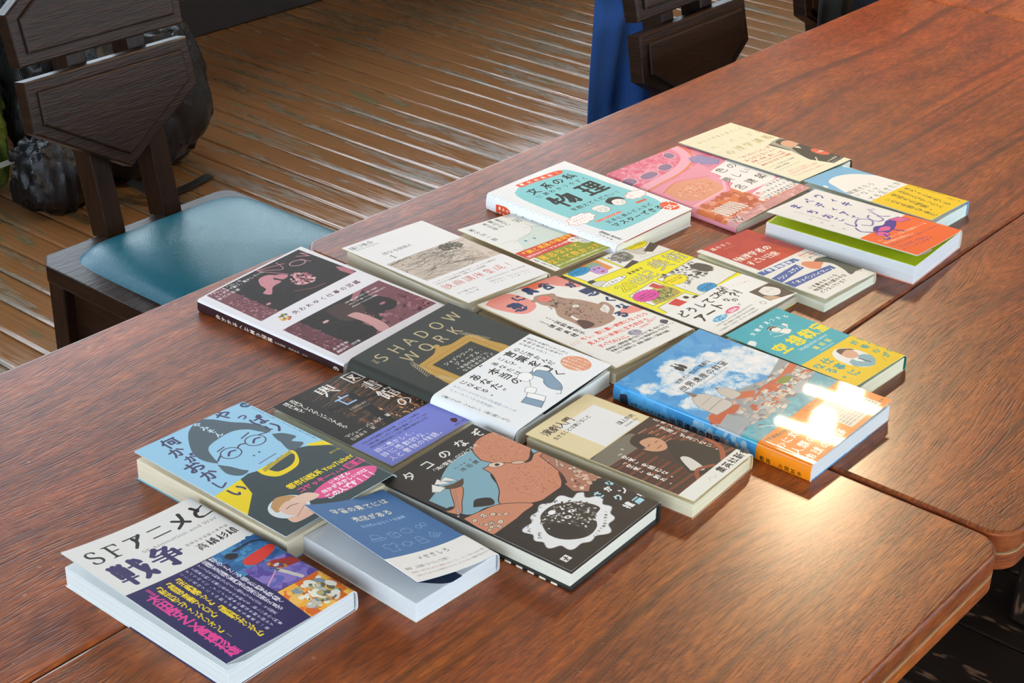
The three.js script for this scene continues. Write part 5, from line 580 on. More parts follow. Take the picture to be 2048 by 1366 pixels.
// --- colourful architecture
{
  const P = sheet(145, 198, '#e994ab');
  P.dabs(220, 0, 0, 145, 60, 2, 8, ['#ea7f98', '#e56f8a', '#f0a0b4', '#e88aa0']).dabs(500, 0, 0, 120, 40, 0.3, 1, ['#d84f6c', '#f4b6c4', '#e05a78']);
  P.line([[-4, 60], [30, 56], [70, 52], [104, 40], [124, 20], [132, -6]], '#f3b3c6', 13, true).line([[-4, 67], [30, 63], [72, 59], [110, 46], [132, 24], [140, -4]], '#e58a3c', 2.2, true).line([[-4, 51], [40, 48], [80, 42], [106, 26], [118, 0]], '#dd6a86', 0.8, true);
  [[104, 14, 9, 6, 0.9], [71, 35, 11, 7, 0.3], [37, 38, 14, 7, 0.1], [4, 34, 11, 8, 0]].forEach(([x, y, a, b, t]) => { P.oval(x, y, a + 2, b + 2, '#f2b9c4', -t).oval(x, y, a, b, '#a88aa8', -t, '#7a5a7a', 0.6); for (let i = -3; i <= 3; i++) P.line([[x + i * a / 4, y - b * 0.8], [x + i * a / 4, y + b * 0.8]], '#6b5a80', 0.35).line([[x - a * 0.8, y + i * b / 4], [x + a * 0.8, y + i * b / 4]], '#6b5a80', 0.35); });
  P.poly([[116, 36], [134, 40], [138, 66], [126, 74], [112, 60], [108, 48]], '#a79ac4', '#6b5f94', 0.7); for (let i = 0; i < 7; i++) P.line([[112 + i * 3.6, 38], [112 + i * 3.6, 72]], '#6b5f94', 0.4).line([[108, 42 + i * 4.4], [138, 44 + i * 4.4]], '#6b5f94', 0.4);
  P.poly([[0, 70], [60, 66], [112, 54], [104, 78], [78, 128], [70, 136], [0, 138]], '#ee9fb4').blob([[14, 80], [44, 76], [80, 92], [70, 126], [30, 128], [8, 108]], '#e9a183').dabs(150, 14, 86, 72, 122, 0.8, 2.2, ['#f2b59c', '#df8a6c', '#efc0ae', '#e59a80'], (x, y) => (x - 44) ** 2 / 700 + (y - 104) ** 2 / 260 < 1); P.line([[8, 84], [46, 74], [88, 90]], '#e07a3a', 1.4, true).line([[6, 132], [70, 128], [100, 100]], '#f6c3d0', 3).line([[6, 138], [72, 134], [106, 100]], '#d9707e', 1);
  P.poly([[0, 140], [74, 134], [82, 154], [72, 182], [145, 182], [145, 198], [0, 198]], '#d97a4c').dabs(140, 0, 138, 80, 198, 2, 7, ['#e07f4e', '#cc6a44', '#e99874', '#c25f42', '#e7a08c']).rect(0, 184, 145, 14, '#dba0a0').dabs(60, 0, 180, 145, 198, 1, 4, ['#e3aeb0', '#d29295', '#efc4c4']).oval(14, 190, 9, 6, '#e9d9d4').dabs(40, 6, 185, 22, 196, 0.5, 1.4, ['#5a4a8a', '#d9a64a', '#c2483a', '#3a6a8a']);
  P.blob([[100, 82], [134, 76], [146, 78], [146, 146], [84, 150], [78, 142], [80, 128], [92, 122], [90, 104], [98, 100]], '#f6f3f1'); P.rect(130, 80, 16, 66, '#f6f3f1');
  P.row('色の', 112, 89, 133, 88.5, 15, '#26211f', 0.07).row('美しい', 95, 112, 132, 111, 14.5, '#26211f', 0.07).row('名建築', 89, 136, 132, 134, 15, '#26211f', 0.07);
  P.poly([[82, 158], [112, 154], [145, 152], [145, 183], [74, 181], [72, 174], [82, 171]], '#f6f3f1').row('世界を知る', 114, 157, 141, 157, 4.6, '#333', 0.09).row('色', 88, 164, 88, 164, 9, '#c9504a', 0.09).row('の秘密がわかる', 96, 166, 142, 166.5, 4.6, '#333', 0.09).row('7つの色で名建築を巡る旅', 74, 175, 142, 175.5, 4.4, '#333', 0.09); ['#c9503a', '#3a5a8a', '#d9a03a', '#6a8a5a', '#b06a3a', '#4a4a4a', '#7aa0c4', '#c2705a'].forEach((c, i) => P.rect(78 + i * 8, 179, 6, 1.6, c));
  for (let i = 0; i < 7; i++) P.poly([[10 + i * 5.4, 153], [14 + i * 5.4, 152.6], [16 + i * 6, 176], [12 + i * 6, 177]], '#f3ece8').col('教会や寺、城のタイルまで', 12.2 + i * 5.5, 155, 13.8 + i * 5.8, 174, 1.9, '#666', 0.09);
  book('pink photo book showing arched vaults and white title labels', { at: [0.4834, -0.0416], yaw: -0.0642, w: 145, h: 198, spine: 'L', tops: [13, 12.6, 15.4, 10], block: 8.8, bow: 0.8, round: 4.5, print: P, gloss: 0.62, pages: 0xe3ddc9, inside: 0xe9dcc6, spineColor: 0xe08fa4, back: 0xe08fa4, flap: { color: 0xe6d3b4, width: 70, drop: 2 } });
}
// --- cream psychology lecture book
{
  const P = sheet(115, 184, '#e9e5ca'), A = '#b39a55', R = '#c4554a';
  P.row('自分の価値を最大にする', 19, 19, 112, 22, 6.6, '#bda868', 0.07).row('ハーバードの', 19, 42, 111, 44, 11, A, 0.07, { serif: true }).row('心理学講義', 21, 65, 100, 65, 14.5, A, 0.085, { serif: true });
  P.rect(0, 78, 115, 106, '#ebe7ce');
  P.clip([[76, 84], [92, 79], [115, 78], [115, 174], [84, 177], [72, 150], [80, 116]], () => { P.rect(70, 76, 50, 104, '#a9a69a').rect(70, 84, 12, 30, '#6b6556').blob([[88, 112], [104, 108], [118, 116], [118, 178], [84, 178], [72, 150]], '#4a473f').blob([[92, 88], [104, 86], [110, 94], [108, 106], [98, 110], [90, 104]], '#dba88a').blob([[88, 96], [92, 84], [106, 82], [112, 92], [104, 88], [95, 90]], '#5a5046').poly([[94, 110], [102, 112], [98, 120]], '#efece2').line([[84, 150], [76, 158]], '#d9d4c4', 2); });
  P.oval(106, 142, 8.5, 13, '#e06a4c').row('10万部', 101, 141, 112, 142, 5, '#fff', 0.13).row('名物講義', 86, 168, 104, 166, 4, '#f2efe6', 0.1).row('ブライアン・リトル', 86, 174, 112, 172, 3, '#f2efe6', 0.1);
  P.row('「やりたいこと」が', 12, 88, 70, 88, 7, R, 0.1).row('みつからない人へ', 11, 98, 69, 98, 7, R, 0.1).row('価値、性格、望み、人生', 13, 106, 69, 108, 5, R, 0.11).row('すべての人に向けた大学の名講義', 14, 114, 68, 114, 3.6, R, 0.09).row('最高の自分を見つける講義', 13, 121, 69, 121, 4.8, R, 0.1);
  P.row('ハーバード大学の大人気講義', 14, 131, 61, 132, 3.4, '#6a675c', 0.09).row('心理学の教室', 15, 138, 41, 138, 4, '#55524a', 0.1).row('自分の性格を知る', 15, 145, 55, 145, 2.6, '#6a675c', 0.08).row('自分らしさとは何か', 19, 155, 52, 157, 4.6, '#d89a86', 0.09).row('本当の自分を動かす心理学', 14, 162, 67, 162, 4.6, '#d89a86', 0.09).row('『大人の自分の心理学』', 13, 169, 68, 171, 5, '#d89a86', 0.09);
  book('cream book with gold title and a small photograph of a seated man', { at: [0.6253, -0.0345], yaw: -0.0499, w: 115, h: 184, spine: 'R', tops: [15.4, 12.6, 14.4, 17.6], block: 11.6, bow: 0.8, print: P, band: 78, gloss: 0.45, pages: 0xe6e8d8, inside: 0x55503f, spineColor: 0xe9e5ca, bandSpine: 0xebe7ce, leaf: { color: 0xdfe3d2, width: 100, drop: 2.4 } });
}
// --- sky blue book with yellow band
{
  const P = sheet(90, 171, '#7fb9e2'), K = '#23301f';
  P.blob([[12, 36], [20, 22], [44, 18], [72, 30], [90, 62], [92, 110], [-4, 110], [2, 62]], '#efefed');
  P.row('朝起きたら', 8, 60, 52, 61, 9, '#4a4a48', 0.07).row('いなくて', 8, 70, 42, 75, 9, '#4a4a48', 0.07).row('でも生きたか', 10, 88, 78, 81, 10.5, '#4a4a48', 0.07).blob([[0, 28], [4, 25], [5, 31], [1, 32]], '#eef4f8');
  P.rect(0, 92, 90, 79, '#f0c814').col('赤ちゃんをめぐる', 70, 100, 60, 158, 8.4, K, 0.085).col('出会えなかった人', 55, 100, 46, 156, 8.4, K, 0.085).col('気持ちの物語。', 39, 101, 32, 152, 9, K, 0.085).col('いのちを読んで来た', 20, 103, 18, 164, 8.6, K, 0.085).col('自分の言葉で語られた感想が集まる', 82, 96, 82, 140, 2.6, '#55601a', 0.08).col('新書の一冊', 78, 150, 78, 164, 3.4, '#55601a', 0.08);
  book('sky blue book with pale oval title panel and bright yellow paper band', { at: [0.618, 0.1532], yaw: -0.0358, w: 90, h: 171, spine: 'R', tops: [19.6, 13, 18.4, 21.5], block: 14, bow: 0.7, print: P, band: 92, gloss: 0.5, pages: 0xe2eee6, inside: 0x8fc0dc, spineColor: 0xdfeae6, bandSpine: 0xe2eee6, flap: { color: 0xe8dcc2, width: 60, drop: 2.2 } });
}
// --- town revival with an online encyclopedia
{
  const P = sheet(123, 183, '#ebebea'), V = '#4a4a9c';
  [['ウ', 99, 15, 14], ['ィ', 100, 32, 13], ['キ', 100, 50, 15], ['ペ', 74, 15, 14], ['デ', 72, 31, 14], ['ィ', 72, 47, 13], ['ア', 68, 64, 14], ['で', 65, 78, 9], ['ま', 44, 14, 14], ['ち', 42, 36, 14], ['お', 42, 55, 14], ['こ', 43, 69, 12], ['し', 38, 87, 16]].forEach(([c, x, y, s]) => P.char(c, x, y, s, V, 0.14));
  [[91, 8, 58], [64, 8, 84]].forEach(([x, a, b]) => P.line([[x, a], [x, b]], '#b9b9c4', 0.3)); P.col('みんなでつくろう地域の百科', 27, 22, 28, 64, 3.6, '#8a8a92', 0.08).col('文・伝 作 者', 15, 48, 17, 88, 4, '#7a7a82', 0.09).col('回', 102, 78, 102, 84, 5, V, 0.08).row('学芸会', 96, 82, 108, 80, 5, '#8a8ab0', 0.08);
  P.line([[45, 88], [62, 84], [70, 96], [54, 104], [46, 96]], '#7a79b4', 2.2, true).line([[84, 86], [74, 90], [72, 102], [84, 104], [90, 94]], '#7a79b4', 2.2, true).line([[96, 84], [92, 96], [100, 104]], '#7a79b4', 2.2, true);
  P.rect(0, 115.5, 123, 68, '#f26a2c').line([[30, 96], [24, 106], [34, 118], [28, 126]], '#4c3c9a', 2.4, true);
  P.blob([[36, 114], [52, 108], [66, 112], [84, 108], [90, 116], [74, 124], [54, 128], [40, 126]], '#4b359a').blob([[40, 118], [56, 114], [66, 120], [54, 125]], '#e2649a').blob([[26, 122], [40, 120], [44, 130], [30, 132]], '#e2649a', '#4b359a', 0.8).poly([[88, 108], [106, 112], [108, 126], [92, 122]], '#e2649a', '#4b359a', 1).line([[36, 128], [28, 138], [20, 134]], '#4b359a', 3, true).line([[60, 128], [66, 138]], '#4b359a', 3);
  P.row('ひとりひとりが町の記録をつくる', 12, 134, 108, 143, 5.2, '#f6d9c4', 0.11).row('地元の歴史を世界中の人へ', 9, 141, 66, 148, 5, '#f6d9c4', 0.11).row('地域の語り手たちが集まり、図書館で文化を書き残す', 9, 149, 112, 156, 3.2, '#6a3a7a', 0.09).row('ウィキペディアタウン。', 12, 158, 74, 164, 6, '#4b3a94', 0.1).row('そこにある物語を', 8, 165, 68, 169, 4.4, '#6a3a7a', 0.09);
  book('off-white book with purple brush title and orange band, raised cover over a lime leaf', { at: [0.4794, 0.1873], yaw: 0.0546, w: 123, h: 183, spine: 'R', tops: [34.5, 22.6, 22.6, 35], block: 21, bow: 1.25, shrink: true, print: P, band: 115.5, gloss: 0.5, pages: 0xdfe0e2, inside: 0xf0e8d8, spineColor: 0xebebea, bandSpine: 0xf26a2c, back: 0xeaeaea, flap: { color: 0xe9dfcb, width: 42, drop: 3 } });
  const b = scene.children.at(-1); part('lime_leaf', rbox(0.119, 0.0006, 0.181, 0.0002, 0.0616, 0.02135, 0.0915, 1), std({ color: 0xb4c61a, roughness: 0.35 }), b);
}
// --- daily life of a physicist
{
  const P = sheet(98, 167, '#efeeea');
  P.rect(9, -1, 92, 79, '#bf2a1a').dabs(14, 10, 0, 98, 76, 6, 14, ['#c5301f', '#b92617', '#cc3826']).row('橋本幸士', 18, 9, 44, 10, 7.4, '#f6ece4', 0.11, { serif: true }).line([[26, 17], [46, 19]], '#e6b0a4', 0.4).row('物理学者の', 17, 45, 66, 46, 11.4, '#f8f0e8', 0.15, { serif: true }).row('すごい日常', 18, 60, 59, 62, 10.6, '#f8f0e8', 0.15, { serif: true });
  P.rect(0, 78, 98, 89, '#f1f0ec').poly([[0, 80], [62, 84], [64, 92], [0, 89]], '#2a5aa8').poly([[0, 99], [50, 95], [50, 107], [0, 113]], '#2a5aa8').poly([[0, 115], [76, 122], [75, 131], [0, 129]], '#2a5aa8');
  P.row('「学習物理学」', 8, 84.5, 58, 88.5, 7.4, '#fff', 0.13).row('「シン・エヴァ」', 5, 106, 48, 101.5, 6.6, '#fff', 0.13).row('「オッペンハイマー」', 8, 122.5, 70, 127.5, 7, '#fff', 0.13).oval(84, 90, 13, 11, null, 0, '#e2a090', 0.6).row('物理学者の', 75, 85, 92, 86, 3.6, '#d0503c', 0.12).row('すごい頭脳が', 75, 90, 94, 91, 3.4, '#d0503c', 0.12).row('集まってます!', 78, 95, 94, 96, 3, '#444', 0.11);
  P.blob([[54, 100], [62, 97], [72, 104], [78, 112], [70, 116], [60, 120], [53, 112]], '#e88e6c').blob([[72, 104], [84, 102], [98, 112], [98, 148], [84, 150], [72, 151], [78, 138], [82, 120]], '#3c4a4e').row('すべての物理', 12, 96, 30, 95.5, 2, '#777', 0.08);
  P.row('いま最もホットな', 11, 141, 57, 141, 5.6, '#2c2a28', 0.12).row('物理学者の頭の中は', 11, 148, 64, 147.5, 5.8, '#2c2a28', 0.12).row('どうなっている?', 12, 155, 54, 155, 5.6, '#2c2a28', 0.12).oval(86, 148, 2, 3.4, null, 0.4, '#555', 0.5).oval(89, 151, 2, 3.4, null, 0.4, '#555', 0.5);
  book('small book with glossy red title panel and three slanted blue labels', { at: [0.3763, 0.1659], yaw: -0.0502, w: 98, h: 167, spine: 'R', tops: [14, 9.8, 12.8, 16], block: 9, bow: 0.7, print: P, band: 78, gloss: 0.75, coatRough: 0.05, pages: 0xe4e2cb, inside: 0xefe6cf, spineColor: 0xe9e6d2, bandSpine: 0xe9e6d2, back: 0xeeecdf, flap: { color: 0xf0dcb6, width: 70, drop: 1.8 } });
}
// --- twentieth-century art in comics
{
  const P = sheet(141, 203, '#f2ea1c'), K = '#2a2a26';
  for (let i = 0; i < 120; i++) { const x = rnd() * 16, y = 40 + rnd() * 100; P.line([[x, y], [x + 6, y + 3]], '#f8f37a', 0.5); }
  const panel = (q, c) => P.poly(q, c, K, 0.6);
  panel([[4, 1], [62, -4], [60, 34], [6, 30]], '#f3f1ec'); panel([[66, -6], [140, -6], [140, 40], [62, 36]], '#f1f1ee');
  P.poly([[24, 0], [56, -3], [54, 26], [30, 26]], '#e79a4a').blob([[30, 8], [44, 8], [46, 22], [38, 30], [28, 24]], '#c79bd6').blob([[28, 4], [48, 2], [50, 14], [44, 10], [32, 10]], '#8ab09a').oval(35, 15, 2, 1, '#3a3a3a').oval(41, 16, 2, 1, '#3a3a3a').oval(38, 24, 2.6, 1.4, '#b0305a');
  P.blob([[66, 12], [80, 4], [96, 8], [92, 24], [76, 26]], '#8c8c88').dabs(60, 68, 6, 94, 24, 0.5, 2, ['#5a5a58', '#b5b5b0', '#777']).blob([[98, -2], [114, 2], [118, 20], [104, 26]], '#dadad6', '#777', 0.5).poly([[112, 22], [140, 10], [140, 22], [118, 30]], '#57514a').poly([[60, 34], [84, 28], [86, 36], [62, 38]], '#4b443e').line([[96, 30], [130, 36]], '#bbb', 0.6);
  P.oval(120, 5, 17, 9, '#f6e61a', 0, K, 0.4).row('アートを読む', 110, 3, 130, 4, 3, '#7a5a10', 0.1).row('なんでこんなに', 109, 7, 131, 8, 3, '#7a5a10', 0.1).oval(19, 7, 15, 8, '#2a9ad6', 0, K, 0.4).row('あの名作はどこが', 8, 6, 30, 6, 2.8, '#123', 0.1).row('すごいのか', 12, 10, 26, 10, 2.8, '#123', 0.1);
  P.oval(8, 33, 5, 4, '#3a3a3a').blob([[2, 36], [14, 36], [20, 44], [4, 46]], '#d8d6d0', K, 0.4).oval(26, 48.5, 20, 4.6, '#fff', 0, K, 0.5).row('いとをかしき', 13, 48.5, 41, 48.5, 5.2, K, 0.1).row('筧菜奈子', 54, 47.5, 73, 48.5, 5.6, K, 0.11);
  const T = (c, x, y, s) => P.row(c, x, y, x, y, s, '#fdf9d8', 0.045, { edge: K, edgeBy: 0.05 }); P.g.save(); P.g.strokeStyle = K; P.g.lineWidth = 0.5; P.g.font = 'bold 22px sans-serif'; P.g.textAlign = 'center'; P.g.textBaseline = 'middle'; P.g.strokeText('20', 24, 67); P.g.restore(); T('世', 46, 65, 20); T('紀', 65, 64, 21); T('美', 96, 56, 26); T('術', 125, 55, 26);
  panel([[8, 82], [56, 78], [54, 115], [8, 114]], '#f1f0ea'); panel([[62, 78], [138, 72], [138, 128], [62, 134]], '#eeeeea'); panel([[8, 120], [56, 118], [60, 138], [4, 138]], '#f1f0ea');
  P.blob([[24, 94], [52, 88], [54, 114], [14, 114]], '#b9a85a').dabs(120, 18, 92, 54, 113, 0.6, 2, ['#5a7a3a', '#7a8a4a', '#c9b05a', '#3a5a3a', '#d9c890']).poly([[42, 82], [52, 80], [53, 96], [44, 92]], '#cf4a42').dabs(170, 68, 76, 130, 112, 0.8, 2.8, ['#8a8a86', '#4a4a46', '#c8c8c2', '#efefea', '#2f2f2c'], (x, y) => y < 118 - x * 0.1).blob([[112, 84], [128, 82], [132, 100], [116, 104]], '#55504a').poly([[22, 122], [38, 120], [40, 134], [26, 136]], '#d6423a').rect(44, 122, 8, 8, '#e9e2c8').oval(48, 126, 3, 3, '#222').rect(52, 130, 8, 7, '#3a2f2c').rect(30, 134, 5, 4, '#3a6ab0');
  const burst = (x, y, a, b, c) => { const q = []; for (let i = 0; i < 40; i++) { const t = i / 40 * 6.283, k = i % 2 ? 1 : 0.88; q.push([x + Math.cos(t) * a * k, y + Math.sin(t) * b * k]); } P.poly(q, c, K, 0.35); }; burst(22, 94, 18, 12, '#ec4fae'); burst(76, 92, 17, 11, '#f6e61a'); burst(84, 127, 14, 9, '#2a9ad6');
  [['これが芸術だって?', 22, 91], ['名画の見方がわかる', 22, 95], ['マンガで読む世界', 22, 99], ['なんだかよくわからない', 76, 89], ['でもすごい名画', 76, 93], ['あの名作の理由', 84, 126], ['教えて!', 84, 130]].forEach(([t, x, y]) => P.row(t, x - [...t].length * 1.2, y, x + [...t].length * 1.2, y, 2.5, '#2a2018', 0.1));
  P.rect(0, 134, 141, 69, '#f4f4f2'); ['ど', 'う', 'し', 'て'].forEach((c, i) => P.char(c, [13, 28, 43, 56][i], 148, 13, K, 0.13)); P.row('これが', 70, 146, 88, 145, 11.5, K, 0.13).row('アー', 20, 166, 36, 166, 16, K, 0.15).row('ト', 54, 162, 54, 162, 15, K, 0.15).row('なの', 72, 160, 78, 166, 8, K, 0.13).row('?!', 88, 159, 97, 157, 13, K, 0.15);
  P.oval(32, 180, 11, 4.4, '#3aa5d8').row('マンガ', 26, 180, 38, 180, 5.4, '#fff', 0.13).oval(57, 178, 11, 4.4, '#e2648e').latin('Q&A', 57, 178, 6, '#fff', { bold: true, align: 'center' }).row('と', 45, 179, 45, 179, 4.4, K).row('で', 72, 176, 72, 176, 4.4, K);
  P.row('いままで気になっていたあの人気作の見方がわかる', 15, 188, 80, 185.5, 2.9, '#555', 0.09).row('現代の美術から名画まで百の名作を解説', 23, 192, 75, 191.5, 2.9, '#555', 0.09).row('20世紀のアートのなぜ? ポップアートから現代まで', 9, 196.5, 75, 196.5, 2.9, '#555', 0.09);
  P.poly([[104, 166], [141, 168], [137, 202], [102, 194]], '#5b5048').blob([[112, 172], [128, 170], [134, 184], [122, 192], [110, 184]], '#efece6', '#333', 0.5).line([[118, 178], [121, 180]], '#333', 0.6).line([[126, 178], [129, 180]], '#333', 0.6).poly([[104, 182], [114, 188], [118, 198], [103, 194]], '#c9a98c').col('現代アートの', 94, 138, 95, 158, 4.4, K, 0.09).col('謎に迫る!', 88, 138, 89, 158, 4.4, K, 0.09).row('アートって何?', 96, 142, 128, 150, 3, '#d06a8a', 0.09).oval(93, 191, 3.2, 3.2, null, 0, K, 0.5);
  book('yellow comic panel art book with white band and outlined title lettering', { at: [0.2318, 0.0942], yaw: -0.0207, w: 141, h: 203, spine: 'R', tops: [13.4, 8.4, 12.2, 15], block: 7.6, bow: 0.7, print: P, band: 134, gloss: 0.42, pages: 0xd8cdb8, inside: 0xeee6d2, spineColor: 0xf2ea1c, bandSpine: 0xd8d2c6 });
}
// --- white book with a cat
{
  const P = sheet(122, 184, '#f0eeea'), N = '#2a3a66', Pk = '#f09a90';
  P.blob([[6, 6], [26, -2], [46, 4], [50, 30], [40, 44], [20, 46], [8, 24]], Pk).blob([[84, -4], [112, -4], [124, 18], [116, 38], [104, 28], [92, 10]], Pk).blob([[90, 112], [104, 104], [122, 108], [122, 120], [104, 118]], Pk).blob([[60, -4], [84, -2], [92, 10], [72, 12]], '#ef7a5c');
  [['急', 27, 30, 20], ['に', 44, 16, 14], ['具', 66, 12, 17], ['合', 88, 14, 17], ['が', 112, 28, 15], ['悪', 112, 54, 19], ['く', 113, 80, 15], ['な', 109, 100, 14], ['る', 93, 112, 15]].forEach(([c, x, y, s]) => P.char(c, x, y, s, N, 0.2));
  const B = '#b08f7c', S = '#7a5848'; P.blob([[54, 28], [62, 24], [76, 30], [80, 46], [90, 62], [95, 84], [85, 92], [82, 114], [58, 117], [42, 110], [42, 92], [43, 72], [54, 56], [50, 42]], B).line([[92, 84], [102, 82], [98, 96], [82, 106]], B, 5, true);
  P.dabs(150, 44, 30, 92, 116, 0.8, 1.7, [S], (x, y) => (x - 66) ** 2 / 420 + (y - 74) ** 2 / 1700 < 0.8); for (let i = 0; i < 8; i++) P.line([[101 - i * 2.4, 82 + i * 3], [98 - i * 2.4, 80 + i * 3]], S, 0.7);
  P.oval(63, 35, 8, 6.6, '#ee7a6c').line([[61, 34], [65, 36]], '#333', 0.5).oval(52, 32, 4, 3, B, 0, S, 0.5).oval(76, 33, 4, 3.4, B, 0, S, 0.5).oval(64, 50, 1.6, 1.3, '#333'); for (let i = -2; i <= 2; i++) P.line([[64, 51], [72, 52 + i * 3]], '#333', 0.35).line([[64, 51], [56, 54 + i * 2]], '#333', 0.35); P.oval(74, 68, 4.6, 3.6, '#efe7dd', 0, '#444', 0.5).line([[72, 68], [76, 68]], '#444', 0.5).line([[78, 66], [88, 74]], '#444', 0.5).blob([[48, 90], [56, 98], [55, 110], [40, 110], [44, 98]], '#5e3d36').poly([[50, 82], [54, 80], [52, 92], [48, 92]], '#efece4');
  P.col('宮野真生子', 31, 82, 31.5, 114, 7, INK, 0.11).col('磯野真穂', 20.5, 84, 22, 112, 7, INK, 0.11).col('哲学者', 31, 68, 31, 76, 3, '#666', 0.09).col('人類学者', 20, 68, 20, 78, 3, '#666', 0.09);
  P.rect(0, 120.5, 122, 64, '#f2f0ec').row('もし、急に重い病気になったら', 22, 123.5, 111, 128, 6.8, '#e2574c', 0.13).row('見えない未来に立ち向かう', 20, 135, 101, 138, 7, '#e2574c', 0.13).row('すべての人に。', 23, 145.5, 60, 149, 6.8, '#e2574c', 0.13).oval(70, 149, 8, 5.6, '#a9a2b4', 0.2).dabs(30, 63, 144, 77, 154, 0.5, 1.4, ['#c9c4d0', '#8a8298'], (x, y) => (x - 70) ** 2 / 60 + (y - 149) ** 2 / 28 < 1).row('いま本当に', 82, 146, 96, 145, 4, '#e2574c', 0.1).row('出会えて', 100, 143, 112, 141, 4, '#e2574c', 0.1);
  P.row('哲学者と人類学者の間で交わされる「病」をめぐる', 22, 155, 103, 157, 4.2, INK, 0.1).row('言葉の全力投球。共に人生の軌跡を刻んで生きる', 23, 160, 103, 163, 4.2, INK, 0.1).row('ことへの覚悟とは、信頼と約束をして真実の物語。'.replace(/[覚悟信頼約束]/g, '意'), 23, 165.5, 99, 169.5, 4.1, INK, 0.1);
  P.blob([[106, 152], [112, 148], [116, 154], [108, 158]], '#55555a').row('晶文社'.replace('晶', '日'), 108, 160, 114, 162, 2.2, '#555', 0.09); for (let i = 0; i < 4; i++) P.line([[4 + i * 3.4, 122], [3 + i * 3.6, 128]], '#e2574c', 0.5);
  book('white book with spotted brown cat drawing, pink blots and navy cut-out title', { at: [0.1101, 0.0803], yaw: -0.0523, w: 122, h: 184, spine: 'R', tops: [19, 11, 16.4, 19.6], block: 10.2, bow: 0.8, print: P, band: 120.5, gloss: 0.25, pages: 0xe8dcbc, inside: 0xe6cfa4, spineColor: 0xf0eeea, bandSpine: 0xf2f0ec, flap: { color: 0xedd9b2, width: 80, drop: 1.6 }, leaf: { color: 0xe4cfa6, width: 112, drop: 5.4, back: -1 } });
}
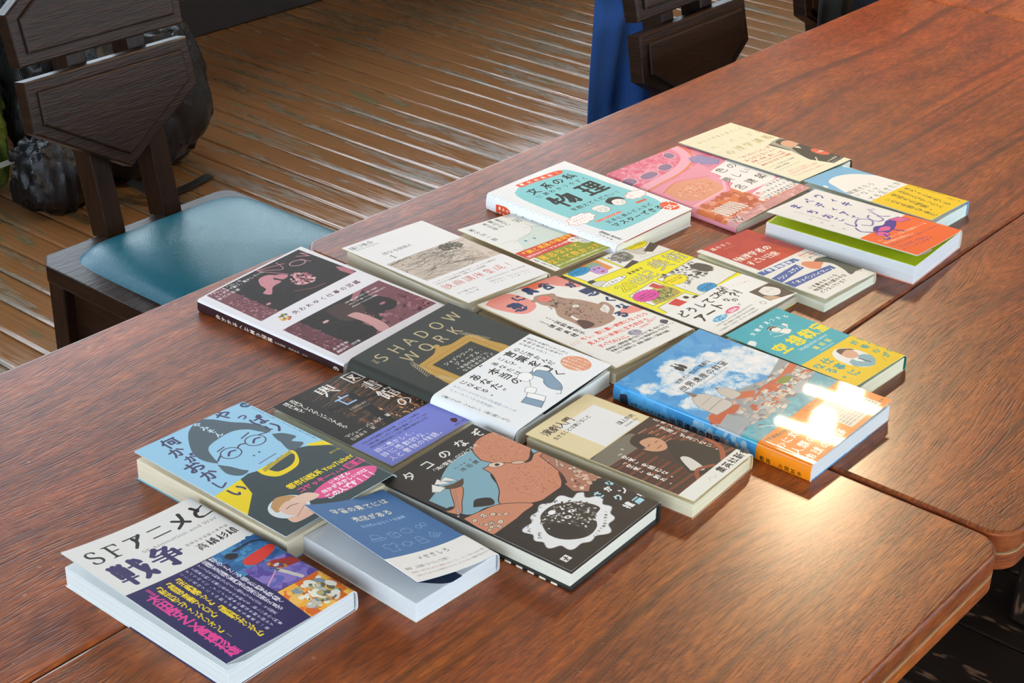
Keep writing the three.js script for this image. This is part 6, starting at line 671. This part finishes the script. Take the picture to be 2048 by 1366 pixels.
// --- world heritage classroom
{
  const P = sheet(141, 213, '#3f9fe0'), spn = sheet(213, 20, '#3b8fcb', 6);
  P.dabs(90, 0, 0, 141, 60, 4, 14, ['#4aa6e4', '#379adf', '#58aee8', '#3f9fe0']);
  const puff = (cx, cy, rx, ry, n) => P.dabs(n * 7, cx - rx, cy - ry, cx + rx, cy + ry, 0.8, 4.5, ['rgba(255,255,255,0.35)', 'rgba(240,244,248,0.3)', 'rgba(214,228,240,0.3)', 'rgba(255,250,244,0.35)'], (x, y) => (x - cx) ** 2 / rx ** 2 + (y - cy) ** 2 / ry ** 2 < 1);
  puff(62, 28, 26, 13, 60); puff(40, 46, 22, 16, 60); puff(118, 66, 26, 24, 110); puff(96, 40, 14, 9, 26); puff(70, 60, 26, 12, 50); puff(124, 88, 20, 16, 50); puff(14, 30, 10, 8, 14); puff(20, 74, 12, 8, 14); puff(60, 86, 50, 14, 50);
  P.poly([[0, 112], [4, 100], [20, 96], [60, 92], [100, 104], [141, 92], [141, 160], [0, 160]], '#9aa0a4');
  const houses = (n, x0, y0, x1, y1, cols) => { for (let i = 0; i < n; i++) { const x = lerp(x0, x1, rnd()), y = lerp(y0, y1, (i + rnd()) / n), w = 3 + rnd() * 6, hh = 2 + rnd() * 5; P.rect(x, y, w, hh, cols[Math.floor(rnd() * cols.length)]); if (rnd() < 0.6) P.rect(x + 0.7, y + 1, w - 1.4, 0.5, '#5a5a58'); } };
  houses(240, 0, 100, 141, 152, ['#c8c4bc', '#b5b8bb', '#8d9398', '#e0d8cc', '#d8b49a', '#a5acb2', '#7d8388']);
  P.poly([[0, 108], [10, 99], [34, 101], [46, 110], [34, 114], [6, 116]], '#c9552f').poly([[60, 114], [84, 108], [112, 110], [141, 104], [141, 112], [104, 120], [74, 126]], '#cc5a34').poly([[50, 102], [64, 98], [76, 106], [66, 112]], '#d0643c'); houses(90, 44, 112, 141, 134, ['#d06a44', '#c25a38', '#e0d8cc', '#9aa2a8', '#e8e0d4', '#b8bec2']); for (let i = 0; i < 60; i++) P.rect(lerp(70, 138, rnd()), lerp(114, 142, rnd()), 1, 2, '#555c62'); P.blob([[98, 116], [110, 112], [120, 118], [108, 122]], '#7f8f3a');
  P.blob([[16, 104], [17, 84], [26, 70], [36, 70], [42, 82], [42, 104]], '#d3cbc2', '#8a8178', 0.6).poly([[28, 71], [30, 60], [32, 60], [34, 71]], '#8a6a58').line([[31, 60], [31, 54]], '#6a5548', 0.8).line([[20, 84], [40, 82]], '#a89f94', 0.8).line([[18, 94], [42, 92]], '#9a9086', 1).blob([[48, 100], [49, 86], [55, 78], [62, 84], [62, 100]], '#cfc6bc', '#8a8178', 0.6).poly([[54, 79], [55, 72], [57, 79]], '#8a6a58').poly([[0, 116], [24, 110], [32, 132], [0, 138]], '#aab4ba'); for (let i = 0; i < 14; i++) P.line([[2 + i * 2, 116 - i * 0.4], [3 + i * 2, 134]], '#7c868c', 0.4);
  P.poly([[0, 140], [20, 136], [60, 146], [100, 140], [141, 132], [141, 160], [0, 160]], '#3fa6bd').dabs(50, 0, 140, 141, 158, 1, 4, ['#4fb3c6', '#359cb6', '#62bccb']).line([[24, 144], [34, 152]], '#e9f4f6', 0.8).blob([[24, 142], [28, 142], [30, 146]], '#55606a').poly([[96, 132], [120, 128], [118, 140], [98, 142]], '#b5bcc0');
  P.blob([[60, 27], [64, 24], [66, 33], [61, 36]], '#2c2a2e').blob([[66, 27], [70, 25], [71, 33], [67, 35]], '#2c2a2e').rect(62, 20, 1.6, 6, '#2c2a2e').rect(67, 21, 1.6, 6, '#2c2a2e');
  P.row('世界でいちばん素敵な', 41, 43.5, 92, 42.5, 5.6, '#2a3138', 0.1).row('世界遺産の教室', 36, 54, 98, 55.5, 9, '#2a2a2c', 0.1).latin("The World's Most Wonderful Classroom", 36, 63.5, 3.4, '#7a8a94', { italic: true, font: 'serif', width: 58 });
  P.rect(0, 157, 141, 56, '#ef7d0e').row('世界遺産の謎と不思議', 8, 161, 52, 169, 5.2, '#4a3208', 0.1).row('心に刻みたい', 10, 175, 66, 173, 9.4, '#f6efe4', 0.13).row('人類の軌跡', 12, 190, 60, 189, 10.4, '#f6efe4', 0.13).row('地球の奇跡', 10, 204, 62, 204, 10.4, '#f6efe4', 0.13).rect(76, 166, 54, 42, '#d8d6d0'); for (let i = 0; i < 11; i++) P.row('世界の自然と文化の謎、タイムトラベルの旅', 79, 170 + i * 3.4, 127, 170 + i * 3.4, 2.4, '#4a4a48', 0.09); P.row('について語りたくなる', 76, 161.5, 126, 161, 5.4, '#4a3208', 0.1).row('監修', 132, 205, 136, 205, 3, '#4a3208', 0.1);
  spn.dabs(80, 0, 0, 160, 20, 3, 9, ['#3f97d4', '#358cc8', '#4ba0da']).dabs(50, 90, 2, 150, 20, 2, 5, ['#5aa9d6', '#7fb9d6', '#9cc5d6']).dabs(60, 108, 8, 150, 20, 1, 4, ['#9aa5ab', '#7c8890', '#b9c0c2']).rect(157, 0, 60, 20, '#ef8a0c').blob([[8, 6], [16, 5], [17, 15], [9, 15]], '#1e2f44').row('世界でいちばん素敵な', 22, 11, 62, 11, 4, '#15304a', 0.1).row('世界遺産の教室', 68, 11, 116, 11, 7.4, '#15263a', 0.11).row('監修:片岡英夫'.replace(':', '・'), 164, 11, 202, 11, 5, '#3a2606', 0.1);
  book('large glossy book with blue sky city view and orange band catching the lamp', { at: [0.0773, 0.279], yaw: 0.0064, w: 141, h: 213, spine: 'L', tops: [17, 19.8, 21, 17.4], block: 15.6, bow: 1, bulge: 0, round: 2.5, swell: 0.8, print: P, band: 157, gloss: 1, coatRough: 0.03, pages: 0xdadcdc, inside: 0xe8e6e0, spinePrint: spn, back: 0x3b8fcb });
}
// --- imagination classroom
{
  const P = sheet(94, 149, '#10aec2');
  P.blob([[0, 26], [8, 24], [10, 30], [2, 34]], '#e9f4f4');
  [...'天職が見つかる'].forEach((c, i) => P.char(c, [22, 33, 42, 53, 62, 71, 79][i], [18, 15.5, 14, 13, 13, 14.5, 18][i], 6, '#eef8f8', 0.12));
  P.oval(47, 28, 5.5, 5, '#f2f0ea').blob([[41, 27], [42, 21], [49, 20], [53, 26], [46, 24]], '#2a2422').blob([[44, 34], [54, 32], [58, 39], [48, 42]], '#f2f0ea', '#7aa', 0.4).oval(48, 29, 9, 7, null, 0.4, '#f2f0ea', 0.6).blob([[60, 26], [64, 25], [65, 30], [61, 31]], '#efece4').line([[58, 34], [62, 31]], '#efece4', 1.4).line([[32, 36], [44, 40]], '#e6f0f0', 0.8).oval(35, 30, 0.9, 0.9, '#fff').oval(52, 19, 0.6, 0.6, '#fff');
  ['空', '想', '教', '室'].forEach((c, i) => P.char(c, [17, 41, 62, 83][i], 55.5, 18.5, '#f3e021', 0.15)); P.latin('Imagination Lesson', 26, 69.5, 5.4, '#dff3f3', { font: 'serif', width: 48 }).row('植松努', 42, 78, 64, 78, 7, '#f3e86a', 0.11).latin('Tsutomu Uematsu', 39, 84.5, 3.2, '#cdeeee', { font: 'serif', width: 24 });
  P.rect(0, 88.5, 94, 61, '#f2cb06'); const T = '#0f9ea6'; P.col('すべての', 89.5, 99, 89.5, 132, 8, T, 0.13).col('好奇心が', 78, 99, 78, 135, 8.6, T, 0.13).col('仕事に', 25, 101, 23.5, 132, 12, T, 0.14).col('なる。', 10, 102, 12, 128, 11, T, 0.14);
  P.oval(50, 116, 17, 22, '#eef0ee').clip([[33, 116], [36, 104], [50, 94], [64, 104], [67, 116], [64, 130], [50, 138], [36, 128]], () => P.blob([[38, 118], [50, 116], [64, 120], [68, 140], [40, 142], [34, 130]], '#86b4bf').blob([[46, 102], [56, 98], [62, 106], [60, 114], [52, 118], [45, 112]], '#e0ad90').blob([[46, 104], [50, 96], [62, 98], [64, 108], [58, 102]], '#4a3a34').poly([[46, 116], [54, 118], [50, 128], [46, 122]], '#f2f2f0').line([[52, 120], [54, 132]], '#33404a', 1.6), true); P.line([[73, 132], [66, 142]], '#8a8a30', 0.3);
  book('turquoise book with yellow title, yellow band and round portrait of a man', { at: [0.2269, 0.3029], yaw: -0.0316, w: 94, h: 149, spine: 'R', tops: [17.8, 15.6, 16.6, 19], block: 13.6, bow: 0.8, print: P, band: 88.5, gloss: 0.7, coatRough: 0.1, pages: 0xebe2c4, inside: 0x0f8a72, spineColor: 0xe9e0c2, bandSpine: 0xe9e0c2, back: 0xe9e4d2 });
}
// --- introduction to drama
{
  const P = sheet(101, 173, '#ead9ac');
  P.rect(27, 16, 56, 51, '#f0efed').row('演劇入門', 14, 13.5, 44, 15, 10.4, INK, 0.09).row('生きることは演じること', 11, 25.5, 61, 25, 5.2, INK, 0.09).row('鴻上尚史', 70, 53.5, 88, 54, 6.2, INK, 0.08).latin('KOKAMI Shoji', 68, 61, 3.4, '#3a3a3a', { width: 20 });
  P.rect(0, 68.5, 101, 90, '#43322a').clip([[0, 68.5], [101, 68.5], [101, 158], [0, 158]], () => {
    P.blob([[0, 70], [30, 68], [60, 72], [52, 88], [20, 92], [0, 90]], '#7d7666'); for (let i = 0; i < 13; i++) { const y = 78 + i * 6.5; P.line([[58 + (i % 3) * 4, y], [101, y + 6]], i % 2 ? '#8a4a32' : '#6e3826', 3.2).line([[64, y - 1], [76, y]], '#c98a6a', 1); P.line([[0, y + 12], [40, y + 14]], i % 2 ? '#7a4029' : '#5c2f20', 3); }
    P.blob([[36, 146], [52, 120], [64, 106], [74, 106], [84, 128], [84, 152], [70, 158], [44, 158]], '#332d28').blob([[40, 146], [52, 128], [58, 134], [50, 154]], '#e2ddd4').blob([[46, 88], [56, 82], [66, 88], [68, 100], [60, 110], [50, 108], [44, 98]], '#d69f7c').blob([[42, 92], [46, 80], [60, 76], [70, 84], [70, 94], [64, 88], [52, 86], [47, 96]], '#3a2c24').line([[50, 96], [55, 95]], '#5a3a2a', 0.8).line([[60, 97], [64, 97]], '#5a3a2a', 0.8).line([[53, 104], [60, 104]], '#8a4a3a', 0.9, true);
    P.line([[74, 158], [90, 146], [96, 130], [101, 128]], '#a85c40', 5, true).line([[30, 160], [44, 150], [60, 156]], '#9a5238', 4, true); P.oval(32, 81, 1.6, 1.6, '#b9b5a8');
  });
  P.col('日本人には', 96, 76, 96, 106, 6.2, '#f5f2ec', 0.12).col('「芝居」が足りない。', 86.5, 82, 87.5, 143, 6.2, '#f5f2ec', 0.12).col('「空気」を読むな。', 22, 84, 23, 137, 6.2, '#f5f2ec', 0.12).col('「空気」を創れ。', 12.5, 95, 13, 142, 6.2, '#f5f2ec', 0.12);
  P.rect(0, 158, 101, 15, '#f2efe6').row('集英社新書', 58, 165, 98, 165.5, 9, '#2a2724', 0.11).line([[36, 168], [40, 164], [44, 168], [48, 165]], '#b9b5aa', 0.4, true);
  book('beige narrow paperback with white square and brown photo band of a smiling man', { at: [-0.0474, 0.2755], yaw: 0.062, w: 101, h: 173, spine: 'R', tops: [17.8, 14.8, 15.8, 18.4], block: 13.4, bow: 0.8, print: P, band: 68.5, gloss: 0.45, pages: 0xe8dfbe, inside: 0xe6c98e, spineColor: 0xead9ac, bandSpine: 0x9a3a2a, back: 0xead9ac, leaf: { color: 0xdcc07c, width: 92, drop: 1.6 } });
}
if (MISSING.size) console.log('no strokes for: ' + [...MISSING].join(''));
// ---------------------------------------------------------------- tables
const Z0 = -0.1844, Z1 = 0.661;
function plan(x0, x1, z0, z1, r) {   // r: corner radii [x0z0, x1z0, x1z1, x0z1]
  const s = new THREE.Shape(); s.moveTo(x0 + r[0], z0); s.lineTo(x1 - r[1], z0); if (r[1]) s.absarc(x1 - r[1], z0 + r[1], r[1], -Math.PI / 2, 0); s.lineTo(x1, z1 - r[2]); if (r[2]) s.absarc(x1 - r[2], z1 - r[2], r[2], 0, Math.PI / 2); s.lineTo(x0 + r[3], z1); if (r[3]) s.absarc(x0 + r[3], z1 - r[3], r[3], Math.PI / 2, Math.PI); s.lineTo(x0, z0 + r[0]); if (r[0]) s.absarc(x0 + r[0], z0 + r[0], r[0], Math.PI, Math.PI * 1.5); return s;
}
function slab(x0, x1, z0, z1, r, top, thick, bevel) {
  const b = bevel, g = new THREE.ExtrudeGeometry(plan(x0 + b, x1 - b, z0 + b, z1 - b, r.map((q) => Math.max(0, q - b))), { depth: thick - 2 * b, bevelEnabled: b > 0, bevelThickness: b, bevelSize: b, bevelSegments: 3, curveSegments: 8 });
  g.rotateX(Math.PI / 2); g.translate(0, top - b, 0);
  return g;
}
function table(label, x0, x1, seam, mat, off) {
  const t = thing('table', label, 'table', [x0, 0, Z0], 0, 'long tables set end to end'), L = x1 - x0, W = Z1 - Z0, zs = seam - Z0, R = 0.026;
  part('tabletop_plank', boxUV(slab(0, L, 0, zs - 0.0004, [R, R, 0, 0], TOP, 0.021, 0.0035), off, 0.02), mat, t);
  part('tabletop_plank', boxUV(slab(0, L, zs + 0.0004, W, [0, 0, R, R], TOP, 0.021, 0.0035), off + 0.5, 0.3), mat, t);
  part('joint_line', slab(-0.0001, L + 0.0001, -0.0001, W + 0.0001, [R, R, R, R], TOP - 0.0209, 0.0008, 0), std({ color: 0xb9976a, roughness: 0.7 }), t);
  part('underlayer', boxUV(slab(0, L, 0, W, [R, R, R, R], TOP - 0.0216, 0.0165, 0.002), off + 0.2, 0.6), mat, t);
  const ap = part('apron', mergeGeometries([box(L - 0.5, 0.08, 0.022, L / 2, TOP - 0.079, 0.16), box(L - 0.5, 0.08, 0.022, L / 2, TOP - 0.079, W - 0.16), box(0.022, 0.08, W - 0.32, 0.26, TOP - 0.079, W / 2), box(0.022, 0.08, W - 0.32, L - 0.26, TOP - 0.079, W / 2)]), darkWood, t);
  for (const x of [0.26, L - 0.26]) for (const z of [0.16, W - 0.16]) part('leg', boxUV(rbox(0.06, TOP - 0.04, 0.06, 0.004, x, (TOP - 0.04) / 2, z), 0, 0, true), darkWood, t);
  return t;
}
table('red brown wooden table nearest the camera, its rounded corner at lower right', -1.29, 0.1095, 0.211, tableMat[0], 0.1);
table('scratched brown wooden table carrying the far half of the books', 0.1140, 1.462, 0.373, tableMat[1], 0.3);
table('lighter brown table end at the upper right corner', 1.4655, 2.84, 0.25, tableMat[0], 0.7);

// ---------------------------------------------------------------- chairs
const teal = (() => {
  const g = (u, v) => n2(u * 160, v * 160) * 0.5 + n2b(u * 420, v * 420) * 0.5;
  const bump = dataTex(512, 512, (u, v) => 0.5 + 0.4 * g(u, v), false);
  return phys({ color: 0x0b5f75, roughness: 0.34, bumpMap: bump, bumpScale: 0.0007, specularIntensity: 0.65 });
})();
function pillow(w, d, hgt) {
  const g = new THREE.PlaneGeometry(w, d, 40, 40).rotateX(-Math.PI / 2), p = g.attributes.position;
  for (let i = 0; i < p.count; i++) {
    let u = p.getX(i) / (w / 2), v = p.getZ(i) / (d / 2); const k = Math.hypot(u * Math.abs(u) ** 2.2, v * Math.abs(v) ** 2.2), q = Math.max(Math.abs(u), Math.abs(v)), sq = q > 0 ? q / Math.pow(Math.abs(u) ** 7 + Math.abs(v) ** 7, 1 / 7) : 1;
    u *= sq; v *= sq; const e = Math.pow(Math.abs(u) ** 7 + Math.abs(v) ** 7, 1 / 7), y = hgt * Math.pow(Math.max(0, 1 - Math.pow(e, 3.2)), 0.55) + 0.004 * (1 - e) ;
    p.setXYZ(i, u * w / 2, e > 0.995 ? 0 : y, v * d / 2);
  }
  g.computeVertexNormals(); return g;
}
function chair(label, x, z) {
  const c = thing('chair', label, 'chair', [x, 0, z], 0, 'dark wooden chairs along the tables'), SY = 0.43, th = 12 * Math.PI / 180;
  const sh = new THREE.Shape(); sh.moveTo(-0.185, 0.03); sh.lineTo(-0.165, 0.002); sh.lineTo(0.16, 0.002); sh.absarc(0.16, 0.027, 0.025, -Math.PI / 2, 0); sh.lineTo(0.185, 0.40); sh.lineTo(0.165, 0.42); sh.lineTo(-0.165, 0.42); sh.lineTo(-0.185, 0.40); sh.closePath();
  const seat = new THREE.ExtrudeGeometry(sh, { depth: 0.022, bevelEnabled: true, bevelThickness: 0.0025, bevelSize: 0.0025, bevelSegments: 2 }).rotateX(Math.PI / 2).translate(0, SY - 0.0025, 0);
  part('seat', boxUV(seat), darkWood, c);
  part('cushion', pillow(0.335, 0.375, 0.026).translate(0.012, SY - 0.0005, 0.215), teal, c);
  for (const s of [-1, 1]) { part('leg', boxUV(rbox(0.036, SY - 0.027, 0.036, 0.003, s * 0.158, (SY - 0.027) / 2, 0.03), 0, 0, true), darkWood, c); part('leg', boxUV(rbox(0.036, SY - 0.027, 0.036, 0.003, s * 0.158, (SY - 0.027) / 2, 0.385), 0, 0, true), darkWood, c); part('side_panel', boxUV(rbox(0.014, 0.27, 0.318, 0.002, s * 0.152, SY - 0.163, 0.2075)), darkWood, c); }
  part('apron', boxUV(rbox(0.28, 0.07, 0.016, 0.002, 0, SY - 0.063, 0.03)), darkWood, c); part('apron', boxUV(rbox(0.28, 0.07, 0.016, 0.002, 0, SY - 0.063, 0.385)), darkWood, c);
  const lean = (g) => g.rotateX(-th).translate(0, SY, 0);
  for (const s of [-0.055, 0.055]) part('post', boxUV(lean(rbox(0.034, 0.42, 0.042, 0.003, s + 0.006, 0.205, -0.002)), 0, 0, true), darkWood, c);
  const panel = (name, pts) => {
    const shape = (k) => { const cx = 0, cy = pts.reduce((a, p) => a + p[1], 0) / pts.length; const s = new THREE.Shape(); k.forEach(([a, b], i) => i ? s.lineTo(a, b) : s.moveTo(a, b)); s.closePath(); return s; };
    const inset = (k, d) => k.map((p, i) => { const a = k[(i + k.length - 1) % k.length], b = k[(i + 1) % k.length]; const e1 = [p[0] - a[0], p[1] - a[1]], e2 = [b[0] - p[0], b[1] - p[1]], n = (e) => { const l = Math.hypot(...e); return [-e[1] / l, e[0] / l]; }, n1 = n(e1), n2_ = n(e2), m = 1 + n1[0] * n2_[0] + n1[1] * n2_[1]; return [p[0] + d * (n1[0] + n2_[0]) / m, p[1] + d * (n1[1] + n2_[1]) / m]; });
    const body = new THREE.ExtrudeGeometry(shape(inset(pts, 0.003)), { depth: 0.022, bevelEnabled: true, bevelThickness: 0.003, bevelSize: 0.003, bevelSegments: 2 }).translate(0, 0, 0.0195);
    const shift = (q) => q.translate(-0.012, 0, 0), m = part(name, boxUV(shift(lean(body)), 0.1, 0.2), darkWood, c);
    const field = new THREE.ExtrudeGeometry(shape(inset(pts, 0.02)), { depth: 0.002, bevelEnabled: true, bevelThickness: 0.0022, bevelSize: 0.003, bevelSegments: 2 }).translate(0, 0, 0.0455);
    part('raised_field', boxUV(shift(lean(field)), 0.3, 0.1), darkWood, m);
  };
  panel('lower_panel', [[-0.151, 0.186], [0.0, 0.095], [0.151, 0.186], [0.148, 0.261], [-0.148, 0.261]]);
  panel('upper_panel', [[-0.148, 0.281], [0.148, 0.281], [0.151, 0.358], [0.05, 0.428], [-0.05, 0.428], [-0.151, 0.358]]);
  return c;
}
chair('dark wooden chair with teal padded seat standing back from the near table', 0.422, -0.897);
chair('dark wooden chair pushed under the far table, blue cloth behind its back', 1.206, -0.39);
chair('farthest dark wooden chair behind black and navy clothes at the top edge', 1.694, -0.39);

// ---------------------------------------------------------------- clothes on the chairs
const clothBump = dataTex(256, 256, (u, v, x, y) => 0.5 + 0.2 * Math.sin(x * 1.6) + 0.2 * Math.sin(y * 1.6) + 0.2 * n2(u * 30, v * 30), false, [6, 6]);
function cloth(name, label, color, f, rough = 0.85) {
  const g = bent(f, 40, 30, 0.004, (s, t) => [s, t]), m = std({ color, roughness: rough, bumpMap: clothBump, bumpScale: 0.0004 });
  return tag(Object.assign(part(numbered(name), g, m, scene)), label, 'garment');
}
// s goes across, t from the top down; folds deepen towards the hem
cloth('blue_garment', 'bright blue cloth hanging in soft folds behind a dark chair back', 0x1d4d94, (s, t) => { const y = lerp(0.9, 0.2, t), w = lerp(0.1, 0.135, Math.pow(t, 1.3)); return [lerp(-1, 1, s) * w + 1.238 - 0.015 * t + 0.006 * Math.sin(t * 9), y, -0.492 - 0.03 * (1 - t) + 0.012 * Math.sin(s * 14 + t * 2) * (0.3 + t) + 0.004 * Math.sin(s * 31 + 4 * t) - 0.05 * (2 * s - 1) ** 2]; });
cloth('black_garment', 'black jacket hanging over the farthest chair at the top of the photo', 0x0b0b0d, (s, t) => { const y = lerp(0.86, 0.3, t); return [lerp(1.462, 1.55, s) - 0.03 * t * (1 - s), y, -0.335 + 0.02 * Math.sin(s * 3.1) + 0.008 * Math.sin(s * 16 + t * 3) + 0.03 * t]; }, 0.6);
cloth('navy_garment', 'dark navy cloth hanging beside the black jacket at the table edge', 0x1c2a44, (s, t) => { const y = lerp(0.86, 0.32, t); return [lerp(1.556, 1.78, s), y, -0.325 + 0.035 * Math.sin(s * 3.1) + 0.008 * Math.sin(s * 20 + t * 4) + 0.03 * t]; });

// ---------------------------------------------------------------- bags on the floor
function lumps(list, size, centre, res) {   // ellipsoids joined into one skin: [x, y, z, rx, ry, rz]
  const mc = new MarchingCubes(res, new THREE.MeshBasicMaterial(), false, false, 120000); mc.isolation = 0;
  for (let k = 0; k < res; k++) for (let j = 0; j < res; j++) for (let i = 0; i < res; i++) {
    const x = ((i - res / 2) / (res / 2)) * size + centre[0], y = ((j - res / 2) / (res / 2)) * size + centre[1], z = ((k - res / 2) / (res / 2)) * size + centre[2]; let d = 9;
    for (const [a, b, c, rx, ry, rz] of list) { const q = Math.pow(Math.abs((x - a) / rx) ** 2.6 + Math.abs((y - b) / ry) ** 2.6 + Math.abs((z - c) / rz) ** 2.6, 1 / 2.6); const e = (q - 1) * Math.min(rx, ry, rz), h = clamp(0.5 + 0.5 * (d - e) / 0.05); d = lerp(d, e, h) - 0.05 * h * (1 - h); }
    d += 0.012 * n3(x * 8, y * 6, z * 8) + 0.012 * Math.abs(n3(x * 22 + y * 6, y * 7, z * 22)) - 0.006 + 0.003 * n3(x * 50, y * 18, z * 50); if (y < 0.004) d = Math.max(d, 0.004 - y);
    mc.field[i + j * res + k * res * res] = -d;
  }
  mc.update(); const n = mc.count, p = new Float32Array(n * 3), m = new Float32Array(n * 3);
  for (let i = 0; i < n; i++) { for (let c = 0; c < 3; c++) { p[i * 3 + c] = mc.positionArray[i * 3 + c] * size + centre[c]; m[i * 3 + c] = mc.normalArray[i * 3 + c]; } }
  const g = new THREE.BufferGeometry(); g.setAttribute('position', new THREE.BufferAttribute(p, 3)); g.setAttribute('normal', new THREE.BufferAttribute(m, 3));
  g.setAttribute('uv', new THREE.BufferAttribute(new Float32Array(n * 2).map((_, i) => p[(i >> 1) * 3 + (i & 1)]), 2)); g.deleteAttribute('normal'); const q = mergeVertices(g, 1e-5); q.computeVertexNormals(); return q;
}
function ribbon(pts, w, thick, up = [0, 0, 1]) { // a flat strap along a curve
  const c = new THREE.CatmullRomCurve3(pts.map((p) => new THREE.Vector3(...p))), U = new THREE.Vector3(...up).normalize();
  return bent((s, t) => { const p = c.getPoint(t), d = c.getTangent(t), side = d.clone().cross(U).normalize(); return p.addScaledVector(side, (s - 0.5) * w).toArray(); }, 3, 40, thick, (s, t) => [s, t]);
}
{
  const bag = thing('backpack', 'black nylon backpack slumped on the floor behind the teal seated chair', 'bag', [1.08, 0, -1.95]);
  const nylon = phys({ color: 0x090c14, roughness: 0.36, bumpMap: clothBump, bumpScale: 0.0006, sheen: 0.3, sheenColor: new THREE.Color(0x3a4a66), sheenRoughness: 0.5 }), web = std({ color: 0x0b0c10, roughness: 0.6 }), plastic = std({ color: 0x111318, roughness: 0.3 });
  part('body', lumps([[0.1, 0.18, 0, 0.2, 0.18, 0.17], [-0.04, 0.3, -0.06, 0.1, 0.3, 0.11], [0.14, 0.2, -0.02, 0.14, 0.19, 0.13]], 0.5, [0.04, 0.34, 0], 84), nylon, bag);
  part('side_pocket', lumps([[-0.13, 0.08, 0.09, 0.11, 0.08, 0.075], [-0.09, 0.17, 0.07, 0.07, 0.06, 0.06]], 0.26, [-0.12, 0.13, 0.09], 72), nylon, bag);
  part('grab_loop', ribbon([[-0.17, 0.26, 0.1], [-0.14, 0.3, 0.17], [-0.08, 0.29, 0.18], [-0.03, 0.24, 0.17], [0.03, 0.2, 0.18]], 0.03, 0.003), web, bag);
  const st = part('hanging_strap', ribbon([[-0.12, 0.27, 0.17], [-0.115, 0.18, 0.2], [-0.12, 0.1, 0.205], [-0.13, 0.03, 0.21], [-0.14, 0.008, 0.22]], 0.025, 0.003), web, bag);
  part('strap_buckle', rbox(0.03, 0.04, 0.012, 0.004, -0.137, 0.024, 0.213), plastic, st);
  part('floor_strap', ribbon([[0.0, 0.04, 0.18], [0.06, 0.012, 0.22], [0.12, 0.006, 0.215], [0.19, 0.006, 0.2]], 0.024, 0.003, [0, 1, 0]), web, bag);
  part('floor_strap', ribbon([[-0.02, 0.05, 0.18], [0.02, 0.012, 0.27], [0.05, 0.005, 0.33], [0.04, 0.005, 0.4]], 0.026, 0.003, [0, 1, 0]), web, bag);
  part('clip', rbox(0.06, 0.028, 0.012, 0.004, 0.03, 0.27, 0.165), plastic, bag);
}
{
  const bag = thing('tote_bag', 'olive green bag standing at the left edge beside the black backpack', 'bag', [0.845, 0, -2.06]);
  part('body', lumps([[0, 0.14, 0, 0.085, 0.14, 0.08]], 0.22, [0, 0.16, 0], 64), std({ color: 0x5a6a24, roughness: 0.8, bumpMap: clothBump, bumpScale: 0.0006 }), bag);
  part('trim', ribbon([[-0.09, 0.1, 0.1], [0, 0.1, 0.11], [0.09, 0.1, 0.1]], 0.012, 0.002), std({ color: 0xd9d9cf, roughness: 0.6 }), bag);
}
// ---------------------------------------------------------------- bench under the near end of the far table
{
  const b = thing('bench', 'black stained worn bench under the table edge at lower right', 'bench', [0.25, 0, 0.36]);
  const worn = (() => { const map = dataTex(512, 256, (u, v) => { const w = smooth(0.35, 0.6, n2(u * 5 + 2, v * 16) * 0.6 + n2b(u * 30, v * 60) * 0.4), g = 0.5 + 0.5 * n2b(u * 8, v * 150); return [lerp(0.1 + 0.06 * g, 0.55, w * 0.8), lerp(0.075 + 0.045 * g, 0.4, w * 0.8), lerp(0.06 + 0.03 * g, 0.3, w * 0.8)]; }, true, [1, 2]); return phys({ map, roughness: 0.4 }); })();
  for (let i = 0; i < 9; i++) part('seat_slat', boxUV(rbox(0.12, 0.022, 0.4, 0.004, 0.06 + i * 0.1225, 0.409, 0.2), i * 0.3, i * 0.37, true), worn, b);
  for (const x of [0.04, 1.06]) for (const z of [0.04, 0.36]) part('leg', boxUV(rbox(0.05, 0.398, 0.05, 0.004, x, 0.199, z), 0, 0, true), worn, b);
  part('upright', boxUV(rbox(0.07, 0.225, 0.06, 0.004, 0.195, 0.5325, 0.24), 0, 0, true), worn, b);
}
renderer.render(scene, camera);
